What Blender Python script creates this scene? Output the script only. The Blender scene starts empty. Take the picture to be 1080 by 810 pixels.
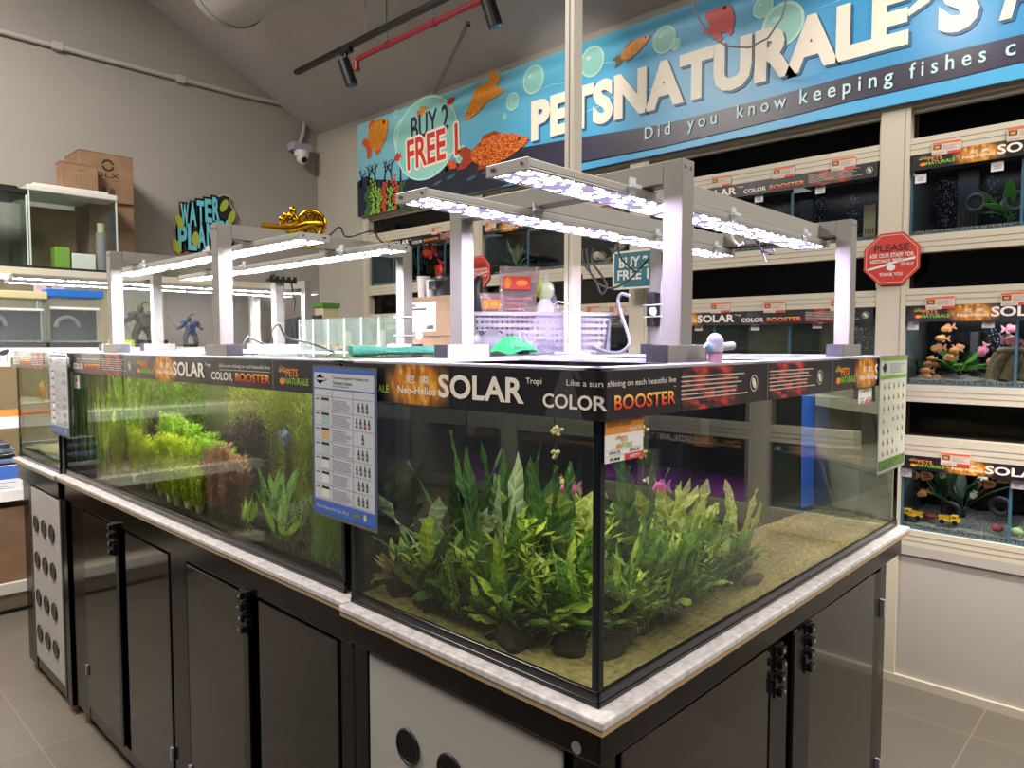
import bpy, bmesh, math, random
from mathutils import Vector, Matrix, Euler
from mathutils.geometry import tessellate_polygon
D = bpy.data
S = bpy.context.scene
COL = S.collection
PI = math.pi
R = math.radians
random.seed(7)

# ---------------------------------------------------------------- camera
F_PX, YAW, PITCH = 757.0, R(43.592), R(3.251)
CAM = Vector((-0.793, -0.588, 1.45))
FW = Vector((math.cos(PITCH) * math.cos(YAW), math.cos(PITCH) * math.sin(YAW), -math.sin(PITCH)))
RT = FW.cross(Vector((0, 0, 1))).normalized()
UP = RT.cross(FW)

def ray(px, py):
    return FW + RT * ((px - 540) / F_PX) - UP * ((py - 405) / F_PX)
def PX(px, py, X):
    d = ray(px, py); return CAM + d * ((X - CAM.x) / d.x)
def PY(px, py, Y):
    d = ray(px, py); return CAM + d * ((Y - CAM.y) / d.y)
def PZ(px, py, Z):
    d = ray(px, py); return CAM + d * ((Z - CAM.z) / d.z)

cam_data = D.cameras.new('camera')
cam_data.sensor_fit = 'HORIZONTAL'
cam_data.sensor_width = 36.0
cam_data.lens = F_PX / 1080 * 36.0
cam_data.clip_start = 0.02
cam = D.objects.new('camera', cam_data)
COL.objects.link(cam)
cam.matrix_world = Matrix(((RT.x, UP.x, -FW.x, CAM.x), (RT.y, UP.y, -FW.y, CAM.y), (RT.z, UP.z, -FW.z, CAM.z), (0, 0, 0, 1)))
S.camera = cam

# ---------------------------------------------------------------- materials
def lin(c):
    if isinstance(c, str):
        c = c.lstrip('#'); c = [int(c[i:i + 2], 16) for i in (0, 2, 4)]
    out = []
    for v in c[:3]:
        v = v / 255.0
        out.append(v / 12.92 if v <= 0.04045 else ((v + 0.055) / 1.055) ** 2.4)
    return (*out, 1.0)

MATS = {}
def nodes_of(m):
    return m.node_tree.nodes, m.node_tree.links
def mat(name, col, rough=0.5, metal=0.0, spec=0.5, var=None, scale=20.0, bump=0.0, emit=0.0, coat=0.0, detail=4.0, stretch=None, trans=0.0, ecol=None):
    """principled material; var = second colour mixed in by a noise texture"""
    if name in MATS: return MATS[name]
    m = D.materials.new(name); m.use_nodes = True
    n, l = nodes_of(m)
    b = n['Principled BSDF']
    b.inputs['Base Color'].default_value = lin(col)
    b.inputs['Roughness'].default_value = rough
    b.inputs['Metallic'].default_value = metal
    b.inputs['Specular IOR Level'].default_value = spec
    b.inputs['Coat Weight'].default_value = coat
    if emit:
        b.inputs['Emission Color'].default_value = lin(ecol or col)
        b.inputs['Emission Strength'].default_value = emit
    if var is not None or bump:
        tc = n.new('ShaderNodeTexCoord'); t = n.new('ShaderNodeTexNoise')
        t.inputs['Scale'].default_value = scale; t.inputs['Detail'].default_value = detail
        if stretch:
            mp = n.new('ShaderNodeMapping'); mp.inputs['Scale'].default_value = stretch
            l.new(tc.outputs['Object'], mp.inputs['Vector']); l.new(mp.outputs['Vector'], t.inputs['Vector'])
        else:
            l.new(tc.outputs['Object'], t.inputs['Vector'])
        if var is not None:
            r = n.new('ShaderNodeValToRGB')
            r.color_ramp.elements[0].position = 0.35; r.color_ramp.elements[1].position = 0.68
            r.color_ramp.elements[0].color = lin(col); r.color_ramp.elements[1].color = lin(var)
            l.new(t.outputs['Fac'], r.inputs['Fac']); l.new(r.outputs['Color'], b.inputs['Base Color'])
        if bump:
            bp = n.new('ShaderNodeBump'); bp.inputs['Strength'].default_value = bump; bp.inputs['Distance'].default_value = 0.004
            l.new(t.outputs['Fac'], bp.inputs['Height']); l.new(bp.outputs['Normal'], b.inputs['Normal'])
    if trans:
        out = n['Material Output']; tr = n.new('ShaderNodeBsdfTranslucent'); mx = n.new('ShaderNodeMixShader')
        mx.inputs[0].default_value = trans
        if b.inputs['Base Color'].is_linked:
            l.new(b.inputs['Base Color'].links[0].from_socket, tr.inputs['Color'])
        else:
            tr.inputs['Color'].default_value = lin(col)
        l.new(b.outputs[0], mx.inputs[1]); l.new(tr.outputs[0], mx.inputs[2]); l.new(mx.outputs[0], out.inputs['Surface'])
    MATS[name] = m
    return m

def mat_glass(name, tint='#f4fbf9', gloss=0.06, rough=0.0, ior=1.5):
    """thin clear sheet: see-through, with fresnel reflection"""
    if name in MATS: return MATS[name]
    m = D.materials.new(name); m.use_nodes = True
    n, l = nodes_of(m); n.remove(n['Principled BSDF'])
    tr = n.new('ShaderNodeBsdfTransparent'); tr.inputs[0].default_value = lin(tint)
    gl = n.new('ShaderNodeBsdfGlossy'); gl.inputs['Roughness'].default_value = rough
    fr = n.new('ShaderNodeFresnel'); fr.inputs['IOR'].default_value = ior
    mx = n.new('ShaderNodeMixShader')
    ge = n.new('ShaderNodeNewGeometry'); mu = n.new('ShaderNodeMath'); mu.operation = 'MULTIPLY'; iv = n.new('ShaderNodeMath'); iv.operation = 'SUBTRACT'; iv.inputs[0].default_value = 1.0
    l.new(ge.outputs['Backfacing'], iv.inputs[1]); l.new(fr.outputs[0], mu.inputs[0]); l.new(iv.outputs[0], mu.inputs[1])
    l.new(mu.outputs[0], mx.inputs[0]); l.new(tr.outputs[0], mx.inputs[1]); l.new(gl.outputs[0], mx.inputs[2])
    l.new(mx.outputs[0], n['Material Output'].inputs['Surface'])
    MATS[name] = m
    return m

def mat_film(name, tint, opac, col, rough=0.3):
    """cloudy plastic film: partly see-through, partly a pale glossy surface"""
    if name in MATS: return MATS[name]
    m = D.materials.new(name); m.use_nodes = True
    n, l = nodes_of(m); b = n['Principled BSDF']
    b.inputs['Base Color'].default_value = lin(col); b.inputs['Roughness'].default_value = rough
    tr = n.new('ShaderNodeBsdfTransparent'); tr.inputs[0].default_value = lin(tint)
    mx = n.new('ShaderNodeMixShader'); mx.inputs[0].default_value = opac
    l.new(tr.outputs[0], mx.inputs[1]); l.new(b.outputs[0], mx.inputs[2])
    l.new(mx.outputs[0], n['Material Output'].inputs['Surface'])
    MATS[name] = m
    return m

def mat_water(name):
    m = D.materials.new(name); m.use_nodes = True
    n, l = nodes_of(m); n.remove(n['Principled BSDF'])
    g = n.new('ShaderNodeBsdfGlass'); g.inputs['IOR'].default_value = 1.33; g.inputs['Roughness'].default_value = 0.0
    g.inputs['Color'].default_value = lin('#fbfdf9')
    l.new(g.outputs[0], n['Material Output'].inputs['Surface'])
    return m

def mat_mirror(name, col, refl, rough=0.02, body='#050506'):
    m = D.materials.new(name); m.use_nodes = True
    n, l = nodes_of(m); b = n['Principled BSDF']
    b.inputs['Base Color'].default_value = lin(body); b.inputs['Roughness'].default_value = 0.6
    b.inputs['Specular IOR Level'].default_value = 0.1
    gl = n.new('ShaderNodeBsdfGlossy'); gl.inputs['Roughness'].default_value = rough; gl.inputs['Color'].default_value = lin(col)
    mx = n.new('ShaderNodeMixShader'); mx.inputs[0].default_value = refl
    l.new(b.outputs[0], mx.inputs[1]); l.new(gl.outputs[0], mx.inputs[2])
    l.new(mx.outputs[0], n['Material Output'].inputs['Surface'])
    MATS[name] = m
    return m

def mat_uv(name, kind, rough=0.4):
    """printed pictures driven by the sheet's own UV"""
    if name in MATS: return MATS[name]
    m = D.materials.new(name); m.use_nodes = True
    n, l = nodes_of(m); b = n['Principled BSDF']; b.inputs['Roughness'].default_value = rough
    tc = n.new('ShaderNodeTexCoord')
    def ramp(fac, stops):
        r = n.new('ShaderNodeValToRGB'); e = r.color_ramp.elements
        while len(e) < len(stops): e.new(0.5)
        for q, (p, c) in zip(e, stops):
            q.position = p; q.color = lin(c)
        l.new(fac, r.inputs['Fac']); return r.outputs['Color']
    if kind == 'sun':
        mp = n.new('ShaderNodeMapping'); mp.inputs['Scale'].default_value = (9, 1.6, 1)
        t = n.new('ShaderNodeTexNoise'); t.inputs['Scale'].default_value = 1.0; t.inputs['Detail'].default_value = 3
        l.new(tc.outputs['UV'], mp.inputs['Vector']); l.new(mp.outputs[0], t.inputs['Vector'])
        c = ramp(t.outputs['Fac'], [(0.3, '#7c3c0c'), (0.5, '#c2791c'), (0.62, '#e8b04a'), (0.75, '#f6d88a')])
        mp2 = n.new('ShaderNodeMapping'); mp2.inputs['Location'].default_value = (-.85, -.62, 0); mp2.inputs['Scale'].default_value = (1.7, 1.24, 1)
        g = n.new('ShaderNodeTexGradient'); g.gradient_type = 'QUADRATIC_SPHERE'
        l.new(tc.outputs['UV'], mp2.inputs['Vector']); l.new(mp2.outputs[0], g.inputs['Vector'])
        f = ramp(g.outputs['Fac'], [(0.0, '#000000'), (0.20, '#ffffff')])
        mx = n.new('ShaderNodeMix'); mx.data_type = 'RGBA'; mx.inputs['A'].default_value = lin('#1e1c22')
        l.new(f, mx.inputs['Factor']); l.new(c, mx.inputs['B']); l.new(mx.outputs['Result'], b.inputs['Base Color'])
    elif kind == 'coral':
        t = n.new('ShaderNodeTexNoise'); t.inputs['Scale'].default_value = 4.5; t.inputs['Detail'].default_value = 5
        l.new(tc.outputs['UV'], t.inputs['Vector'])
        c = ramp(t.outputs['Fac'], [(0.42, '#1c1a1e'), (0.50, '#6a2420'), (0.58, '#b03830'), (0.74, '#c8584a')])
        mp2 = n.new('ShaderNodeMapping'); mp2.inputs['Location'].default_value = (-.85, -.65, 0); mp2.inputs['Scale'].default_value = (1.7, 1.3, 1)
        g = n.new('ShaderNodeTexGradient'); g.gradient_type = 'SPHERICAL'
        l.new(tc.outputs['UV'], mp2.inputs['Vector']); l.new(mp2.outputs[0], g.inputs['Vector'])
        f = ramp(g.outputs['Fac'], [(0.0, '#000000'), (0.3, '#ffffff')])
        mx = n.new('ShaderNodeMix'); mx.data_type = 'RGBA'; mx.inputs['A'].default_value = lin('#1e1c22')
        l.new(f, mx.inputs['Factor']); l.new(c, mx.inputs['B']); l.new(mx.outputs['Result'], b.inputs['Base Color'])
    elif kind == 'sea':
        sp = n.new('ShaderNodeSeparateXYZ'); l.new(tc.outputs['UV'], sp.inputs[0])
        c1 = ramp(sp.outputs['X'], [(0.0, '#8fc3ce'), (0.22, '#7cc0d2'), (0.42, '#4fb0d6'), (0.7, '#2f9ad0'), (1.0, '#2a8fca')])
        c2 = ramp(sp.outputs['X'], [(0.0, '#5fa9bd'), (0.3, '#3a9ccc'), (1.0, '#1f82c0')])
        mx = n.new('ShaderNodeMix'); mx.data_type = 'RGBA'
        l.new(sp.outputs['Y'], mx.inputs['Factor']); l.new(c2, mx.inputs['A']); l.new(c1, mx.inputs['B'])
        l.new(mx.outputs['Result'], b.inputs['Base Color'])
    elif kind == 'arowana':
        v = n.new('ShaderNodeTexVoronoi'); v.inputs['Scale'].default_value = 26
        l.new(tc.outputs['UV'], v.inputs['Vector'])
        c = ramp(v.outputs['Distance'], [(0.1, '#f2a83a'), (0.45, '#e2761e'), (0.62, '#a8361a')])
        l.new(c, b.inputs['Base Color'])
    MATS[name] = m
    return m

# ---------------------------------------------------------------- mesh builder
ORG = {}
class MB:
    def __init__(s):
        s.v = []; s.f = []; s.m = []; s.sm = []; s.mats = []; s.uv = []
    def mi(s, m):
        if m not in s.mats: s.mats.append(m)
        return s.mats.index(m)
    def add(s, vs, fs, m, smooth=False, M=None, uv=None):
        b = len(s.v)
        if M is not None: vs = [M @ Vector(v) for v in vs]
        s.v += [tuple(v) for v in vs]
        k = s.mi(m)
        for f in fs:
            s.f.append([b + i for i in f]); s.m.append(k); s.sm.append(smooth)
            s.uv.append([uv[i] for i in f] if uv else [(0, 0)] * len(f))
        return s
    def box(s, x0, x1, y0, y1, z0, z1, m, M=None):
        x0, x1 = min(x0, x1), max(x0, x1); y0, y1 = min(y0, y1), max(y0, y1); z0, z1 = min(z0, z1), max(z0, z1)
        vs = [(x0, y0, z0), (x1, y0, z0), (x1, y1, z0), (x0, y1, z0), (x0, y0, z1), (x1, y0, z1), (x1, y1, z1), (x0, y1, z1)]
        fs = [(0, 3, 2, 1), (4, 5, 6, 7), (0, 1, 5, 4), (1, 2, 6, 5), (2, 3, 7, 6), (3, 0, 4, 7)]
        return s.add(vs, fs, m, False, M)
    def cyl(s, p, q, r, m, n=14, r2=None, smooth=True, caps=True):
        p = Vector(p); q = Vector(q); r2 = r if r2 is None else r2
        a = (q - p).normalized(); t = a.orthogonal().normalized(); u = a.cross(t)
        vs = []
        for c, rr in ((p, r), (q, r2)):
            for i in range(n):
                w = 2 * PI * i / n; vs.append(c + t * (rr * math.cos(w)) + u * (rr * math.sin(w)))
        s.add(vs, [(i, (i + 1) % n, n + (i + 1) % n, n + i) for i in range(n)], m, smooth)
        if caps:
            s.add(vs[:n], [tuple(range(n - 1, -1, -1))], m); s.add(vs[n:], [tuple(range(n))], m)
        return s
    def tube(s, pts, r, m, n=8, closed=False):
        pts = [Vector(p) for p in pts]
        rs = r if isinstance(r, (list, tuple)) else [r] * len(pts)
        vs = []; up = None
        for i, p in enumerate(pts):
            a = pts[(i + 1) % len(pts)] if (closed or i < len(pts) - 1) else p
            b = pts[i - 1] if (closed or i > 0) else p
            d = (a - b).normalized()
            if up is None: up = d.orthogonal().normalized()
            up = (up - d * up.dot(d))
            up = up.normalized() if up.length > 1e-6 else d.orthogonal().normalized()
            w = d.cross(up)
            for k in range(n):
                t = 2 * PI * k / n; vs.append(p + up * (rs[i] * math.cos(t)) + w * (rs[i] * math.sin(t)))
        L = len(pts); fs = []
        for i in range(L if closed else L - 1):
            j = (i + 1) % L
            for k in range(n):
                fs.append((i * n + k, i * n + (k + 1) % n, j * n + (k + 1) % n, j * n + k))
        s.add(vs, fs, m, True)
        if not closed:
            s.add(vs[:n], [tuple(range(n - 1, -1, -1))], m); s.add(vs[-n:], [tuple(range(n))], m)
        return s
    def lathe(s, prof, c, m, n=20, smooth=True, sx=1.0, sy=1.0):
        c = Vector(c); vs = []
        for (r, z) in prof:
            for k in range(n):
                t = 2 * PI * k / n; vs.append((c.x + sx * r * math.cos(t), c.y + sy * r * math.sin(t), c.z + z))
        fs = []
        for i in range(len(prof) - 1):
            for k in range(n): fs.append((i * n + k, i * n + (k + 1) % n, (i + 1) * n + (k + 1) % n, (i + 1) * n + k))
        s.add(vs, fs, m, smooth)
        if prof[0][0] > 1e-4: s.add(vs[:n], [tuple(range(n - 1, -1, -1))], m)
        if prof[-1][0] > 1e-4: s.add(vs[-n:], [tuple(range(n))], m)
        return s
    def ball(s, c, rx, ry, rz, m, n=12, k=8, M=None):
        c = Vector(c); vs = []; fs = []
        for i in range(k + 1):
            a = -PI / 2 + PI * i / k
            for j in range(n):
                t = 2 * PI * j / n
                vs.append((c.x + rx * math.cos(a) * math.cos(t), c.y + ry * math.cos(a) * math.sin(t), c.z + rz * math.sin(a)))
        for i in range(k):
            for j in range(n): fs.append((i * n + j, i * n + (j + 1) % n, (i + 1) * n + (j + 1) % n, (i + 1) * n + j))
        return s.add(vs, fs, m, True, M)
    def build(s, name, parent=None, bev=0.0, seg=2, loc=None):
        root = parent
        while root is not None and root.parent is not None: root = root.parent
        o3 = ORG.get(root.name, Vector((0, 0, 0))) if root is not None else Vector(loc or (0, 0, 0))
        me = D.meshes.new(name)
        me.from_pydata([(a - o3.x, b - o3.y, c - o3.z) for a, b, c in s.v], [], s.f)
        for m in s.mats: me.materials.append(m)
        me.polygons.foreach_set('material_index', s.m)
        me.polygons.foreach_set('use_smooth', s.sm)
        if any(any(q != (0, 0) for q in u) for u in s.uv):
            ul = me.uv_layers.new(name='UVMap'); k = 0
            for u in s.uv:
                for q in u: ul.data[k].uv = q; k += 1
        me.update()
        o = D.objects.new(name, me); COL.objects.link(o)
        if parent is not None: o.parent = parent
        else:
            o.location = o3; ORG[o.name] = Vector(o3)
        if bev:
            md = o.modifiers.new('bevel', 'BEVEL'); md.width = bev; md.segments = seg; md.limit_method = 'ANGLE'; md.angle_limit = R(40)
        return o

def tag(o, label, cat, group=None, kind=None):
    o['label'] = label; o['category'] = cat
    if group: o['group'] = group
    if kind: o['kind'] = kind
    return o
def thing(name, label, cat, loc=(0, 0, 0), group=None):
    o = D.objects.new(name, None); COL.objects.link(o); o.empty_display_size = 0.05
    o.location = loc; ORG[o.name] = Vector(loc)
    return tag(o, label, cat, group)
def struct(o):
    o['kind'] = 'structure'; return o
def dup(o, loc=None, rot=None, scale=None, label=None, group=None, parent=None):
    c = o.copy(); COL.objects.link(c)
    if parent is not None: c.parent = parent
    if loc is not None: c.location = loc
    if rot is not None: c.rotation_euler = rot
    if scale is not None: c.scale = scale if hasattr(scale, '__len__') else (scale,) * 3
    if label: c['label'] = label
    if group: c['group'] = group
    for ch in list(o.children):
        dup(ch, parent=c)
    return c

# ---------------------------------------------------------------- text and printed sheets
_TX = {}
def text_geo(body, bold=0.0, res=3, space=1.0):
    key = (body, bold, res, space)
    if key in _TX: return _TX[key]
    cu = D.curves.new('lettering', 'FONT'); cu.body = body; cu.size = 1.0; cu.offset = bold; cu.space_character = space
    cu.resolution_u = res; cu.dimensions = '2D'; cu.fill_mode = 'BOTH'
    o = D.objects.new('lettering', cu); COL.objects.link(o)
    dg = bpy.context.evaluated_depsgraph_get(); dg.update()
    me = o.evaluated_get(dg).to_mesh()
    vs = [(v.co.x, v.co.y) for v in me.vertices]; fs = [tuple(p.vertices) for p in me.polygons]
    o.evaluated_get(dg).to_mesh_clear()
    D.objects.remove(o); D.curves.remove(cu)
    _TX[key] = (vs, fs)
    return vs, fs

class Sheet:
    """flat print laid out in (u, v) on a surface given by fn(u, v, d); layers stand proud of it by step"""
    def __init__(s, mb, fn, step=0.0004):
        s.mb = mb; s.fn = fn; s.step = step; s.k = 1
    def layer(s): s.k += 1; return s
    def put(s, uv, faces, m, k=None, tex=None):
        d = s.step * (s.k if k is None else k)
        s.mb.add([s.fn(u, v, d) for u, v in uv], faces, m, uv=tex)
    def rect(s, u0, u1, v0, v1, m, n=1, k=None):
        uv = []; tex = []
        for i in range(n + 1):
            t = i / n; uv += [(u0 + (u1 - u0) * t, v0), (u0 + (u1 - u0) * t, v1)]; tex += [(t, 0.0001), (t, 1)]
        s.put(uv, [(2 * i, 2 * i + 2, 2 * i + 3, 2 * i + 1) for i in range(n)], m, k, tex)
    def poly(s, pts, m, k=None):
        tri = tessellate_polygon([[Vector((a, b, 0)) for a, b in pts]])
        us = [a for a, b in pts]; vs_ = [b for a, b in pts]
        du = max(us) - min(us) or 1; dv = max(vs_) - min(vs_) or 1
        tex = [((a - min(us)) / du + 1e-4, (b - min(vs_)) / dv) for a, b in pts]
        s.put(pts, [tuple(t) for t in tri], m, k, tex)
    def disc(s, u, v, ru, rv, m, n=24, k=None, rot=0.0):
        pts = [(u + ru * math.cos(2 * PI * i / n) * math.cos(rot) - rv * math.sin(2 * PI * i / n) * math.sin(rot),
                v + ru * math.cos(2 * PI * i / n) * math.sin(rot) + rv * math.sin(2 * PI * i / n) * math.cos(rot)) for i in range(n)]
        s.poly(pts, m, k)
    def ring(s, u, v, r0, r1, m, n=24, k=None, sv=1.0):
        uv = []; fs = []
        for i in range(n):
            c, q = math.cos(2 * PI * i / n), math.sin(2 * PI * i / n)
            uv += [(u + r0 * c, v + r0 * q * sv), (u + r1 * c, v + r1 * q * sv)]
        for i in range(n):
            j = (i + 1) % n; fs.append((2 * i, 2 * j, 2 * j + 1, 2 * i + 1))
        s.put(uv, fs, m, k)
    def text(s, body, u0, u1, v0, v1, m, bold=0.0, k=None, rot=0.0, res=3, keep=False, space=1.0):
        vs, fs = text_geo(body, bold, res, space)
        if not vs: return
        xs = [a for a, b in vs]; ys = [b for a, b in vs]
        w = max(xs) - min(xs); h = max(ys) - min(ys)
        su = (u1 - u0) / w; sv = (v1 - v0) / h
        if keep: su = math.copysign(min(abs(su), abs(sv)), su); sv = abs(su)
        cu, cv = (u0 + u1) / 2, (v0 + v1) / 2
        mx, my = (max(xs) + min(xs)) / 2, (max(ys) + min(ys)) / 2
        out = []
        for a, b in vs:
            p, q = (a - mx) * su, (b - my) * sv
            out.append((cu + p * math.cos(rot) - q * math.sin(rot), cv + p * math.sin(rot) + q * math.cos(rot)))
        s.put(out, fs, m, k)
    def lines(s, u0, u1, v0, v1, n, m, fill=0.45, ragged=True, k=None, seed=1):
        rg = random.Random(seed)
        for i in range(n):
            b = v1 - (v1 - v0) * (i + 1) / n; t = b + (v1 - v0) / n * fill
            e = u1 - (u1 - u0) * (rg.random() * 0.35 if ragged else 0)
            s.rect(u0, e, b, t, m, k=k)

def plane_fn(o, du, dv, nrm):
    o, du, dv, nrm = Vector(o), Vector(du), Vector(dv), Vector(nrm)
    return lambda u, v, d: o + du * u + dv * v + nrm * d

def smooth(pts, n=5):
    pts = [Vector(p) for p in pts]; out = []
    for i in range(len(pts) - 1):
        p0, p1, p2, p3 = pts[max(0, i - 1)], pts[i], pts[i + 1], pts[min(len(pts) - 1, i + 2)]
        for k in range(n):
            u = k / n; out.append(.5 * ((2 * p1) + (p2 - p0) * u + (2 * p0 - 5 * p1 + 4 * p2 - p3) * u * u + (3 * p1 - p0 - 3 * p2 + p3) * u ** 3))
    return out + [pts[-1]]
# ---------------------------------------------------------------- shared materials
M_alu = mat('satin aluminium', '#8d8984', rough=0.45, metal=0.15)
M_frame = mat('cream powder coated frame', '#c2b9a8', rough=0.45)
M_black = mat('black plastic', '#0b0b0d', rough=0.4)
M_blackgloss = mat('black lacquer frame', '#050506', rough=0.16, spec=0.22)
M_white = mat('white plastic', '#e4e2de', rough=0.4)
M_paper = mat('white paper', '#dcdad6', rough=0.6)
M_ink = mat('dark ink', '#1d1c20', rough=0.6)
M_grey = mat('mid grey plastic', '#7d7d80', rough=0.5)
M_strip = mat('black header print', '#1f1d23', rough=0.32)
M_cream = mat('cream lettering', '#e6dfd2', rough=0.45)
M_orange = mat('orange print', '#e2832a', rough=0.5)
M_green = mat('lime print', '#86b63a', rough=0.5)
M_red = mat('red print', '#c5352b', rough=0.5)
M_redsign = mat('red sign vinyl', '#c23a30', rough=0.35)
M_blueprint = mat('blue print', '#3f66b8', rough=0.5)
M_card = mat('brown cardboard', '#8a6c52', rough=0.8, var='#7c5f47', scale=9, bump=0.1)
M_card2 = mat('dark cardboard', '#735a45', rough=0.85, var='#80664e', scale=9)
M_sun = mat_uv('sunburst print', 'sun')
M_coral = mat_uv('red coral print', 'coral')
M_glass = mat_glass('clear glass', '#f6fbfa')
M_glassedge = mat('blue green glass edge', '#3f5f72', rough=0.2)
M_gravel = mat('black and white gravel', '#1c1c20', rough=0.9, var='#8f8d8a', scale=160, bump=1.0, detail=2)

def mat_booster():
    m = D.materials.new('fiery lettering'); m.use_nodes = True
    n, l = nodes_of(m); b = n['Principled BSDF']
    tc = n.new('ShaderNodeTexCoord'); sp = n.new('ShaderNodeSeparateXYZ'); r = n.new('ShaderNodeValToRGB')
    l.new(tc.outputs['UV'], sp.inputs[0]); l.new(sp.outputs['Y'], r.inputs['Fac'])
    e = r.color_ramp.elements; e[0].color = lin('#b3271f'); e[1].color = lin('#f2cf6a')
    q = e.new(0.5); q.color = lin('#e2662a')
    l.new(r.outputs['Color'], b.inputs['Base Color']); return m
M_boost = mat_booster()

def text_uv(sh, body, u0, u1, v0, v1, m, bold, k=None):
    vs, fs = text_geo(body, bold)
    xs = [a for a, b in vs]; ys = [b for a, b in vs]
    x0, x1, y0, y1 = min(xs), max(xs), min(ys), max(ys)
    t = [((a - x0) / (x1 - x0), (b - y0) / (y1 - y0)) for a, b in vs]
    sh.put([(u0 + p * (u1 - u0), v0 + q * (v1 - v0)) for p, q in t], fs, m, k, [(p + 1e-4, q) for p, q in t])

def pets_logo(sh, u, v, w, h, k=3):
    """the little flower and the two-line shop name on the header prints"""
    for i in range(5):
        a = PI / 2 + (i - 2) * 0.62
        sh.disc(u + w * 0.14 + 0.10 * w * math.cos(a), v + h * 0.66 + 0.20 * h * math.sin(a), 0.055 * w, 0.05 * h, M_green if i % 2 else M_orange, 8, k, a)
    sh.disc(u + w * 0.13, v + h * 0.2, 0.09 * w, 0.17 * h, M_orange, 12, k)
    sh.text('PETS', u + w * 0.27, u + w * 0.66, v + h * 0.46, v + h * 0.86, M_orange, 0.02, k)
    sh.text('NATURALE', u + w * 0.22, u + w, v + h * 0.06, v + h * 0.40, M_green, 0.02, k)

def strip_art(sh, u0, L, v0, v1, use='psSCbe', k=2, small=True):
    """one length of the black header print; L is its full length, use picks the pieces that show"""
    h = v1 - v0; U = lambda t: u0 + t * L
    if 'b' in use: sh.rect(U(.745), U(.915), v0, v1, M_coral, k=k)
    if 's' in use:
        sh.rect(U(.125), U(.285), v0, v1, M_sun, k=k)
    if 'p' in use: pets_logo(sh, U(.02), v0 + h * .2, .115 * L, h * .62, k + 1)
    if 's' in use:
        sh.text('尼 奥', U(.178), U(.238), v0 + h * .53, v0 + h * .74, M_cream, 0.01, k + 1)
        sh.text('Neo-Helios', U(.158), U(.252), v0 + h * .26, v0 + h * .46, M_cream, 0.02, k + 1)
    if 'S' in use:
        sh.text('SOLAR', U(.258), U(.435), v0 + h * .23, v0 + h * .80, M_cream, 0.028, k + 2)
        sh.text('Tropi', U(.438), U(.466), v0 + h * .64, v0 + h * .80, M_cream, 0.01, k + 2)
    if 'R' in use:
        sh.text('R', U(.405), U(.435), v0 + h * .23, v0 + h * .80, M_cream, 0.028, k + 2)
    if 'C' in use:
        sh.poly([(U(.50), v1), (U(.515), v1), (U(.535), v0), (U(.47), v0)], mat('grey light beam print', '#3a383f', rough=.4), k)
        sh.poly([(U(.515), v1), (U(.525), v1), (U(.585), v0), (U(.56), v0)], mat('grey light beam print', '#3a383f', rough=.4), k)
        sh.text('COLOR', U(.468), U(.568), v0 + h * .20, v0 + h * .50, M_cream, 0.022, k + 2)
        text_uv(sh, 'BOOSTER', U(.582), U(.728), v0 + h * .20, v0 + h * .50, M_boost, 0.022, k + 2)
        if small:
            sh.text('Like a sun shining on each beautiful live', U(.508), U(.728), v0 + h * .64, v0 + h * .80, M_cream, 0.0, k + 2)
            sh.rect(U(.508), U(.728), v0 + h * .575, v0 + h * .59, M_cream, k=k + 2)
    if 'b' in use:
        sh.lines(U(.742), U(.955), v0 + h * .26, v0 + h * .86, 6, mat('grey lettering', '#b8b2aa', rough=.5), .30, k=k + 2, seed=3)
    if 'e' in use:
        sh.ring(U(.972), v0 + h * .5, h * .19, h * .22, mat('grey lettering', '#b8b2aa', rough=.5), k=k + 2)
        sh.disc(U(.972), v0 + h * .5, h * .10, h * .16, mat('pale green print', '#c2cfae', rough=.5), 10, k + 2, 0.6)

# ---------------------------------------------------------------- room shell
YW, XR, XW = 4.86, 2.516, 2.54
c0 = PY(155, 0, YW); c1 = Vector((XW, YW, PX(333, 143, XW).z))
SL = (c0.z - c1.z) / (c0.x - c1.x)                  # ceiling slope along x
XF = 0.0                                            # the slope turns level here
ZC = c1.z + SL * (XF - c1.x)

M_wall = mat('grey painted wall', '#9c9790', rough=0.75, var='#96918b', scale=1.2, bump=0.05)
M_ceil = mat('grey painted soffit', '#b6b0b2', rough=0.8, var='#aea8ab', scale=1.1)
M_wallp = mat('pale painted wall', '#b0aa9e', rough=0.75)

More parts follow.
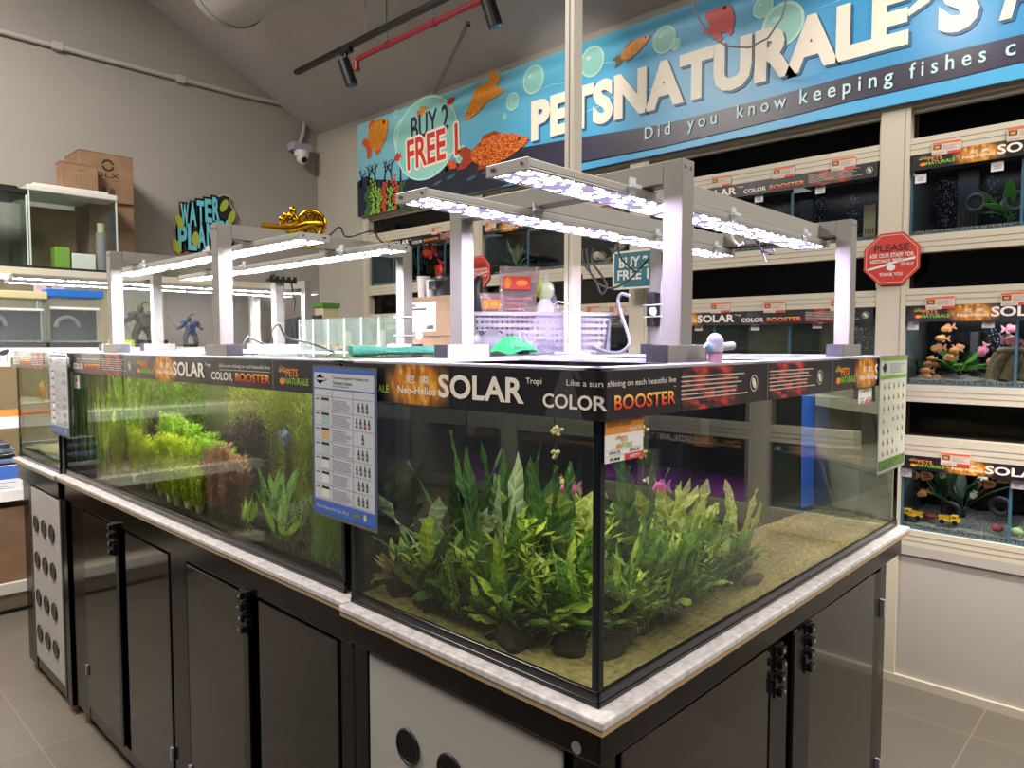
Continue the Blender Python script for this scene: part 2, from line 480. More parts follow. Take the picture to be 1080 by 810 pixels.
def tile_mat():
    m = D.materials.new('grey stone floor tile'); m.use_nodes = True
    n, l = nodes_of(m); b = n['Principled BSDF']; b.inputs['Roughness'].default_value = 0.38
    tc = n.new('ShaderNodeTexCoord'); mp = n.new('ShaderNodeMapping'); mp.inputs['Location'].default_value = (0.15, -2.36 + 0.6 * 4, 0)
    br = n.new('ShaderNodeTexBrick'); br.offset = 0.0; br.inputs['Scale'].default_value = 1.0
    br.inputs['Brick Width'].default_value = 0.6; br.inputs['Row Height'].default_value = 0.6
    br.inputs['Mortar Size'].default_value = 0.0022; br.inputs['Mortar Smooth'].default_value = 0.1
    br.inputs['Color1'].default_value = lin('#5f5850'); br.inputs['Color2'].default_value = lin('#655e55'); br.inputs['Mortar'].default_value = lin('#7c7468')
    ns = n.new('ShaderNodeTexNoise'); ns.inputs['Scale'].default_value = 6; ns.inputs['Detail'].default_value = 6
    mx = n.new('ShaderNodeMix'); mx.data_type = 'RGBA'; mx.blend_type = 'MULTIPLY'; mx.inputs['Factor'].default_value = 0.5
    rr = n.new('ShaderNodeValToRGB'); rr.color_ramp.elements[0].color = (.75, .75, .75, 1); rr.color_ramp.elements[1].color = (1.1, 1.1, 1.1, 1)
    l.new(tc.outputs['Object'], mp.inputs[0]); l.new(mp.outputs[0], br.inputs['Vector']); l.new(tc.outputs['Object'], ns.inputs['Vector'])
    l.new(ns.outputs['Fac'], rr.inputs['Fac']); l.new(br.outputs['Color'], mx.inputs['A']); l.new(rr.outputs['Color'], mx.inputs['B'])
    l.new(mx.outputs['Result'], b.inputs['Base Color'])
    return m
struct(MB().box(-3.6, 3.1, -4.6, YW + .12, -0.1, 0.0, tile_mat()).build('floor'))
struct(MB().box(-3.6, XW + .1, YW, YW + .12, 0, ZC + .3, M_wall).build('wall_left'))
w = MB().box(XW, XW + .44, -4.6, YW, 2.40, ZC, M_wallp)
w.box(XW, XW + .44, 4.17, YW, 0, 2.40, M_wallp); w.box(XW, XW + .44, -4.6, -2.3, 0, 2.40, M_wallp)
w.box(2.98, 3.1, -4.6, YW, 0, ZC, mat('dark recess', '#141416', rough=.8))
struct(w.build('wall_back'))
struct(MB().box(-3.6, -3.5, -4.6, YW, 0, ZC + .3, mat('dark unseen wall', '#33343a', rough=.7)).build('wall_front'))  # unseen wall, coloured dark so the tank glass reflects darkness
struct(MB().box(-3.6, 3.1, -4.7, -4.6, 0, ZC + .3, mat('dark unseen wall', '#33343a', rough=.7)).build('wall_right'))  # unseen too, darkened for its reflection in the back film
cl = MB()
zb = c1.z + SL * (3.1 - c1.x)
cl.add([(3.1, -4.6, zb), (3.1, YW + .1, zb), (XF, YW + .1, ZC), (XF, -4.6, ZC), (3.1, -4.6, zb + .15), (3.1, YW + .1, zb + .15), (XF, YW + .1, ZC + .15), (XF, -4.6, ZC + .15)],
       [(0, 1, 2, 3), (4, 7, 6, 5), (0, 4, 5, 1), (2, 6, 7, 3), (0, 3, 7, 4), (1, 5, 6, 2)], M_ceil)
cl.box(-3.6, XF, -4.6, YW + .1, ZC, ZC + .15, M_ceil)
struct(cl.build('ceiling'))
def ceil_z(x): return ZC if x < XF else c1.z + SL * (x - c1.x)

# pipes, track, duct under the ceiling
a, b = PX(315, 31, 1.6), PX(420, -30, 1.6)
r = 0.24
du = MB().cyl((1.35, 3.95, a.z + .30), (1.35, -1.0, a.z + .30), r, mat('grey duct wrap', '#a9a4a2', rough=.6), 32)
du.cyl((1.35, 3.975, a.z + .30), (1.35, 3.95, a.z + .30), r * .97, mat('grey duct wrap', '#a9a4a2', rough=.6), 32)
du.tube([(1.35 + (r + .004) * math.cos(t * PI / 16), 3.9, a.z + .30 + (r + .004) * math.sin(t * PI / 16)) for t in range(32)], .006, mat('duct band', '#8e8a88', rough=.5), 6, True)
tag(du.build('ceiling_duct'), 'fat round grey duct hanging under the sloped ceiling', 'duct')

ta, tb = PX(312, 73, 1.7), PX(480, 0, 1.7)
zt = (ta.z + tb.z) / 2 + .005
tr = thing('track_light_rail', 'long black lighting track hung below the ceiling above the shop banner', 'track light', (1.7, ta.y, zt))
MB().box(1.683, 1.717, ta.y, 0.2, zt - .012, zt + .014, M_black).build('rail', tr, .002)
for yy in (2.95, 1.6):
    MB().cyl((1.7, yy, zt + .014), (1.7, yy, ceil_z(1.7) - .003), .0022, M_grey, 6).build('suspension_wire', tr)
def spot(px, py, py2, lab):
    p = PX(px, py, 1.7); q = PX(px + (8 if px < 400 else 9), py2, 1.7)
    t = thing('spotlight', lab, 'spotlight', (1.7, p.y, zt - .012), 'track spotlight heads')
    MB().box(1.68, 1.72, p.y - .05, p.y + .05, zt - .034, zt - .012, M_black).build('adapter', t, .003)
    MB().cyl((1.7, p.y, zt - .034), (1.7, p.y, p.z + .055), .011, M_black, 8).build('stem', t)
    h = MB().cyl((1.69, p.y + .012, p.z + .06), (1.73, p.y - .015, p.z - .085), .036, M_black, 24)
    h.cyl((1.7285, p.y - .014, p.z - .08), (1.7303, p.y - .0153, p.z - .0862), .030, mat('dark lens', '#39383c', rough=.1), 20)
    h.build('lamp_head', t)
    return p
sp1 = spot(365, 74, 80, 'small black spotlight nearest the left end of the ceiling track')
sp2 = spot(516, 8, 18, 'black spotlight near the frame top in front of the banner')
pa, pb = PX(376, 66, 1.9), PX(530, 0, 1.9)
zp = pa.z + .02
M_pipe = mat('red sprinkler pipe', '#8e2430', rough=.4)
rp = MB().tube([(1.9, pa.y, pa.z - .03), (1.9, pa.y, zp - .012), (1.9, pa.y - .012, zp), (1.9, 0.1, zp)], .017, M_pipe, 12)
rp.cyl((1.9, pa.y, pa.z - .05), (1.9, pa.y, pa.z - .03), .022, M_pipe, 12); rp.cyl((1.9, pa.y, pa.z - .058), (1.9, pa.y, pa.z - .05), .012, mat('brass head', '#a88d55', rough=.3, metal=.8), 10)
for yy in (pa.y - .32, pa.y - .75):
    rp.cyl((1.9, yy - .02, zp), (1.9, yy + .02, zp), .021, M_pipe, 12)
    rp.cyl((1.9, yy, zp), (1.9, yy, ceil_z(1.9) - .004), .004, M_grey, 6)
tag(rp.build('sprinkler_pipe'), 'thin red sprinkler pipe running beside the black lighting track', 'pipe')
ba, bb = PX(458, 98, 2.35), PX(494, 23, 2.1)
br_ = MB(); br_.box(-.014, .014, -.005, .005, 0, (bb - ba).length, M_grey, Matrix.Translation(ba) @ (bb - ba).to_track_quat('Z', 'Y').to_matrix().to_4x4())
br_.cyl(bb + Vector((-.01, 0, -.02)), bb + Vector((.01, 0, -.02)), .008, M_black, 8)
tag(br_.build('banner_brace'), 'slanting grey metal strut from the banner top up to the ceiling', 'strut')

# conduit and dome camera on the left wall
def LW(px, py, d=.02):
    return PY(px, py, YW - d)
pts = [LW(-40, 24), LW(0, 33), LW(150, 73), LW(250, 99), LW(300, 110), LW(310, 113), LW(316, 119), LW(321, 128), LW(320, 140), LW(316, 152)]
M_cond = mat('grey conduit', '#b4afa8', rough=.5)
cd = MB().tube(pts, .017, M_cond, 10)
for t in (LW(60, 48.6), LW(190, 83.5)): cd.box(t.x - .03, t.x + .03, YW - .04, YW, t.z - .025, t.z + .025, M_cond)
tag(cd.build('wall_conduit'), 'pale conduit pipe running along the grey left wall to the camera', 'conduit')
cp = LW(313, 163, 0)
ct = thing('security_camera', 'white dome security camera under a lilac bracket on the grey wall', 'camera', (cp.x, YW, cp.z))
MB().box(cp.x - .085, cp.x + .085, YW - .10, YW, cp.z + .015, cp.z + .075, mat('lilac grey bracket', '#a9a4b8', rough=.5)).build('bracket', ct, .006)
MB().lathe([(.058, .015), (.060, -.01), (.056, -.035)], (cp.x, YW - .075, cp.z), M_white, 20).build('housing', ct)
MB().ball((cp.x, YW - .085, cp.z - .05), .046, .046, .046, M_white, 18, 12).ball((cp.x + .0, YW - .115, cp.z - .062), .028, .024, .026, mat('dark dome lens', '#0a0a0c', rough=.08), 14, 8).build('eyeball', ct)

# thin black cables hanging in front of the banner
hc = MB()
P = [PX(x, y, 2.2) for x, y in ((728, -12), (733, 12), (748, 38), (768, 49), (790, 50), (810, 40), (825, 18), (832, -12))]
hc.tube(P, .0045, M_grey, 6)
tag(hc.build('hanging_cable'), 'thin looped grey cable hanging in front of the blue banner', 'cable')
# ---------------------------------------------------------------- the long shop banner
BX = 2.48
def B(px, py):
    p = PX(px, py, BX); return (YB0 - p.y, p.z - ZB0)
YB0 = 4.183
ZB0, ZB1 = 2.43, 3.135
BL = YB0 + 1.2; BH = ZB1 - ZB0
bn = MB(); bn.box(BX, BX + .05, YB0 - BL, YB0, ZB0, ZB1, mat('grey banner edge', '#6d6f74', rough=.5))
sh = Sheet(bn, plane_fn((BX, YB0, ZB0), (0, -1, 0), (0, 0, 1), (-1, 0, 0)), .0008)
M_sea = mat_uv('printed sea', 'sea', .35)
M_navy = mat('navy print', '#2b2740', rough=.35)
M_cyan = mat('cyan print', '#46a8dc', rough=.35)
M_seabed = mat('dark seabed print', '#1c2230', rough=.4, var='#232b3c', scale=8)
M_bub = mat('pale green bubble print', '#8cc9bf', rough=.35)
M_bub2 = mat('bubble rim print', '#b4dfd4', rough=.35)
M_letter = mat('cream banner lettering', '#ece3d2', rough=.4)
M_lettersh = mat('navy lettering shade', '#1d4f78', rough=.4)
M_goldfish = mat('golden yellow print', '#e0952a', rough=.4, var='#c9701c', scale=40)
M_orfin = mat('orange red print', '#cf5526', rough=.4)
sh.rect(0, BL, 0, BH, M_sea, 1, 1)
# navy band that swells out of the seabed at the left, then a cyan stripe
def swoosh(ptsT, ptsB, m, k):
    sh.poly(ptsT + ptsB[::-1], m, k)
b0 = B(1080, 38)
bandT = [B(538, 158), B(600, 147), B(700, 131), B(800, 106), B(900, 79), B(1000, 55), B(1080, 36)]
bandB = [B(538, 190), B(600, 175), B(700, 155.5), B(800, 132), B(900, 107), B(1000, 85), B(1080, 66)]
e = (BL, bandT[-1][1]); f = (BL, bandB[-1][1])
swoosh(bandT + [e], bandB + [f], M_navy, 2)
cb = [B(510, 190), B(600, 173.5), B(700, 154.5), B(800, 131), B(900, 106), B(1000, 84), B(1080, 65)]
swoosh([(a, c) for a, c in cb] + [(BL, cb[-1][1])], [(a, max(.001, c - .06)) for a, c in cb] + [(BL, max(.001, cb[-1][1] - .06))], M_cyan, 2)
seab = [(0, .27), (.12, .30), (.22, .255), (.35, .235), (.5, .20), (.75, .19), (1.0, .215), B(500, 166), B(545, 158), B(560, 163), B(560, 184)]
sh.poly([(0, 0.002)] + seab + [(1.9, .06), (1.55, .002)], M_seabed, 3)
# little branching corals along the seabed top
rg = random.Random(4)
def branch(u, v, l, a, d):
    u2, v2 = u + l * math.cos(a), v + l * math.sin(a); w = .006 + .003 * d
    n = (-math.sin(a) * w, math.cos(a) * w)
    sh.poly([(u + n[0], v + n[1]), (u - n[0], v - n[1]), (u2 - n[0] * .6, v2 - n[1] * .6), (u2 + n[0] * .6, v2 + n[1] * .6)], M_seabed, 3)
    if d > 0:
        for s in (-.55, .5): branch(u2, v2, l * .72, a + s + rg.uniform(-.2, .2), d - 1)
for i in range(11):
    branch(.04 + i * .10, .22 - .004 * i, .06 + .02 * rg.random(), PI / 2 + rg.uniform(-.3, .3), 2)
for (u, h, m) in ((.20, .24, M_green), (.27, .16, M_green), (.34, .2, M_orfin), (.42, .15, M_green), (.47, .23, M_orfin), (.14, .2, mat('deep green print', '#3f6d3a', rough=.5)), (.55, .17, mat('deep green print', '#3f6d3a', rough=.5))):
    for j in range(9):
        t = j / 8; wv = .02 * math.sin(j * 1.3 + u * 30)
        sh.disc(u + wv - .018, .01 + h * t, .022 * (1.1 - t * .6), .013, m, 8, 4, .6); sh.disc(u + wv + .018, .015 + h * t, .022 * (1.1 - t * .6), .013, m, 8, 4, -.6)
for j in range(7): sh.disc(.75 + .17 * j + .03 * (j % 2), .10 + .02 * (j % 3), .05, .012, mat('slate print', '#3c5268', rough=.5), 8, 4, .2)
# bubbles
for (x, y, r_) in ((427, 143, .13), (379 + 205, 84, .0), (563, 84, .085), (541, 107, .055), (625, 65, .085), (701, 42, .07), (713, 47, .03), (533, 123, .02), (418, 120, .03), (826, 26, .10), (805, 8, .05), (487, 163, .06), (735, 20, .0)):
    if r_ <= 0: continue
    u, v = B(x, y); kk = 4.2 + .03 * r_ * 10 + x * .0003; sh.disc(u, v, r_, r_, M_bub, 22, kk); sh.ring(u, v, r_ * .86, r_, M_bub2, 22, kk + .4); sh.disc(u - r_ * .3, v + r_ * .3, r_ * .2, r_ * .13, M_bub2, 10, kk + .4)
# BUY 2 FREE 1 balloon
u, v = B(449, 143); sh.disc(u, v - .02, .34, .285, M_bub, 36, 5.6); sh.ring(u, v - .02, .325, .34, M_bub2, 36, 6.2, sv=.84)
u, v = B(453.5, 130); sh.text('BUY 2', u - .20, u + .20, v - .085, v + .085, mat('navy lettering', '#272a4a', rough=.4), .015, 8, .03)
u, v = B(456, 156)
for q_, (dx, dy) in enumerate(((.012, .012), (-.012, .012), (.012, -.012), (-.012, -.012), (.017, 0), (-.017, 0), (0, .017), (0, -.017))):
    sh.text('FREE 1', u - .27 + dx, u + .27 + dx, v - .105 + dy, v + .105 + dy, M_letter, .022, 8 + q_ * .12, .03)
sh.text('FREE 1', u - .27, u + .27, v - .105, v + .105, M_red, .022, 10.5, .03)
u, v = B(475, 161.5); sh.rect(u - .05, u + .10, v - .012, v - .004, M_letter, k=9)
# printed fishes: outline given head-right in a unit box
def pfish(px, py, L, H, rot, body, fin, flip=1, tail=.28, k=7, kind='round'):
    u0, v0 = B(px, py)
    def T(p): a, b = p[0] * L * flip, p[1] * H; return (u0 + a * math.cos(rot) - b * math.sin(rot), v0 + a * math.sin(rot) + b * math.cos(rot))
    tp = [(-.5 + tail, 0), (-.52, .34), (-.44, .05), (-.55, -.3)]
    sh.poly([T(p) for p in [(-.2, .0), (-.42, .42), (-.56, .36), (-.46, 0), (-.56, -.38), (-.42, -.42)]], fin, k)
    sh.poly([T(p) for p in [(-.2, .3), (-.15, .62), (.02, .68), (.2, .35)]], fin, k + .2)
    sh.poly([T(p) for p in [(-.2, -.3), (-.24, -.6), (-.08, -.62), (.05, -.4)]], fin, k + .4)
    N = 20; up = []; lo = []
    for i in range(N + 1):
        t = i / N; x = -.34 + .84 * t
        y = .5 * (math.sin(PI * min(1, t ** .8)) ** .75) * (1 if t < .6 else 1) + .05 * (1 - t)
        up.append(T((x, y))); lo.append(T((x, -y)))
    sh.poly(up + lo[::-1], body, k + 1)
    ex, ey = T((.36, .12)); sh.disc(ex, ey, H * .07, H * .07, M_ink, 10, k + 2)
pfish(398, 143, .33, .21, .5, M_goldfish, M_orfin)
pfish(507, 104, .36, .12, .65, M_goldfish, mat('amber print', '#d98a35', rough=.4), -1)
u, v = B(519, 97); sh.poly([(u - .05, v), (u + .07, v + .13), (u + .05, v + .02), (u + .12, v - .02), (u, v - .05)], mat('amber print', '#d98a35', rough=.4), 7.5)
pfish(668, 52, .24, .07, .35, M_goldfish, mat('olive print', '#6a5a20', rough=.4))
pfish(761, 22, .15, .15, .9, mat('scarlet print', '#c62a22', rough=.4), mat('scarlet print', '#c62a22', rough=.4))
pfish(446, 117, .11, .05, .2, M_goldfish, M_orfin); pfish(476, 107, .08, .04, .3, M_red, M_orfin); pfish(420, 166, .08, .05, .2, M_red, M_red, -1); pfish(478, 174, .10, .05, -.4, M_orfin, M_orfin)
pfish(521, 158, .62, .17, .02, mat_uv('arowana scales print', 'arowana'), mat('deep red print', '#a83a1e', rough=.4), k=9)
# headline; raised letters with a navy shade
uL, vT = B(561, 97.5); _, vB = B(561, 148)
uR = B(1086, 20)[0]
sh0 = Sheet(bn, sh.fn, .0008)
vb, vt = .228, .470
uA = B(561, 120)[0]; uS = B(1031, 0)[0]
for q_, (du_, dv_, m_) in enumerate(((.010, -.012, M_lettersh), (0, 0, M_letter))):
    for wd, xa, xb, va, vz in (('PETSNATURALE', 561, 958, vb, vt), ('S', 987, 1032, vb, vt), ('A', 1051, 1102, vb, vt)):
        sh0.text(wd, B(xa, 100)[0] + du_, B(xb, 60)[0] + du_, va + dv_, vz + dv_, m_, .055 if len(wd) > 1 else .06, 7 + 2 * q_, space=1.05)
u, v = B(972, 12); v = vt - .045
for du_, dv_, m_, kk in ((.008, -.010, M_lettersh, 7), (0, 0, M_letter, 9)): sh0.poly([(u - .055 + du_, v + .055 + dv_), (u + .055 + du_, v + .055 + dv_), (u + .055 + du_, v + dv_), (u + .03 + du_, v - .05 + dv_), (u - .045 + du_, v - .085 + dv_), (u - .05 + du_, v - .06 + dv_), (u - .01 + du_, v - .03 + dv_), (u - .005 + du_, v + dv_), (u - .055 + du_, v + dv_)], m_, kk)
for wd, x0, x1 in (('Did', 681, 708), ('you', 726, 757), ('know', 778, 830), ('keeping', 844, 942), ('fishes', 959, 1039), ('can', 1059, 1112)):
    a = B(x0, 100)[0]; b = B(x1, 100)[0]
    hgt = .098 if wd in ('Did', 'know') else .098
    sp_ = ' '.join(wd)
    lo = .110 - (.022 if wd in ('you', 'keeping') else 0)
    hi = {'you': .152, 'can': .152}.get(wd, .172)
    sh.text(sp_, a, b, lo - .02, hi - .02, mat('pale cyan lettering', '#bfe0e6', rough=.4), .012, 8)
for i in range(9):
    rg2 = random.Random(i); u = rg2.uniform(1.2, 4.8); v = rg2.uniform(.28, .55)
    sh.poly([(u, v), (u + .3, v + .02), (u + .5, v - .01), (u + .3, v + .027)], mat('light caustic print', '#8fd0e4', rough=.35), 3)
tag(bn.build('shop_banner'), 'long sea blue shop banner with fish and headline above the tank rack', 'banner')
# ---------------------------------------------------------------- display rack with its tanks
BAYS = {'off': (-2.13, -.97), 'right': (-.86, .297), 'stop': (.410, 1.555), 'mid': (1.675, 2.83), 'far': (2.94, 4.10)}
POSTS = [(-2.24, -2.13), (-.97, -.86), (.297, .410), (1.555, 1.675), (2.83, 2.94), (4.10, 4.17)]
TIERS = {'top': (1.893, 2.22, 2.156), 'middle': (1.278, 1.605, 1.538), 'bottom': (.668, .983, .925)}
rk = thing('display_rack', 'tall cream metal display rack of fish tanks along the wall under the blue banner', 'display rack', (XR, 1.0, 0))
for (y0, y1) in POSTS:
    p = MB().box(XR - .004, XR + .05, y0, y1, 0, 2.44, M_frame); p.box(XR + .05, 2.96, y0 + .02, y1 - .02, 0, 2.44, M_frame)
    p.box(XR - .0055, XR - .004, y0 + .018, y0 + .020, .6, 2.42, mat('frame seam', '#8f8878', rough=.6))
    p.build('post', rk)
M_panel = mat('grey white laminate panel', '#a9a39d', rough=.45)
M_void = mat('black glass hatch', '#030304', rough=.06, spec=.35)
M_seam = mat('frame seam', '#8f8878', rough=.6)
for bn_, (y0, y1) in BAYS.items():
    for (z0, z1) in ((2.42, 2.445), (2.22, 2.288), (1.821, 1.893), (1.605, 1.675), (1.207, 1.278), (.983, 1.061), (.60, .668)):
        m = MB().box(XR, XR + .05, y0 - .02, y1 + .02, z0, z1, M_frame)
        m.box(XR + .05, 2.96, y0 - .018, y1 + .018, z0 + (.012 if z1 - z0 > .03 else 0), z1 - .03 if z1 - z0 > .03 else z1, M_frame)
        if z1 - z0 > .05:
            for zz in (z0 + .022, z0 + .044): m.box(XR - .0012, XR, y0 - .0, y1 + .0, zz, zz + .002, M_seam)
        m.build('rail', rk)
    for (z0, z1) in ((2.288, 2.42), (1.675, 1.821), (1.061, 1.207)):
        MB().box(XR + .055, XR + .065, y0 - .018, y1 + .018, z0, z1, M_void).build('black_hatch', rk)
    m = MB().box(XR + .012, XR + .03, y0 - .019, y1 + .019, .03, .60, M_panel)
    m.box(XR, XR + .012, y0 - .02, y1 + .02, .56, .60, M_panel); m.box(XR - .008, XR + .012, y0 - .05, y1 + .05, .0, .035, mat('pale kick board', '#b8b0a2', rough=.5))
    m.build('base_panel', rk)
for zz in (2.36, 1.75): MB().box(XR + .05, XR + .054, .411, .43, zz - .06, zz + .05, M_frame).build('hinge', rk)

M_tankback = mat('midnight blue tank back', '#0b0d20', rough=.25, var='#11142c', scale=5)
M_blackback = mat('black tank back', '#060608', rough=.2)
M_murk = mat('murky brown green back', '#3a3a24', rough=.6, var='#54553a', scale=7)
M_purpback = mat('violet lit tank back', '#0a0612', rough=.3)
M_purpgravel = mat('purple gravel', '#8c2fa8', rough=.7, var='#e060e0', scale=60, bump=.6)
M_bubble = mat('air bubble', '#a8b2d4', rough=.1, emit=.0)
M_filter = mat('grey filter box', '#3c3c44', rough=.4)

TX0 = XR + .02
def unit_tank(bay, tier, label, back, sub, cuts=3, strip=True, extras=None):
    y0, y1 = BAYS[bay]; z0, z1, zs = TIERS[tier]
    t = thing('aquarium', label, 'aquarium', (TX0, (y0 + y1) / 2, z0), 'built in tanks of the display rack')
    MB().box(TX0 + .37, TX0 + .385, y0, y1, z0, z1 - .03, back).build('back_panel', t)
    g = MB(); n = 40
    rg = random.Random(len(label) * 7)
    vs = []; fs = []
    for i in range(n + 1):
        for j in range(9):
            vs.append((TX0 + .008 + .36 * j / 8, y0 + .006 + (y1 - y0 - .012) * i / n, z0 + .012 + rg.random() * .012 + .028 * j / 8))
    for i in range(n):
        for j in range(8): fs.append((i * 9 + j, i * 9 + j + 1, (i + 1) * 9 + j + 1, (i + 1) * 9 + j))
    g.add(vs, fs, sub, True); g.box(TX0 + .007, TX0 + .37, y0 + .005, y1 - .005, z0, z0 + .02, sub)
    g.build('gravel_bed', t)
    MB().box(TX0, TX0 + .006, y0, y1, z0, z1 - .02, M_glass).build('front_glass', t)
    for k in range(cuts + 1):
        y = y0 + (y1 - y0) * k / cuts
        d = MB(); yy = min(max(y, y0 + .005), y1 - .005)
        d.box(TX0 - .001, TX0 + .010, yy - .005, yy + .005, z0, z1 - .02, M_glassedge)
        d.box(TX0 + .010, TX0 + .368, yy - .003, yy + .003, z0, z1 - .03, mat_glass('divider glass', '#d4dce2'))
        d.build('divider', t)
    MB().box(TX0 - .002, TX0 + .37, y0, y1, z0 - .0, z0 + .007, M_glassedge).build('floor_glass', t)
    li = D.lights.new('tank lamp', 'AREA'); li.shape = 'RECTANGLE'; li.size = .12; li.size_y = y1 - y0 - .1
    li.energy = LAMP.get((bay, tier), 1.2); li.color = LCOL.get((bay, tier), (1, .97, .95))
    lo = D.objects.new('tank_lamp_light', li); COL.objects.link(lo); lo.location = (TX0 + .16, (y0 + y1) / 2, z1 - .035)
    if strip:
        m = MB().box(XR - .003, XR - .001, y0 + .01, y1 - .01, zs, z1, M_strip)
        s = Sheet(m, plane_fn((XR - .003, y1 - .01, zs), (0, -1, 0), (0, 0, 1), (-1, 0, 0)), .0006)
        strip_art(s, 0.0, y1 - y0 - .02, 0.0, z1 - zs, small=False)
        tag(m.build('header_sign'), f'black header strip on the {TN[tier]} tank {BN[bay]}', 'sign', 'header strips on the display rack')
    return t
BN = {'off': 'at the hidden rack end', 'right': 'right of the octagonal sign post', 'stop': 'left of the octagonal sign post', 'mid': 'behind the food pouches', 'far': 'at the far left'}
TN = {'top': 'top row', 'middle': 'middle row', 'bottom': 'bottom row'}
LAMP = {}; LCOL = {}
for t_ in TIERS:
    for b_ in BAYS: LAMP[(b_, t_)] = .8 if t_ == 'top' else 1.4
LAMP[('right', 'bottom')] = 1.9; LAMP[('right', 'middle')] = 3.2; LAMP[('stop', 'middle')] = 2.0
LCOL[('off', 'bottom')] = (.85, .28, .85); LAMP[('off', 'bottom')] = 1.3; LAMP[('off', 'middle')] = .8
LCOL[('right', 'top')] = (.8, .85, 1.0)
unit_tank('right', 'top', 'dark tank with rising bubbles and a green plant, top row right of the octagonal sign', M_tankback, M_gravel)
unit_tank('right', 'middle', 'tank of orange and pink fish in the middle row right of the sign post', M_blackback, M_gravel)
unit_tank('right', 'bottom', 'bottom row tank holding two yellow toy trucks and a leafy plant', M_blackback, M_gravel)
unit_tank('stop', 'top', 'dark blue bubbling tank in the top row left of the octagonal sign', M_tankback, M_gravel)
unit_tank('stop', 'middle', 'murky green tank with driftwood in the middle row left of the sign post', M_murk, mat('brown sludge', '#4a4330', rough=.9))
unit_tank('mid', 'top', 'dark tank with a pale bush of leaves above the plastic food bags', M_tankback, M_gravel)
unit_tank('mid', 'middle', 'dark middle row tank behind the white plastic basket', M_blackback, M_gravel)
unit_tank('far', 'top', 'tank with two red fish at the far left end of the rack', M_blackback, M_gravel, 4)
unit_tank('far', 'middle', 'dark middle row tank at the far left end of the rack', M_blackback, M_gravel)
unit_tank('off', 'bottom', 'violet lit tank mirrored in the back of the fern tank', M_purpback, M_purpgravel)
unit_tank('off', 'middle', 'dark middle row tank mirrored in the back of the fern tank', M_blackback, M_gravel)

# price cards on the rails and white number tags on the glass
def card_geo(m, fn, w, h, k0=1):
    s = Sheet(m, fn, .0006)
    s.rect(0, w, 0, h, mat('warm card stock', '#cdbcae', rough=.55), k=k0)
    s.rect(0, w, h * .84, h, mat('orange red card edge', '#d9623a', rough=.5), k=k0 + 1)
    s.rect(w * .04, w * .32, h * .42, h * .80, mat('dark card picture', '#5b4223', rough=.5), k=k0 + 1)
    s.rect(w * .10, w * .26, h * .50, h * .70, M_orange, k=k0 + 2)
    s.lines(w * .38, w * .96, h * .36, h * .76, 4, mat('grey card text', '#a8a19b', rough=.5), .4, k=k0 + 1)
    s.rect(w * .55, w, 0, h * .22, mat('red card tag', '#cc3a36', rough=.5), k=k0 + 1)
    s.lines(w * .05, w * .5, h * .06, h * .24, 2, mat('grey card text', '#a8a19b', rough=.5), .45, k=k0 + 1)
CW, CH = .102, .050
m = MB(); m.box(-.0025, 0, -CW, 0, 0, CH, M_paper)
card_geo(m, plane_fn((-.0025, 0, 0), (0, -1, 0), (0, 0, 1), (-1, 0, 0)), CW, CH)
card0 = m.build('price_card')
ORD = ['left', 'middle', 'right']
def put_card(y, z, label, rot=0.0, first=[True], cat='price card', grp='price cards on the rack rails'):
    o = card0 if first[0] else dup(card0); first[0] = False
    o.location = (XR - .0032, y, z); o.rotation_euler = (rot, 0, 0); tag(o, label, cat, grp)
def cards(bay, tier, pxs, labs):
    z1 = TIERS[tier][1]
    for (x, y), lb in zip(pxs, labs):
        p = PX(x, y, XR); put_card(p.y, p.z, lb, rg_.uniform(-.04, .04))
rg_ = random.Random(2)
cards('right', 'top', [(983, 164.5), (1062, 150)], ['orange edged price card above the top right tank beside the post', 'orange edged price card at the frame edge above the top right tank'])
cards('right', 'middle', [(977, 327), (1056, 323)], ['orange edged price card above the orange fish tank', 'orange edged price card above the pink fish at the frame edge'])
put_card(PX(992, 490, XR - .006).y, PX(992, 490, XR - .006).z, 'orange edged price card stuck low over the header of the toy truck tank')
cards('stop', 'top', [(751, 198.5), (815.5, 189.5), (877, 181)], [f'{o} of the three price cards above the bubbling blue tank' for o in ORD])
cards('stop', 'middle', [(750, 330.5), (806, 330), (876, 328)], [f'{o} of the three price cards above the murky driftwood tank' for o in ORD])
cards('mid', 'top', [(512, 243.5), (537, 240.5)], ['price card above the pale bush tank near its left post', 'price card above the pale bush tank second from the left post'])
cards('mid', 'middle', [(619, 333), (643, 333)], ['small card on the rail behind the basket, left one', 'small card on the rail behind the basket, right one'])
cards('far', 'top', [(456, 248)], ['small price card on the rail above the red fish'])
m = MB(); m.box(-.0015, 0, -.042, 0, 0, .036, mat('white tag', '#d8d4d8', rough=.5))
s = Sheet(m, plane_fn((-.0015, 0, 0), (0, -1, 0), (0, 0, 1), (-1, 0, 0)), .0005); s.lines(.01, .032, .010, .026, 2, M_grey, .4, False)
tag0 = m.build('number_tag'); first = True
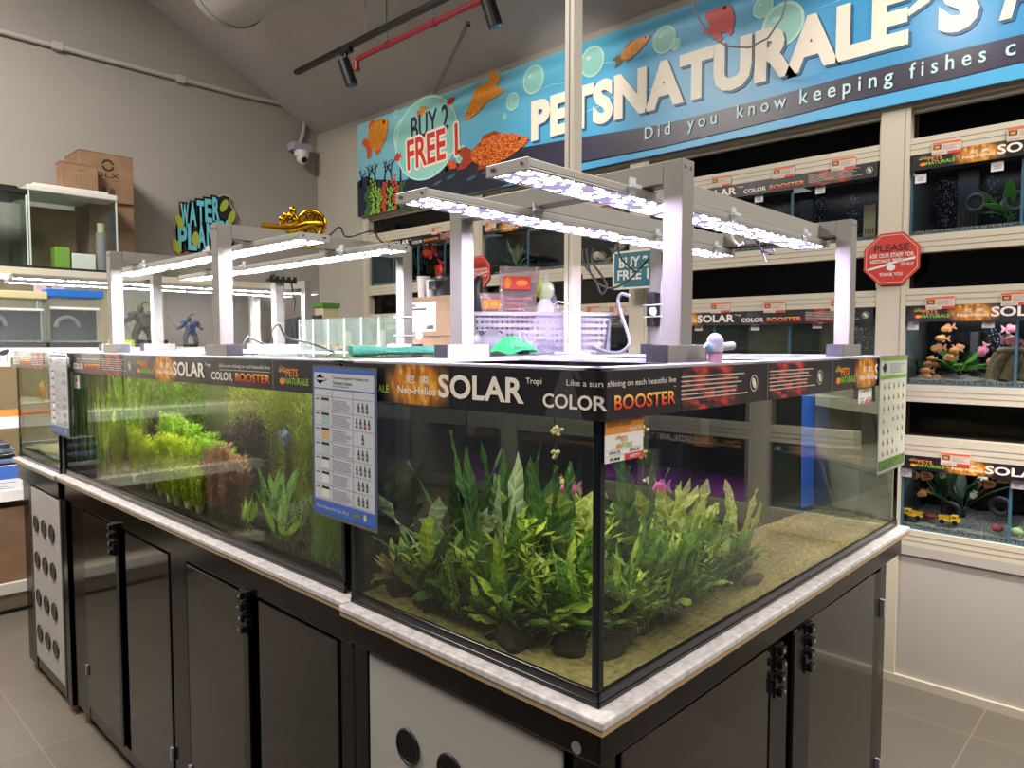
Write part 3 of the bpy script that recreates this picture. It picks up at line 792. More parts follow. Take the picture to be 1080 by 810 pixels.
for (x, y, lb) in ((965, 194, 'white number tag in the corner of the top right tank'), (1045, 181.5, 'white number tag on the second glass of the top right tank'),
                   (957, 348, 'white number tag in the corner of the orange fish tank'), (1035.5, 346, 'white number tag above the pink fish'),
                   (950, 502, 'white number tag in the corner of the toy truck tank'), (1066, 515, 'white number tag at the frame edge of the bottom row'),
                   (796, 214, 'white number tag on the left divider of the blue bubbling tank'), (860, 205, 'white number tag on the right divider of the blue bubbling tank'),
                   (733, 349, 'white number tag at the left of the murky driftwood tank'), (792, 348.5, 'white number tag at the middle of the murky driftwood tank'), (857, 346.5, 'white number tag at the right of the murky driftwood tank')):
    o = tag0 if first else dup(tag0); first = False
    o.location = PX(x, y, TX0 - .0022); tag(o, lb, 'tag', 'number tags on the rack glass')

# octagonal signs, and the blue offer sign
def octagon(name, px, py, X, r, label, txt=True):
    c = PX(px, py, X); m = MB()
    P = [(r * math.cos(PI / 8 + i * PI / 4) / math.cos(PI / 8), r * math.sin(PI / 8 + i * PI / 4) / math.cos(PI / 8)) for i in range(8)]
    vs = [(c.x, c.y - a, c.z + b) for a, b in P] + [(c.x + .004, c.y - a, c.z + b) for a, b in P]
    m.add(vs, [tuple(range(8)), tuple(range(15, 7, -1))] + [(i, (i + 1) % 8, 8 + (i + 1) % 8, 8 + i) for i in range(8)], M_redsign)
    s = Sheet(m, plane_fn(c, (0, -1, 0), (0, 0, 1), (-1, 0, 0)), .0008)
    for i in range(8):
        a, b = P[i], P[(i + 1) % 8]
        for j in range(9):
            t = (j + .15) / 9; t2 = (j + .8) / 9; q = .90; q2 = .925
            s.poly([((a[0] + (b[0] - a[0]) * t) * q, (a[1] + (b[1] - a[1]) * t) * q), ((a[0] + (b[0] - a[0]) * t2) * q, (a[1] + (b[1] - a[1]) * t2) * q),
                    ((a[0] + (b[0] - a[0]) * t2) * q2, (a[1] + (b[1] - a[1]) * t2) * q2), ((a[0] + (b[0] - a[0]) * t) * q2, (a[1] + (b[1] - a[1]) * t) * q2)], M_paper, 1)
    s.text('PLEASE', -.62 * r, .62 * r, .30 * r, .56 * r, M_ink, .01, 2)
    s.text('ASK OUR STAFF FOR', -.80 * r, .80 * r, .06 * r, .22 * r, M_paper, .02, 2)
    s.text('ASSISTANCE', -.78 * r, -.02 * r, -.14 * r, .0 * r, M_paper, .02, 2); s.text('WHEN', .04 * r, .42 * r, -.12 * r, .02 * r, M_paper, .02, 2)
    s.text('TO BUY', .34 * r, .80 * r, -.30 * r, -.17 * r, M_paper, .02, 2)
    s.poly([(-.86 * r, -.34 * r), (-.3 * r, -.22 * r), (.1 * r, -.10 * r), (.86 * r, .04 * r), (.84 * r, -.06 * r), (.2 * r, -.16 * r), (-.3 * r, -.30 * r), (-.84 * r, -.42 * r)], M_paper, 2)
    s.disc(0, -.34 * r, .16 * r, .12 * r, M_paper, 12, 2)
    s.text('THANK YOU', -.42 * r, .42 * r, -.66 * r, -.53 * r, M_paper, .02, 2)
    return tag(m.build(name), label, 'sign')
octagon('octagonal_sign', 940, 273, XR - .016, .108, 'red octagonal notice sign fixed to the rack post at the right')
octagon('octagonal_sign', 505, 287, XR - .010, .105, 'red octagonal notice sign on the rack post behind the food bags')
c = PX(646, 306, 2.38); q = PX(686, 262, 2.38)
m = MB().box(2.38, 2.386, q.y, c.y, c.z, q.z, mat('blue green sign', '#2f6a7c', rough=.4))
W_, H_ = c.y - q.y, q.z - c.z
s = Sheet(m, plane_fn((2.38, c.y, c.z), (0, -1, 0), (0, 0, 1), (-1, 0, 0)), .0008)
s.rect(0, W_, 0, H_ * .05, M_paper, k=1); s.rect(0, W_, H_ * .95, H_, M_paper, k=1); s.rect(0, W_ * .05, 0, H_, M_paper, k=1)
s.text('BUY 2', W_ * .18, W_ * .95, H_ * .56, H_ * .84, M_paper, .03, 2); s.text('FREE 1', W_ * .14, W_ * .97, H_ * .24, H_ * .50, M_paper, .03, 2)
s.rect(W_ * .06, W_ * .3, H_ * .06, H_ * .16, mat('pale leaf print', '#b9c8a8', rough=.5), k=2)
tag(m.build('offer_sign'), 'small blue green offer sign standing in front of the rack behind the cables', 'sign')

# ---- creatures and ornaments inside
def fish_mesh(name, L, H, W, body, fin, eye=True, tall=1.0):
    m = MB(); n = 14; k = 10; vs = []; fs = []
    for i in range(n + 1):
        t = i / n; a = math.sin(PI * t ** .75) ** .8 if 0 < t < 1 else .0
        hh = H / 2 * max(a, .16 if t > .5 else .02); ww = W / 2 * max(a, .10 if t > .5 else .02)
        for j in range(k):
            w = 2 * PI * j / k; vs.append((L * (.5 - t * .78), ww * math.cos(w), hh * math.sin(w)))
    for i in range(n):
        for j in range(k): fs.append((i * k + j, i * k + (j + 1) % k, (i + 1) * k + (j + 1) % k, (i + 1) * k + j))
    m.add(vs, fs, body, True); m.add(vs[:k], [tuple(range(k))], body, True)
    T = lambda pts, mm: m.add([(x * L, .0009 * s_, z * H) for s_ in (-1, 1) for x, z in pts], [tuple(range(len(pts))), tuple(range(2 * len(pts) - 1, len(pts) - 1, -1))] + [(i, (i + 1) % len(pts), len(pts) + (i + 1) % len(pts), len(pts) + i) for i in range(len(pts))], mm)
    T([(-.22, .05), (-.40, .42), (-.52, .50), (-.44, 0), (-.52, -.50), (-.40, -.42), (-.22, -.05)], fin)
    T([(.16, .42), (.06, .66 * tall), (-.14, .60 * tall), (-.24, .22), (0, .3)], fin)
    T([(.10, -.40), (.02, -.62 * tall), (-.16, -.55 * tall), (-.22, -.20), (0, -.3)], fin)
    for s_ in (-1, 1):
        m.add([(L * .18, s_ * W * .5, -H * .05), (L * .02, s_ * W * .8, -H * .22), (L * .0, s_ * W * .8, H * .0), ], [(0, 1, 2), (2, 1, 0)], fin)
        m.ball((L * .34, s_ * W * .36, H * .08), L * .028, W * .1, L * .028, M_ink, 8, 6)
    return m.build(name)
M_ofish = mat('orange fish skin', '#d98a4e', rough=.4, var='#e8a56a', scale=60)
M_ofin = mat('pale orange fin', '#e0a27a', rough=.4, trans=.3)
M_pfish = mat('pink fish skin', '#d96a86', rough=.4, var='#e890a2', scale=60)
M_pfin = mat('pale pink fin', '#e2a0ac', rough=.4, trans=.3)
M_rfish = mat('scarlet fish skin', '#d3201c', rough=.35, var='#e8402c', scale=30)
M_rfin = mat('scarlet fin', '#c81a18', rough=.4, trans=.3)
M_wfish = mat('white fish skin', '#d6d2cc', rough=.4)
M_sfish = mat('silver fish skin', '#8f8a86', rough=.35)
M_gfish = mat('pale green fish skin', '#b9c98e', rough=.4)
FX = TX0 + .10
def school(proto, spots, base_label, cat, group, depth=(.05, .28), each=None, sc=(1, 1), seed=1):
    rr = random.Random(seed)
    for i, (x, y, dirn, tilt) in enumerate(spots):
        X = TX0 + rr.uniform(*depth)
        o = proto if i == 0 else dup(proto)
        o.location = PX(x, y, X); o.rotation_euler = (0, tilt, PI / 2 * dirn + rr.uniform(-.35, .35)); o.scale = (rr.uniform(*sc),) * 3
        tag(o, each[i] if each else base_label, cat, group)
# direction: -1 heads to the right of the picture, +1 to the left
fo = fish_mesh('orange_fish', .054, .026, .013, M_ofish, M_ofin)
school(fo, [(994, 357, 1, 0), (1000, 346, 1, .3), (990, 367, 1, .1), (983, 378, 1, 0), (980, 384, 1, .1), (987, 385, -1, 0), (978, 391, 1, 0), (976, 397, -1, 0), (983, 398, 1, .1), (1000, 380, -1, 0), (1011, 366, -1, 0), (1008, 369, 1, .2), (1003, 377, 1, 0), (1023, 389, 1, .2), (989, 398, 1, 0)],
       'small orange fish hovering over the gravel in the middle row right tank', 'fish', 'orange fish in the middle row right tank', sc=(.8, 1.15), seed=5)
fp = fish_mesh('pink_fish', .062, .032, .014, M_pfish, M_pfin)
school(fp, [(1065, 347, -1, 0), (1064, 358, -1, 0), (1075, 362, 1, 0), (1037, 369, 1, 1.2), (1049, 382, 1, -.2), (1050, 399, 1, 1.2), (1076, 389, 1, 0), (1077, 396, -1, 0)],
       'small pink fish around the brown rock in the middle row right tank', 'fish', 'pink fish in the middle row right tank', sc=(.85, 1.1), seed=6)
fo2 = dup(fo)
school(fo2, [(975, 502, -1, 0), (1041, 511, -1, -.1), (974, 520, 1, .5), (1056, 505, -1, .2)], '', 'fish', 'orange fish in the toy truck tank', depth=(.04, .15), sc=(1.0, 1.3),
       each=['orange fish nearest the left corner of the toy truck tank', 'orange fish in front of the divider in the toy truck tank', 'dim orange fish low on the left behind the toy trucks', 'small orange fish beside the number tag of the bottom row'])
fw_ = fish_mesh('white_fish', .036, .024, .012, M_wfish, M_wfish)
school(fw_, [(995, 501, 1, 1.0), (1027, 522, 1, 1.2), (1037, 504, -1, .4)], '', 'fish', 'white fish in the toy truck tank', each=['white fish under the header of the toy truck tank', 'white fish beside the dark plant of the toy truck tank', 'tiny white fish right of the plant in the toy truck tank'])
fy = fish_mesh('yellow_green_fish', .055, .032, .015, M_gfish, M_gfish)
fy.location = PX(1075, 561, TX0 + .05); fy.rotation_euler = (0, 0, PI / 2); tag(fy, 'pale yellow green fish low at the frame edge of the bottom row', 'fish')
fr = fish_mesh('red_fish', .145, .095, .04, M_rfish, M_rfin, tall=1.1)
school(fr, [(453, 265, 1, 0), (464, 284, 1, 1.3)], '', 'fish', 'big red fish of the far left tank', depth=(.06, .1), sc=(.9, .95), each=['big red fish swimming level in the far left top tank', 'big red fish pointing upward in the far left top tank'])
fk = fish_mesh('mottled_fish', .13, .06, .035, mat('cream brown fish skin', '#cbb9a0', rough=.4, var='#4a3a30', scale=18), mat('brown fin', '#6b5546', rough=.5))
school(fk, [(634, 272, 1, -.4), (652, 262, -1, -.3), (648, 213, 1, .1), (674, 258, -1, 0)], '', 'fish', 'mottled fish in the top row tank above the cables', depth=(.05, .12), sc=(.75, 1.0),
       each=['cream and black fish above the loose grey cables', 'cream brown fish above the small offer sign', 'red brown fish seen between the two light bars', 'dark mottled fish beside the rear frame post'])
for o in list(COL.objects):
    if o.get('label') == 'red brown fish seen between the two light bars':
        o.data = o.data.copy(); o.data.materials[0] = mat('red mottled fish skin', '#9c3a40', rough=.4, var='#c98a86', scale=22); o.scale = (1.3,) * 3

# plants, rocks, toys in the rack tanks
def leaf(m, p, yaw, pitch, L, W, mt, droop=.6, n=7, fold=.25, wavy=0.0, tip=1.0, ph=0.0, stemf=0.0, roll=0.0):
    """one leaf blade: a folded, drooping, wavy-edged ribbon with its own UV along and across"""
    p = Vector(p); d = Vector((math.cos(yaw) * math.cos(pitch), math.sin(yaw) * math.cos(pitch), math.sin(pitch)))
    side = Vector((-math.sin(yaw), math.cos(yaw), 0)); vs = []; fs = []; uv = []
    if roll: side = (Matrix.Rotation(roll, 3, d) @ side)
    step = L / n
    for i in range(n + 1):
        t = i / n
        tt = max(0.0, (t - stemf) / (1 - stemf))
        w = W * .5 * (math.sin(PI * min(1.0, tt ** tip * .97 + .03)) ** .8) if tt > 0 else W * .035
        w = max(w, W * .03)
        nrm = side.cross(d)
        wob = wavy * W * math.sin(ph + i * 2.1); wob2 = wavy * W * math.sin(ph + 1.4 + i * 2.3)
        we = w * (1 + wavy * 1.6 * math.sin(ph * 3 + i * 2.6)); we2 = w * (1 + wavy * 1.6 * math.sin(ph * 2 + i * 2.9))
        vs += [p + side * we + nrm * (fold * w + wob), p, p - side * we2 + nrm * (fold * w + wob2)]
        uv += [(0.001, t), (.5, t), (1, t)]
        p = p + d * step
        d = (d + Vector((0, 0, -droop / n))).normalized()
    for i in range(n):
        a = 3 * i; fs += [(a, a + 3, a + 4, a + 1), (a + 1, a + 4, a + 5, a + 2)]
    m.add(vs, fs, mt, True, uv=uv)
M_lf1 = mat('mid green leaf', '#4f8a32', rough=.5, var='#3b6f28', scale=14, trans=.25)
M_lf2 = mat('dark green leaf', '#2f5a2a', rough=.5, var='#254a22', scale=14, trans=.2)
M_lf4 = mat('shadowed bottle green leaf', '#274028', rough=.5, var='#1d3220', scale=14, trans=.15)  # darkest of the rack plant greens, mottled by noise
M_lf3 = mat('pale sage leaf', '#8c9a76', rough=.5, var='#6f7d5c', scale=14, trans=.2)
def rosette(name, base, n, L, W, mt, label, pitch=(.7, 1.3), droop=.9, yaw0=None, seed=1, group=None, stemf=.3, wavy=.05, parts=True):
    rr = random.Random(seed); b = Vector(base)
    t = thing(name, label, 'plant', b, group)
    m = MB()
    for i in range(n):
        leaf(m, b + Vector((rr.uniform(-.006, .006), rr.uniform(-.006, .006), .004)), i * 2.4 + rr.uniform(-.3, .3), rr.uniform(*pitch), L * rr.uniform(.7, 1.1), W * rr.uniform(.8, 1.15), mt, droop * rr.uniform(.6, 1.2), 7, .25, wavy, 1.0, rr.random() * 6, stemf)
    m.build('leaves', t)
    MB().lathe([(.004, -.012), (.010, -.006), (.011, .004), (.004, .012)], b, mat('brown root stock', '#3b2a1a', rough=.9), 8).build('root_stock', t)
    return t
def in_tank(x, y, dX): return PX(x, y, TX0 + dX)
def on_floor(bay_z, x, dX):
    # a point on the gravel of a tier under picture column x
    return PX(x, 400, TX0 + dX).y
def gbase(tier, x, yref, dX):
    p = PX(x, yref, TX0 + dX); return (p.x, p.y, TIERS[tier][0] + .045)
rosette('leafy_plant', gbase('top', 1066, 225, .16), 9, .17, .055, M_lf1, 'broad leaved green plant in the top right tank at the frame edge', (.3, 1.2), 1.0, seed=3)
rosette('leafy_plant', gbase('middle', 1012, 395, .22), 12, .15, .05, M_lf1, 'green bushy plant behind the orange fish', (.3, 1.3), .8, seed=4)
rosette('leafy_plant', gbase('middle', 1003, 398, .28), 10, .13, .045, M_lf2, 'low dark green plant under the orange fish', (.2, 1.1), .9, seed=5)
rosette('leafy_plant', gbase('bottom', 996, 540, .24), 9, .26, .04, M_lf4, 'tall dark plant behind the left yellow toy truck', (.9, 1.45), .8, seed=6)
rosette('leafy_plant', gbase('bottom', 1016, 540, .22), 9, .25, .045, M_lf4, 'tall dark broad leaved plant behind the right yellow toy truck', (.7, 1.4), 1.0, seed=7)
rosette('leafy_plant', gbase('top', 545, 300, .2), 16, .20, .035, M_lf3, 'pale sage bush in the top row tank above the food bags', (.2, 1.4), .8, seed=8)
rosette('leafy_plant', gbase('middle', 968, 400, .2), 5, .05, .016, M_lf1, 'tiny yellow green sprig in the corner of the orange fish tank', (.8, 1.4), .5, seed=9)

def rock(name, c, rx, ry, rz, mt, label, seed=1, holes=False, cat='rock'):
    rr = random.Random(seed); bm = bmesh.new(); bmesh.ops.create_icosphere(bm, subdivisions=3, radius=1)
    ph = [(Vector((rr.uniform(-1, 1), rr.uniform(-1, 1), rr.uniform(-1, 1))).normalized(), rr.uniform(-.28, .3), rr.uniform(.3, .8)) for _ in range(14)]
    vs = []
    for v in bm.verts:
        s_ = 1.0
        for d, a, w in ph: s_ += a * max(0, v.co.normalized().dot(d) - w) / (1 - w)
        vs.append((c[0] + rx * v.co.x * s_, c[1] + ry * v.co.y * s_, c[2] + rz * max(-.85, v.co.z * s_)))
    fs = [tuple(q.index for q in f.verts) for f in bm.faces]; bm.free()
    return tag(MB().add(vs, fs, mt, True).build(name), label, cat)
M_brock = mat('brown cave rock', '#4f3f2e', rough=.9, var='#756848', scale=22, bump=.6)
g = gbase('middle', 1068, 380, .14); m = MB()
rr = random.Random(3)
for i in range(9):
    a = i * .75; m.tube([(g[0] + .05 * math.cos(a), g[1] + .065 * math.sin(a), g[2] - .02), (g[0] + .045 * math.cos(a + .3), g[1] + .06 * math.sin(a + .3), g[2] + .045), (g[0] + .03 * math.cos(a + .6), g[1] + .05 * math.sin(a + .6), g[2] + .085)], [.028, .022 + .006 * rr.random(), .020], M_brock, 8)
m.lathe([(.030, .080), (.052, .088), (.057, .102), (.045, .112), (.030, .106)], g, M_brock, 14)
tag(m.build('cave_ornament'), 'brown hollow tree stump ornament among the pink fish', 'ornament')
rock('red_rock', gbase('bottom', 981, 556, .09), .016, .018, .013, mat('dull red rock', '#6d1f28', rough=.8, var='#9c3a44', scale=40), 'small red rock between the two yellow toy trucks', 2)
rock('red_rock', gbase('bottom', 1052, 566, .05), .016, .02, .014, mat('dull red rock', '#6d1f28', rough=.8), 'tiny red stone by the divider in the toy truck tank', 3)
M_toy = mat('yellow toy plastic', '#d9a62a', rough=.35)
def truck(px, py, label, flip=1):
    b = PX(px, py, TX0 + .045); b.z = TIERS['bottom'][0] + .036; t = thing('toy_truck', label, 'toy truck', (b.x, b.y, b.z), 'yellow toy trucks')
    y = lambda a: b.y - a * flip
    MB().box(b.x - .022, b.x + .022, y(-.05), y(.05), b.z + .014, b.z + .024, M_toy).build('chassis', t, .002)
    q = MB().box(b.x - .02, b.x + .02, y(.008), y(.04), b.z + .024, b.z + .052, M_toy); q.box(b.x - .0205, b.x + .0205, y(.014), y(.034), b.z + .036, b.z + .047, mat('toy window', '#4a3a20', rough=.2)); q.box(b.x - .012, b.x + .012, y(.04), y(.054), b.z + .02, b.z + .034, M_toy)
    q.build('cab', t, .002)
    q = MB(); q.add([(b.x - .022, y(-.055), b.z + .040), (b.x + .022, y(-.055), b.z + .040), (b.x + .022, y(.004), b.z + .044), (b.x - .022, y(.004), b.z + .044), (b.x - .02, y(-.04), b.z + .024), (b.x + .02, y(-.04), b.z + .024), (b.x + .02, y(0), b.z + .024), (b.x - .02, y(0), b.z + .024)], [(0, 1, 5, 4), (1, 2, 6, 5), (2, 3, 7, 6), (3, 0, 4, 7), (4, 5, 6, 7)], M_toy)
    q.build('tipper_bed', t)
    t.scale = (.74, .74, .74)
    for a in (-.032, .030):
        for s_ in (-1, 1): MB().cyl((b.x + s_ * .024 - .006, y(a), b.z + .012), (b.x + s_ * .024 + .006, y(a), b.z + .012), .013, M_black, 14).build('wheel', t)
truck(962, 560, 'yellow toy truck standing at the left corner of the bottom tank', -1)
truck(1001, 563, 'yellow toy truck in the bottom tank right of the red rock', 1)
# filter rings and round suction pads behind the glass
for (x, y, tier, lab) in ((1055, 534, .2, 'round grey sponge filter beside the divider of the toy truck tank'), (1003, 539, .2, 'round grey pipe ring behind the right toy truck'), (1029, 214, .18, 'round grey pipe end in the top right tank'), (1071, 212, .12, 'dark ring at the foot of the green plant, top right tank')):
    c = PX(x, y, TX0 + tier); m = MB()
    m.tube([(c.x, c.y + .032 * math.cos(t * PI / 10), c.z + .032 * math.sin(t * PI / 10)) for t in range(20)], .011, M_filter, 8, True)
    m.cyl((c.x + .0, c.y, c.z), (c.x + .03, c.y, c.z), .018, M_black, 12)
    tag(m.build('pipe_ring'), lab, 'pipe')
# bubble columns: fine bubbles, one object per column
bm_ = bmesh.new(); bmesh.ops.create_icosphere(bm_, subdivisions=1, radius=1); bv = [v.co.copy() for v in bm_.verts]; bf = [tuple(q.index for q in f.verts) for f in bm_.faces]; bm_.free()
def bubbles(px0, px1, py0, py1, n, lab, dX=.2):
    rr = random.Random(px0); m = MB()
    for i in range(n):
        p = PX(rr.gauss((px0 + px1) / 2, (px1 - px0) / 4), rr.uniform(py0, py1), TX0 + dX + rr.uniform(-.05, .05)); r_ = rr.uniform(.0008, .0021)
        m.add([p + v * r_ for v in bv], bf, M_bubble, True)
    tag(m.build('bubbles'), lab, 'bubbles', kind='stuff')
bubbles(985, 1010, 190, 240, 170, 'column of fine air bubbles in the left part of the top right tank')
bubbles(1040, 1056, 186, 230, 90, 'column of fine air bubbles by the divider of the top right tank')
bubbles(855, 875, 208, 250, 90, 'fine air bubbles right of the divider in the blue top row tank')
bubbles(893, 908, 205, 252, 110, 'fine air bubbles near the right end of the blue top row tank')
bubbles(775, 845, 215, 250, 60, 'scattered bubbles in the middle of the blue top row tank')
bubbles(1040, 1080, 346, 365, 80, 'fine bubbles above the pink fish')
bubbles(893, 920, 345, 368, 90, 'fine bubbles at the right end of the murky tank')
# overflow boxes / grey filter columns
for (x0, x1, y0, y1, dX, lab, mt) in ((1009, 1033, 178, 243, .30, 'tall grey filter box in the top right tank', M_filter), (910, 924, 215, 252, .2, 'tan corner filter box at the right of the blue top row tank', mat('tan filter box', '#8d7d62', rough=.5)),
                                  (843, 857, 210, 248, .28, 'grey filter column left of the divider, blue top row tank', M_filter), (1022, 1032, 350, 396, .3, 'grey corner box in the orange fish tank', M_filter)):
    a, b = PX(x0, y1, TX0 + dX), PX(x1, y0, TX0 + dX)
    m = MB().box(a.x, a.x + .05, b.y, a.y, a.z, b.z, mt)
    for i in range(4): m.box(a.x - .001, a.x, b.y + (a.y - b.y) * (.15 + .2 * i), b.y + (a.y - b.y) * (.22 + .2 * i), a.z + .02, a.z + (b.z - a.z) * .3, M_black)
    tag(m.build('filter_box'), lab, 'filter')
# driftwood in the murky tank, stones and pots
dw = MB(); M_dw = mat('pale driftwood', '#7f7a62', rough=.9, var='#5f5a44', scale=18)
P0 = [gbase('middle', x, y, .12) for x, y in ((815, 360), (835, 360), (850, 358))]
dw.tube([(P0[0][0], P0[0][1], P0[0][2]), (P0[1][0], P0[1][1], P0[1][2] + .05), (P0[2][0], P0[2][1], P0[2][2] + .03)], [.012, .028, .010], M_dw, 8)
dw.tube([(P0[0][0], P0[0][1] + .05, P0[0][2]), (P0[0][0], P0[0][1], P0[0][2] + .02), (P0[1][0], P0[1][1] - .05, P0[1][2] + .0)], [.01, .02, .012], M_dw, 8)
tag(dw.build('driftwood'), 'pale driftwood branch in the murky middle row tank', 'driftwood')
# ---------------------------------------------------------------- island: stands, worktop ledges, tanks
ZT, ZL, ZS, ZSB = .939, .918, 1.417, 1.344
M_marble = mat('white crystalline marble', '#d0cbcc', rough=.25, var='#b0abab', scale=70, bump=.15, detail=6)
M_tan = mat('tan edge band', '#a58c6c', rough=.6)
M_door = mat('dark smoked door panel', '#171513', rough=.07, spec=.55)
M_vent = mat('dark round grille', '#2b2a2b', rough=.5)
M_perf = mat('light grey ventilated panel', '#a5a19c', rough=.45)
M_glide = mat('brass coloured glide', '#8a7a5a', rough=.4, metal=.6)

def ledge(name, x0, x1, y0, y1, label):
    t = thing(name, label, 'worktop', ((x0 + x1) / 2, (y0 + y1) / 2, ZL), 'marble ledges of the island')
    MB().box(x0, x1, y0, y1, ZL + .008, ZT, M_marble).build('slab', t, .003)
    MB().box(x0 + .002, x1 - .002, y0 + .002, y1 - .002, ZL, ZL + .008, M_tan).build('edge_band', t)
ledge('marble_ledge', -.030, 1.405, -.030, .607, 'white marble ledge under the fern tank at the near corner of the island')
ledge('marble_ledge', -.016, 1.40, .609, 2.592, 'long white marble ledge under the bright planted tank')
ledge('marble_ledge', -.022, 1.40, 2.594, 3.245, 'white marble ledge under the gravel tank at the far end')

def grille(t, y, z, r=.031, x=-.004, disc=None, bar=None):
    m = MB(); m.cyl((x, y, z), (x + .006, y, z), r, disc or M_vent, 24)
    m.tube([(x - .001, y + r * math.cos(k * PI / 12), z + r * math.sin(k * PI / 12)) for k in range(24)], .0025, M_black, 6, True)
    for i in range(-5, 6):
        h = math.sqrt(max(0, (r * .92) ** 2 - (i * r * .17) ** 2))
        m.box(x - .0015, x, y + i * r * .17 - .0008, y + i * r * .17 + .0008, z - h, z + h, bar or M_black)
        m.box(x - .0015, x, y - h, y + h, z + i * r * .17 - .0008, z + i * r * .17 + .0008, bar or M_black)
    m.build('round_vent', t)
def latch(t, cx, cz, axis):
    """black double push latch with small bright screws; axis 'x' = on the right face, 'y' = on the long face"""
    def bx(m, a0, a1, d0, d1, z0, z1, mt):
        if axis == 'x': m.box(cx + a0, cx + a1, -d1, -d0, z0, z1, mt)
        else: m.box(-d1 + .004, -d0 + .004, cx + a0, cx + a1, z0, z1, mt)
    m = MB()
    for k in range(4):
        z = cz + .042 - k * .028
        bx(m, -.018, .018, 0, .012, z - .011, z + .011, M_black)
        bx(m, -.010, .010, .012, .022, z - .008, z + .008, M_black)
        bx(m, -.006 + .006 * (k % 2), .002 + .006 * (k % 2), .022, .0235, z - .003, z + .003, mat('bright steel', '#c9c6c0', rough=.2, metal=.9))
    bx(m, -.026, .0, .0, .016, cz - .03, cz - .012, M_black)
    m.build('latch', t, .002)

# near stand (doors face right, ventilated panel faces left)
st = thing('aquarium_stand', 'black stand with ventilated white side panel under the fern tank, doors facing right', 'tank stand', (.68, .3, 0))
f = MB(); f.box(-.012, 1.395, -.012, .600, .862, ZL, M_blackgloss)
f.build('apron', st, .003)
f = MB()
for (x0, x1, y0, y1) in ((0, .045, 0, .045), (0, .045, .555, .60), (1.255, 1.305, 0, .05), (1.255, 1.305, .55, .60)): f.box(x0, x1, y0, y1, .04, .862, M_blackgloss)
f.box(0, 1.30, .002, .03, .04, .10, M_blackgloss); f.box(.002, .03, .03, .57, .04, .10, M_blackgloss)
f.box(.03, 1.30, .05, .59, .06, .862, M_black)
f.build('frame', st, .002)
m = MB(); m.box(-.003, .004, .062, .546, .10, .855, M_perf); pn = m.build('ventilated_panel', st, .006, 3)
for zz in (.715, .555, .395, .235):
    for yy in (.425, .31, .195): grille(pn, yy, zz)
m = MB().cyl((-.014, .028, .876), (-.012, .028, .876), .009, M_grey, 14); m.build('screw_cap', st)
for (x0, x1, kx, hx) in ((.05, .60, (.553, .632), .585), (.668, 1.19, (.668, .752), .735)):
    d = MB().box(x0, x1, -.006, .012, .105, .855, M_door).build('door', st, .002)
    MB().box(kx[0], kx[1], -.0085, -.006, .105, .80 if kx[0] < .6 else .845, M_black).build('door_stile', d)
    latch(d, hx, .80, 'x')
MB().box(1.192, 1.250, -.002, .01, .105, .845, M_black).build('hinge_stile', st)
m = MB()
for zz in (.74, .30): m.box(1.252, 1.262, -.012, 0, zz - .025, zz + .025, M_grey)
m.build('hinge', st)
for (x, y) in ((.022, .022), (.022, .578), (1.28, .025), (1.28, .575)):
    MB().cyl((x, y, 0), (x, y, .04), .018, M_glide, 14).build('foot', st)

# middle stand, four dark doors in two pairs
st = thing('aquarium_stand', 'long black stand with four glossy black doors under the bright planted tank', 'tank stand', (.68, 1.6, 0))
f = MB(); f.box(.004, 1.395, .612, 2.59, .845, ZL, M_blackgloss); f.build('apron', st, .003)
f = MB()
for (y0, y1) in ((.612, .662), (1.43, 1.545), (2.345, 2.50)): f.box(.008, .06, y0, y1, .05, .845, M_blackgloss)
f.box(.010, .05, .64, 2.48, .05, .095, M_blackgloss); f.box(.05, 1.38, .64, 2.48, .07, .845, M_black)
f.build('frame', st, .003)
for (y0, y1, hy, side) in ((1.985, 2.34, 1.995, 1), (1.55, 1.905, None, 0), (1.075, 1.42, 1.06, 1), (.668, 1.005, None, 0)):
    d = MB().box(.004, .016, y0, y1, .10, .838, M_door).build('door', st, .002)
    if side:
        MB().box(.0005, .006, y0 - .022, y0 + .006, .10, .80, M_black).build('door_stile', d)
        latch(d, hy, .80, 'y')
    MB().box(-.002, .006, (y1 if side else y0) - .004, (y1 if side else y0) + .008, .22, .26, M_grey).build('hinge', d)
for y in (.64, 1.49, 2.43):
    MB().cyl((.03, y, 0), (.03, y, .05), .016, M_glide, 14).build('foot', st)

# far stand, ventilated panel on the long side
st = thing('aquarium_stand', 'black stand with round holes in a light grey panel at the far island end', 'tank stand', (.68, 2.92, 0))
f = MB(); f.box(-.008, 1.395, 2.596, 3.235, .845, ZL, M_blackgloss); f.build('apron', st, .003)
f = MB()
M_post = mat('dark bronze post edge', '#3a3632', rough=.3, metal=.4)
for (y0, y1) in ((2.53, 2.61), (3.03, 3.17)):
    f.box(-.002, .05, y0, y1, .035, .845, M_blackgloss); f.box(-.004, -.002, y0 + (0 if y0 > 3 else .06), y1 - (.10 if y0 > 3 else 0), .035, .845, M_post)
f.box(.0, .04, 2.6, 3.05, .04, .09, M_post); f.box(.04, 1.35, 2.56, 3.14, .06, .845, M_black)
f.build('frame', st, .002)
pn = MB().box(-.004, .004, 2.612, 3.03, .085, .835, M_perf).build('ventilated_panel', st, .004)
for zz, y3 in ((.685, 0), (.53, 0), (.365, 0), (.21, 0)):
    for yy in (2.955, 2.835, 2.72): grille(pn, yy, zz, .034, -.006, mat('grey mesh grille', '#6f6963', rough=.5), mat('grey mesh wire', '#564f4a', rough=.5))
for y in (2.57, 3.10):
    MB().cyl((.02, y, 0), (.02, y, .035), .020, M_glide, 14).build('foot', st)

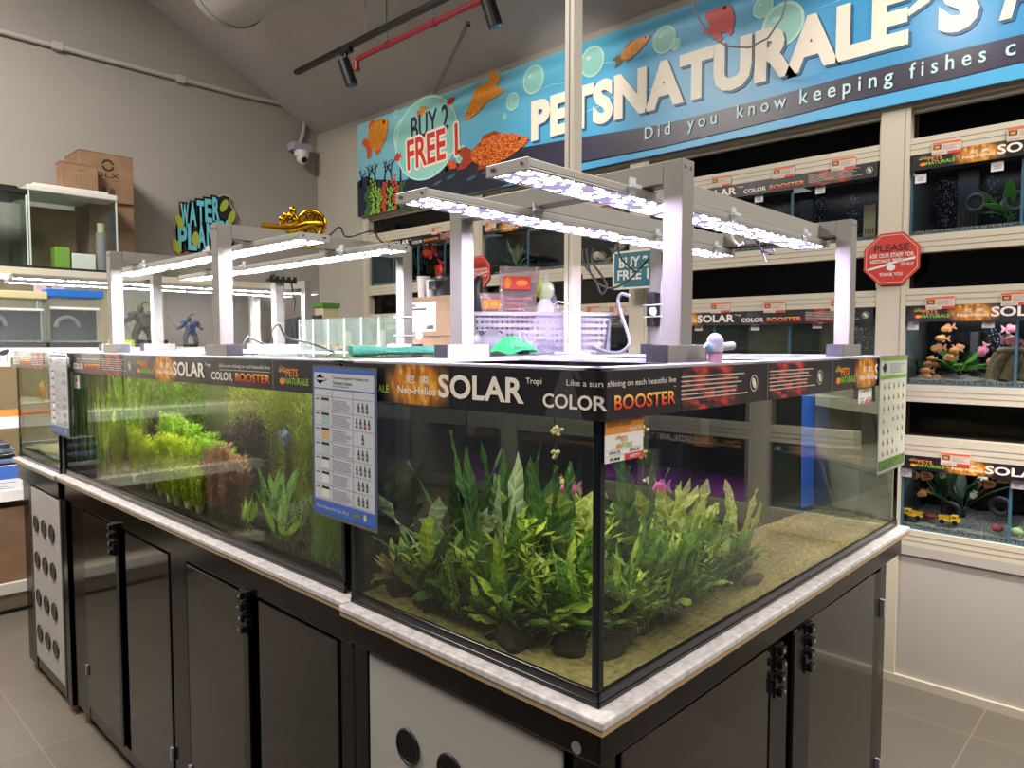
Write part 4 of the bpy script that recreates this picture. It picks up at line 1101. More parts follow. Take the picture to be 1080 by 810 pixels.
# ---- tanks
M_water = mat_water('tank water')
M_surf = mat_glass('water surface', '#fafdfb', ior=1.2)
M_pane = mat_glass('aquarium glass', '#f9fdfb')
M_seal = mat('dark teal glass corner', '#10191b', rough=.15)
M_trim = mat('black tank trim', '#0a0c0d', rough=.2)
M_rim = mat('pale aluminium rim', '#a3a1a6', rough=.35)
M_sand = mat('fine tan sand', '#c9b06a', rough=.95, var='#94814c', scale=55, bump=.8, detail=10)
M_soil = mat('dark brown soil', '#2e2418', rough=.95, var='#4a3a26', scale=60, bump=.7)
M_whitegravel = mat('cream gravel', '#d8cda0', rough=.8, var='#a4976a', scale=90, bump=.8)

def bed(t, x0, x1, y0, y1, z, mt, amp=.004, nx=40, ny=40, name='sand_bed', f=None):
    rr = random.Random(11); vs = []; fs = []
    for i in range(nx + 1):
        for j in range(ny + 1):
            x = x0 + (x1 - x0) * i / nx; y = y0 + (y1 - y0) * j / ny
            vs.append((x, y, z + (f(x, y) if f else 0) + amp * (math.sin(x * 17 + y * 9) * .4 + rr.random() * .6)))
    for i in range(nx):
        for j in range(ny): fs.append((i * (ny + 1) + j, (i + 1) * (ny + 1) + j, (i + 1) * (ny + 1) + j + 1, i * (ny + 1) + j + 1))
    m = MB(); m.add(vs, fs, mt, True); m.box(x0, x1, y0, y1, ZT + .004, z - .006, mt)
    return m.build(name, t)
def water(t, x0, x1, y0, y1, z0, z1, faces):
    m = MB()
    vs = [(x0, y0, z0), (x1, y0, z0), (x1, y1, z0), (x0, y1, z0), (x0, y0, z1), (x1, y0, z1), (x1, y1, z1), (x0, y1, z1)]
    F = {'f': (0, 1, 5, 4), 'r': (1, 2, 6, 5), 'b': (2, 3, 7, 6), 'l': (3, 0, 4, 7)}
    for c in faces: m.add(vs, [F[c]], M_water)
    m.add(vs, [(4, 5, 6, 7)], M_surf)
    return m.build('water', t)
def rim(t, x0, x1, y0, y1, w=.03, cross=()):
    m = MB(); z0, z1 = 1.409, ZS
    m.box(x0, x1, y0, y0 + w, z0, z1, M_rim); m.box(x0, x1, y1 - w, y1, z0, z1, M_rim)
    m.box(x0, x0 + w, y0, y1, z0, z1, M_rim); m.box(x1 - w, x1, y0, y1, z0, z1, M_rim)
    for c in cross:
        if c[0] == 'x': m.box(c[1], c[1] + .06, y0, y1, z0, z1 - .001, M_rim)
        else: m.box(x0, x1, c[1], c[1] + .06, z0, z1 - .001, M_rim)
    m.build('rim', t, .001)

# fern tank
tc = thing('aquarium', 'glass tank of dark green ferns on sand at the near corner of the island', 'aquarium', (.69, .3, ZT))
x0, x1, y0, y1 = 0.0, 1.38, 0.0, .605
MB().box(x0, x0 + .008, y0, y1, ZT + .004, 1.409, M_pane).build('long_side_glass', tc)
MB().box(x0 + .008, x1 - .008, y0, y0 + .008, ZT + .004, 1.409, M_pane).build('right_glass', tc)
MB().box(x1 - .008, x1, y0, y1, ZT + .004, 1.409, M_pane).build('end_glass', tc)
M_backmirror = mat_mirror('glossy black back film', '#b9bcb6', .16, .015)
MB().box(x0 + .008, x1 - .008, y1 - .009, y1, ZT + .004, 1.409, M_backmirror).build('back_film', tc)
MB().box(x1 - .09, x1 - .012, y1 - .0125, y1 - .010, ZT + .03, 1.39, mat('blue tape strip', '#2c5fae', rough=.5)).build('blue_strip', tc)
m = MB()
m.box(x0 - .003, x0 + .005, y0, y1, ZT, ZT + .022, M_trim); m.box(x0, x1, y0 - .003, y0 + .005, ZT, ZT + .022, M_trim); m.box(x1 - .004, x1 + .003, y0, y1, ZT, ZT + .022, M_trim); m.box(x0, x1, y1 - .008, y1 + .001, ZT, ZT + .022, M_trim)
m.box(x0 - .0045, x0, y0 - .0045, y1, ZT, ZT + .008, M_trim); m.box(x0 - .0045, x1, y0 - .0045, y0, ZT, ZT + .008, M_trim)
m.build('base_trim', tc, .0015)
for bx_ in ((x0 - .001, x0 + .012, y0 - .001, y0 + .012, ZT + .02, 1.409, M_seal), (x0 - .001, x0 + .010, y1 - .016, y1 + .0, ZT + .02, 1.409, M_seal), (x1 - .008, x1 + .001, y0 - .001, y0 + .008, ZT + .02, 1.409, M_seal)): MB().box(*bx_).build('corner_seal', tc, .002)
bed(tc, .010, 1.370, .010, .594, .953, M_sand, .006)
water(tc, .009, 1.371, .009, .595, .946, 1.375, 'flr')
rim(tc, -.006, 1.386, -.006, .612, .03, (('x', .46), ('x', .90)))

# bright planted tank
tb_ = thing('aquarium', 'long glass tank crowded with bright lime green stem plants', 'aquarium', (.35, 1.6, ZT))
x0, x1, y0, y1 = .017, .685, .652, 2.595
MB().box(x0, x0 + .008, y0, y1, ZT + .004, 1.409, M_pane).build('front_glass', tb_)
M_bgreen = mat_mirror('olive green back film', '#9aa46a', .10, .05, '#767c44')
M_bdark = mat_mirror('dark end film', '#a0a08c', .16, .03, '#0d0f0c')
MB().box(x1 - .008, x1, y0, y1, ZT + .004, 1.409, M_bgreen).build('back_film', tb_)
m = MB(); m.box(x0 + .008, x1 - .008, y0, y0 + .008, ZT + .004, 1.409, M_bdark); m.box(x0 + .008, x1 - .008, y1 - .008, y1, ZT + .004, 1.409, M_bdark); m.build('end_film', tb_)
m = MB(); m.box(x0 - .003, x0 + .005, y0, y1, ZT, ZT + .024, M_trim); m.box(x0 - .0045, x0, y0, y1, ZT, ZT + .008, M_trim); m.build('base_trim', tb_, .0015)
for bx_ in ((x0 - .001, x0 + .010, y0 - .0, y0 + .014, ZT + .02, 1.409, M_seal), (x0 - .001, x0 + .010, y1 - .012, y1, ZT + .02, 1.409, M_seal)): MB().box(*bx_).build('corner_seal', tb_, .002)
bed(tb_, .028, .675, .662, 2.585, .965, M_soil, .012, 30, 80, 'soil_bed', lambda x, y: .05 * (x - .03))
water(tb_, .027, .676, .661, 2.586, .946, 1.375, 'l')
rim(tb_, .010, .692, .645, 2.600, .03, (('y', 1.26), ('y', 2.07)))

# rear tank (black film) under its cover boards
tr_ = thing('aquarium', 'black film covered rear tank behind the bright planted tank', 'aquarium', (1.04, 1.6, ZT))
MB().box(.70, 1.38, .652, 2.595, ZT, 1.40, mat('black tank film', '#08090a', rough=.25)).build('film_wrapped_glass', tr_)
rim(tr_, .694, 1.386, .645, 2.600, .03)
m = MB()
for i in range(3): m.box(.724, 1.356, .68 + i * .635, .68 + i * .635 + .62, 1.400, 1.4155, mat('frosted cover sheet', '#8f9196', rough=.35))
m.build('cover_sheet', tr_, .001)

# far gravel tank
ta_ = thing('aquarium', 'glass tank with pale gravel and one orange fish at the far end of the island', 'aquarium', (.69, 2.9, ZT))
x0, x1, y0, y1 = .004, 1.38, 2.605, 3.232
MB().box(x0, x0 + .008, y0, y1, ZT + .004, 1.409, M_pane).build('front_glass', ta_)
MB().box(x0 + .008, x1, y1 - .008, y1, ZT + .004, 1.409, M_pane).build('end_glass', ta_)
m = MB(); m.box(x1 - .008, x1, y0, y1 - .008, ZT + .004, 1.409, mat('pale grey film', '#9da08c', rough=.4)); m.build('back_film', ta_)
MB().box(x0 + .008, x1 - .008, y0, y0 + .008, ZT + .004, 1.409, mat('pale end film', '#8f9482', rough=.3)).build('divider_film', ta_)
m = MB(); m.box(x0 - .003, x0 + .005, y0, y1, ZT, ZT + .024, M_trim); m.box(x0, x1, y1 - .004, y1 + .003, ZT, ZT + .024, M_trim); m.build('base_trim', ta_, .0015)
for bx_ in ((x0 - .001, x0 + .010, y0, y0 + .010, ZT + .02, 1.409, M_seal), (x0 - .001, x0 + .008, y1 - .008, y1 + .001, ZT + .02, 1.409, M_seal)): MB().box(*bx_).build('corner_seal', ta_, .002)
bed(ta_, .014, 1.37, 2.615, 3.222, .985, M_whitegravel, .014, 40, 30, 'gravel_bed')
water(ta_, .013, 1.371, 2.614, 3.223, .946, 1.375, 'lb')
rim(ta_, -.002, 1.386, 2.600, 3.238, .03, (('x', .46), ('x', .90)))

# ---- printed header strips round the island
HH = ZS - .004 - ZSB
RC = .013
def wrap(s, z, d):
    L1 = .607; arc = RC * PI / 2
    if s < L1: return Vector((-RC - d, L1 - s, ZSB + z))
    if s < L1 + arc:
        a = (s - L1) / RC; return Vector((-(RC + d) * math.cos(a), -(RC + d) * math.sin(a), ZSB + z))
    return Vector((s - L1 - arc, -RC - d, ZSB + z))
m = MB(); N = []
L1 = .607; arc = RC * PI / 2; LE = L1 + arc + 1.384
ss = [0, L1] + [L1 + arc * i / 8 for i in range(1, 9)] + [LE]
vs = []
for s_ in ss: vs += [wrap(s_, 0, 0), wrap(s_, HH, 0), wrap(s_, HH, -.0035), wrap(s_, 0, -.0035)]
fs = []
for i in range(len(ss) - 1):
    for j in range(4): fs.append((4 * i + j, 4 * (i + 1) + j, 4 * (i + 1) + (j + 1) % 4, 4 * i + (j + 1) % 4))
fs += [(0, 1, 2, 3), tuple(range(len(vs) - 1, len(vs) - 5, -1))]
m.add(vs, fs, M_strip)
s = Sheet(m, wrap, .0003)
strip_art(s, 0.0, 1.10, 0, HH, 'psSCbe')
sx = lambda X: L1 + arc + X
strip_art(s, sx(.498) - .735 * 1.08, 1.08, 0, HH, 'be')
strip_art(s, sx(.824), 1.12, 0, HH, 'psS')
for X in (.498, .824): s.rect(sx(X) - .001, sx(X) + .001, 0, HH, M_grey, k=6)
tag(m.build('header_sign'), 'black header print wrapped round the near island corner above the ferns', 'sign', 'header prints of the island')
def flat_strip(X, ya, yb, label, arts):
    m = MB().box(X, X + .004, ya, yb, ZSB, ZSB + HH, M_strip)
    s = Sheet(m, plane_fn((X, yb, ZSB), (0, -1, 0), (0, 0, 1), (-1, 0, 0)), .0004)
    for a in arts: strip_art(s, a[0], a[1], 0, HH, a[2])
    for a in arts[1:]: s.rect(a[0] - .001, a[0] + .001, 0, HH, M_grey, k=6)
    tag(m.build('header_sign'), label, 'sign', 'header prints of the island')
flat_strip(.006, .650, 2.595, 'long black header print above the bright planted tank', [(-.33, 1.14, 'RCbe'), (.813, 1.175, 'psSC'), (1.683, 1.10, 'p')])
flat_strip(-.006, 2.600, 3.234, 'short black header print above the far gravel tank', [(-.51, 1.10, 'Cb')])

# ---- laminated sheets and cards taped to the tanks
M_lam = mat('laminated paper', '#bfc2cc', rough=.15)
M_pale = mat('pale grey text', '#8d8f98', rough=.5)
def poster_problems(name, X, ya, yb, za, zb, label, ink, foot, detail=True, tilt=0.0):
    W, H = ya - yb, zb - za
    fn = plane_fn((0, 0, 0), (0, -1, 0), (0, 0, 1), (-1, 0, 0)); m = MB()
    m.box(-.0012, 0, -W, 0, 0, H, mat('clear lamination edge', '#5c6068', rough=.15)); s = Sheet(m, fn, .0003)
    s.rect(W * .02, W * .98, H * .02, H * .985, ink, k=4.5); s.rect(W * .035, W * .965, H * .03, H * .975, M_lam, k=5)
    s.rect(W * .035, W * .965, H * .955, H * .975, ink, k=6)
    s.poly([(W * .05, H * .91), (W * .12, H * .94), (W * .25, H * .91), (W * .12, H * .88)], mat('dark emblem', '#23283a', rough=.4), 6)
    s.poly([(W * .08, H * .91), (W * .14, H * .945), (W * .20, H * .91), (W * .14, H * .875)], mat('dark emblem', '#23283a', rough=.4), 6)
    s.rect(W * .07, W * .23, H * .903, H * .917, M_lam, k=7)
    s.text('Common Aquarium Problems and', W * .34, W * .88, H * .912, H * .935, M_ink, .0, 6)
    s.text('Treatment Solution', W * .34, W * .64, H * .882, H * .904, M_ink, .0, 6)
    s.rect(W * .34, W * .60, H * .868, H * .874, M_pale, k=6)
    s.rect(W * .035, W * .965, H * .846, H * .853, ink, k=6)
    top, bot = H * .80, H * .12; n = 7; rh = (top - bot) / n
    for u in (.33, .65): s.rect(W * u, W * (u + .006), bot, H * .845, M_pale, k=6)
    for i in range(n + 1): s.rect(W * .05, W * .95, top - i * rh - .0004, top - i * rh + .0004, M_pale, k=6)
    for i in range(n):
        zc = top - (i + .5) * rh; c = ['#b9b9b4', '#9bb8a6', '#c9a27c', '#a4bdb0', '#d2d2d0', '#d6d6d6', '#d8d5cc'][i]
        s.rect(W * .16, W * .28, zc - rh * .36, zc + rh * .34, mat('tank picture ' + c, c, rough=.5), k=6)
        s.rect(W * .16, W * .28, zc + rh * .22, zc + rh * .38, M_ink, k=7)
        s.rect(W * .06, W * .12, zc + rh * .25, zc + rh * .31, M_ink, k=6)
        s.lines(W * .345, W * .64, zc - rh * .38, zc + rh * .36, 6, M_pale, .4, True, 6, i)
        nb = [3, 4, 1, 3, 4, 3, 3][i]
        for j in range(nb):
            u = W * (.80 + (j - (nb - 1) / 2) * .06)
            s.rect(u - W * .014, u + W * .014, zc - rh * .30, zc + rh * .10, mat('dark bottle print', '#3a4450', rough=.5), k=7)
            s.rect(u - W * .007, u + W * .007, zc + rh * .10, zc + rh * .30, M_ink, k=7)
            s.rect(u - W * .012, u + W * .012, zc - rh * .2, zc - rh * .05, [M_red, M_blueprint, M_green, M_orange][(i + j) % 4] if (i + j) % 3 == 0 else M_pale, k=8)
    s.rect(W * .035, W * .965, H * .03, H * .112, foot, k=6)
    s.text('Pets Naturale Sdn Bhd', W * .07, W * .58, H * .055, H * .08, M_lam, .0, 8)
    s.disc(W * .70, H * .07, W * .06, H * .014, mat('olive badge', '#6d7648', rough=.5), 12, 7); s.disc(W * .83, H * .07, W * .022, H * .022, mat('lime badge', '#b4cf6a', rough=.5), 10, 7)
    o = m.build(name); o.location = (X, ya, za); o.rotation_euler = (tilt, 0, 0)
    return tag(o, label, 'poster', 'laminated posters on the island')
poster_problems('laminated_poster', -.0195, .709, .489, 1.103, 1.407, 'blue and white laminated problem chart taped where the two long tanks meet', M_blueprint, M_blueprint, tilt=.012)
poster_problems('laminated_poster', -.0125, 2.640, 2.398, 1.100, 1.412, 'narrow looking grey laminated chart taped at the far left tank joint', mat('grey blue ink', '#6d7790', rough=.5), mat('slate blue footer', '#5870a0', rough=.5))
W, H = .235, .302
m = MB(); m.box(0, W, -.0012, 0, 0, H, M_grey); s = Sheet(m, plane_fn((0, -.0012, 0), (1, 0, 0), (0, 0, 1), (0, -1, 0)), .0003)
s.rect(W * .02, W * .98, H * .015, H * .985, mat('pale poster paper', '#b9bcae', rough=.25), k=1)
M_olive = mat('olive green print', '#6f8f3c', rough=.5)
for v in (.955, .80): s.rect(W * .03, W * .97, H * v, H * (v + .03), M_olive, k=2)
s.poly([(W * .08, H * .895), (W * .17, H * .94), (W * .26, H * .895), (W * .17, H * .85)], mat('dark emblem', '#23283a', rough=.4), 2)
s.lines(W * .36, W * .9, H * .85, H * .94, 4, M_pale, .5, True, 2)
for i in range(7):
    for j in range(5):
        if (i * 5 + j) % 6 == 4 and i > 2: continue
        u, v = W * (.17 + .17 * j), H * (.74 - .095 * i)
        s.rect(u - W * .03, u + W * .03, v - H * .032, v + H * .034, mat('pale bottle card', '#c9cabf', rough=.5), k=2)
        s.rect(u - W * .016, u + W * .010, v - H * .026, v + H * .012, mat('dark bottle print', '#3a4450', rough=.5), k=3)
        s.rect(u - W * .008, u + W * .004, v + H * .012, v + H * .028, M_ink, k=3)
        s.rect(u + W * .014, u + W * .03, v - H * .02, v - H * .004, M_red if (i + j) % 3 else M_pale, k=3)
s.rect(W * .03, W * .97, H * .025, H * .115, mat('grass photo print', '#58773a', rough=.5, var='#3f5a2c', scale=30), k=2)
o = m.build('laminated_poster'); o.location = (1.132, -.0185, 1.117)
tag(o, 'green edged laminated sheet of small bottles taped at the right end of the fern tank', 'poster', 'laminated posters on the island')
def shop_card(name, X, z0, w, h, label, hd=True):
    m = MB(); m.box(0, w, -.001, 0, 0, h, M_paper); s = Sheet(m, plane_fn((0, -.001, 0), (1, 0, 0), (0, 0, 1), (0, -1, 0)), .0003)
    if hd:
        s.rect(0, w, h * .66, h, mat('bright orange band', '#d98a2c', rough=.45), k=1); s.text('AQUATIC PLANTS', w * .04, w * .66, h * .82, h * .93, M_ink, 0, 3); s.text('PLANTS', w * .60, w * .92, h * .69, h * .78, M_paper, .02, 3)
        pets_logo(s, w * .28, h * .30, w * .42, h * .34, 3)
        for v in (.29, .15): s.rect(0, w, h * v, h * (v + .006), M_grey, k=2)
    else:
        pets_logo(s, w * .3, h * .52, w * .45, h * .36, 3)
    s.rect(w * .5, w, 0, h * .15, mat('red card tag', '#cc3a36', rough=.5), k=2)
    s.text('PRICE', w * .10, w * .38, h * .19, h * .26, M_ink, .01, 3); s.text('SIZE', w * .62, w * .9, h * .19, h * .26, M_ink, .01, 3); s.text('RM', w * .12, w * .36, h * .04, h * .11, M_ink, .01, 3); s.text('NETT', w * .62, w * .9, h * .04, h * .11, M_paper, .02, 3)
    o = m.build(name); o.location = (X, -.0045, z0); return tag(o, label, 'price card')
shop_card('price_card', .004, 1.284, .094, .060, 'orange headed price card on the glass right of the near tank corner')
shop_card('price_card', 1.025, 1.304, .098, .050, 'small white price card hanging below the header beside the bottle sheet', False)
m = MB().box(.0125, .0135, 2.36, 2.42, 1.285, 1.335, M_paper); s = Sheet(m, plane_fn((.0125, 2.42, 1.285), (0, -1, 0), (0, 0, 1), (-1, 0, 0)), .0004)
s.disc(.03, .03, .014, .010, mat('dull red print', '#a5524a', rough=.5), 12, 1); s.lines(.01, .05, .006, .018, 2, M_grey, .4)
tag(m.build('price_card'), 'little faded price card on the glass above the ribbon leaved plants', 'price card')
# ---------------------------------------------------------------- aluminium light frames standing on the tanks
def led_mat(name, LED, COLR):
    m = D.materials.new(name); m.use_nodes = True
    n, l = nodes_of(m); n.remove(n['Principled BSDF'])
    tc = n.new('ShaderNodeTexCoord'); v = n.new('ShaderNodeTexVoronoi'); v.inputs['Scale'].default_value = 48; v.feature = 'F1'; v.inputs['Randomness'].default_value = .7
    mr = n.new('ShaderNodeMapRange'); mr.inputs['From Min'].default_value = .22; mr.inputs['From Max'].default_value = .48; mr.inputs['To Min'].default_value = LED; mr.inputs['To Max'].default_value = .75
    hs = n.new('ShaderNodeMix'); hs.data_type = 'RGBA'; hs.inputs['A'].default_value = COLR; hs.inputs['Factor'].default_value = .16
    em = n.new('ShaderNodeEmission')
    l.new(tc.outputs['Object'], v.inputs['Vector']); l.new(v.outputs['Distance'], mr.inputs['Value'])
    l.new(v.outputs['Color'], hs.inputs['B']); l.new(hs.outputs['Result'], em.inputs['Color']); l.new(mr.outputs['Result'], em.inputs['Strength'])
    l.new(em.outputs[0], n['Material Output'].inputs['Surface'])
    return m
LED = 370.0
M_led = led_mat('lit led strip', LED * 1.25, (.69, .59, 1.0, 1))
M_led2 = led_mat('lit white led strip', LED * 2.0, (.88, .86, 1.0, 1))
M_hous = mat('lamp housing aluminium', '#a9a6a2', rough=.4, metal=.3)
M_hook = mat_film('clear plastic hook', '#ffffff', .55, '#e8e8ee', .2)
M_endcap = mat('charcoal end cap', '#3a3a3e', rough=.5)
TUBE, FZ, UZ = .038, ZS, 1.762

def portal(t, axis, at, a, b, foot_dir=None):
    """an inverted U: two posts on rectangular feet joined by a top beam running along axis from a to b at offset at"""
    h = TUBE / 2
    for q in (a, b):
        m = MB(); f = MB(); caps = []; s = MB()
        if axis == 'y':
            m.box(at - h, at + h, q - h, q + h, FZ + .030, UZ, M_alu)
            f.box(at - .062, at + .066, q - h - .002, q + h + .002, FZ, FZ + .030, M_alu)
            for e0 in (-.065, .066): caps.append((at + e0, at + e0 + .003, q - h - .002, q + h + .002))
            for zz in (UZ - .012,):
                for dx in (-.009, .009): s.cyl((at + dx, q - h - .0015, zz), (at + dx, q - h, zz), .0035, M_grey, 10)
        else:
            m.box(q - h, q + h, at - h, at + h, FZ + .030, UZ, M_alu)
            f.box(q - h - .002, q + h + .002, at - .062, at + .066, FZ, FZ + .030, M_alu)
            for e0 in (-.065, .066): caps.append((q - h - .002, q + h + .002, at + e0, at + e0 + .003))
            for dx in (-.009, .009): s.cyl((q - h - .0015, at + dx, UZ - .012), (q - h, at + dx, UZ - .012), .0035, M_grey, 10)
        m.build('post', t, .0012); p = f.build('foot', t, .0012); [MB().box(*cc, FZ, FZ + .030, M_endcap).build('end_cap', p) for cc in caps]; s.build('screw', t)
    m = MB()
    if axis == 'y': m.box(at - h, at + h, min(a, b) + h, max(a, b) - h, UZ - TUBE, UZ, M_alu)
    else: m.box(min(a, b) + h, max(a, b) - h, at - h, at + h, UZ - TUBE, UZ, M_alu)
    m.build('top_beam', t, .0012)

def lamp(axis, lo, hi, c, zb, label, w=.085, hooks=(), group='led light bars on the island', led=None):
    t = thing('led_light_bar', label, 'light bar', ((lo + hi) / 2 if axis == 'x' else c, c if axis == 'x' else (lo + hi) / 2, zb), group)
    def B_(m, l0, l1, w0, w1, z0, z1, mt):
        if axis == 'x': m.box(l0, l1, c + w0, c + w1, z0, z1, mt)
        else: m.box(c + w0, c + w1, l0, l1, z0, z1, mt)
    m = MB(); B_(m, lo, hi, -w / 2, w / 2, zb + .004, zb + .017, M_hous)
    B_(m, lo, hi, -w / 2, -w / 2 + .006, zb, zb + .004, M_hous); B_(m, lo, hi, w / 2 - .006, w / 2, zb, zb + .004, M_hous)
    m.build('housing', t, .0015)
    for e in (lo, hi):
        m = MB()
        B_(m, e - .004 if e == lo else e, e if e == lo else e + .004, -w / 2 - .001, w / 2 + .001, zb - .001, zb + .018, M_hous)
        for k in (-.36, .30, .36):
            p = (e - .0055 if e == lo else e + .0055, c + k * w, zb + .010); q = (e, c + k * w, zb + .010)
            if axis == 'y': p = (c + k * w, p[0], zb + .010); q = (c + k * w, q[0], zb + .010)
            m.cyl(p, q, .0025, M_endcap, 8)
        m.build('end_plate', t, .001)
    m = MB(); B_(m, lo + .012, hi - .012, -w / 2 + .012, w / 2 - .010, zb + .0015, zb + .004, led or M_led)
    m.build('led_strip', t)
    for hpos in hooks:
        m = MB(); B_(m, hpos - .008, hpos + .008, -w / 2 - .004, -w / 2, zb - .010, zb + .03, M_hook); B_(m, hpos - .008, hpos + .008, -w / 2 - .004, -w / 2 + .02, zb - .010, zb - .007, M_hook); B_(m, hpos - .014, hpos + .014, -w / 2 - .012, -w / 2 - .004, zb + .012, zb + .018, M_hook)
        m.build('hook', t)
    return t
# near frame over the fern tank
t = thing('light_frame', 'square tube aluminium light frame standing over the fern tank', 'light frame', (.72, .33, ZS))
portal(t, 'y', .314, .069, .622); portal(t, 'y', 1.135, .069, .622)
for yy in (.165, .43):
    MB().box(.334, 1.115, yy - .034, yy - .004, 1.722, 1.757, mat('olive grey aluminium', '#a09d96', rough=.45, metal=.2)).build('cross_rail', t, .001)  # rails in one even olive grey
lamp('x', -.010, 1.16, .165, 1.702, 'lit led bar nearest the viewer over the fern tank', hooks=(.25, .62, 1.0))
lamp('x', .02, 1.16, .43, 1.702, 'second lit led bar, behind the nearest one over the fern tank', hooks=(.30, .75, 1.05))
# frame over the bright planted tank
t = thing('light_frame', 'aluminium light frame standing over the bright planted tank', 'light frame', (.35, 1.7, ZS))
portal(t, 'x', 1.279, .060, .662); portal(t, 'x', 2.10, .060, .662)
lamp('y', 1.00, 2.36, .165, 1.702, 'lit led bar above the lime green plants on the aisle side', hooks=(1.5, 2.0), led=M_led2)
lamp('y', 1.00, 2.36, .42, 1.702, 'lit led bar above the lime green plants on the rack side', hooks=(1.2, 1.8), led=M_led2)
# frame over the far gravel tank
t = thing('light_frame', 'aluminium light frame standing over the far gravel tank', 'light frame', (.7, 2.9, ZS))
portal(t, 'y', .40, 2.66, 3.20); portal(t, 'y', 1.12, 2.66, 3.20)
lamp('x', -.10, 1.22, 2.76, 1.702, 'lit led bar over the far gravel tank, the nearer of its two', led=M_led2)
lamp('x', -.06, 1.24, 3.02, 1.702, 'lit led bar over the far gravel tank, the farther of its two', led=M_led2)
# tall service pole to the ceiling
t = thing('service_pole', 'tall cream aluminium pole rising from the island up to the ceiling', 'pole', (.915, .785, 1.4155))
zc_ = ceil_z(.915)
M_pole = mat('cream pole', '#bdb5a6', rough=.45)
m = MB(); m.box(.895, .935, .768, .802, 1.4155, zc_ - .01, M_pole)
m.box(.8935, .895, .783, .787, 1.45, zc_ - .01, mat('pole groove', '#8d867a', rough=.6)); m.build('pole', t, .003)
MB().box(.875, .955, .745, .825, 1.4155, 1.424, M_pole).build('base_plate', t, .002)

# ---------------------------------------------------------------- room lighting
def area(name, loc, rot, sx, sy, power, col=(1, .93, .84)):
    li = D.lights.new(name, 'AREA'); li.shape = 'RECTANGLE'; li.size = sx; li.size_y = sy; li.energy = power; li.color = col
    o = D.objects.new(name, li); COL.objects.link(o); o.location = loc; o.rotation_euler = rot; return o
area('overhead_fill_light', (-1.1, 2.9, 4.0), (0, 0, 0), 1.2, 1.2, 250)  # unseen fill added to brighten the left wall and shelf fronts
area('overhead_fill_light', (-1.6, -0.6, 3.9), (0, 0, 0), 1.2, 1.2, 70)  # unseen front fill added on the viewer's side, no fixture
area('overhead_fill_light', (0.9, -3.0, 3.3), (0, 0, 0), 1.2, 1.2, 110)  # unseen fill added to lift the right floor and rack base
area('overhead_fill_light', (1.75, -1.3, 3.42), (0, 0, 0), .6, .6, 70)  # unseen fill added above the aisle between island and rack
def spotl(loc, tgt, power, ang, col=(1, .93, .85), blend=.7):
    li = D.lights.new('track_spot_light', 'SPOT'); li.energy = power; li.spot_size = R(ang); li.spot_blend = blend; li.color = col; li.shadow_soft_size = .04
    o = D.objects.new('track_spot_light', li); COL.objects.link(o); o.location = loc
    o.rotation_euler = (Vector(tgt) - Vector(loc)).to_track_quat('-Z', 'Y').to_euler()
spotl((1.735, sp2.y - .02, sp2.z - .10), (2.48, sp2.y + .15, 2.85), 22, 75)
spotl((1.735, sp1.y - .02, sp1.z - .10), (2.48, sp1.y + .4, 2.7), 10, 80)
spotl((1.7, -.7, 3.1), (2.0, -.25, .1), 420, 50, (1, .92, .80))
spotl((1.7, .3, 3.0), (2.48, .25, 2.75), 16, 85)
wd = D.worlds.new('shop air'); S.world = wd; wd.use_nodes = True
wd.node_tree.nodes['Background'].inputs[0].default_value = (.8, .78, .85, 1); wd.node_tree.nodes['Background'].inputs[1].default_value = .05

S.view_settings.view_transform = 'Standard'; S.view_settings.look = 'None'; S.view_settings.gamma = 1.0; S.view_settings.use_curve_mapping = False
S.view_settings.exposure = 0.0
S.cycles.transparent_max_bounces = 32; S.cycles.max_bounces = 14; S.cycles.transmission_bounces = 12; S.cycles.glossy_bounces = 6; S.cycles.diffuse_bounces = 4
S.cycles.sample_clamp_indirect = 6.0; S.cycles.caustics_reflective = False; S.cycles.blur_glossy = .5
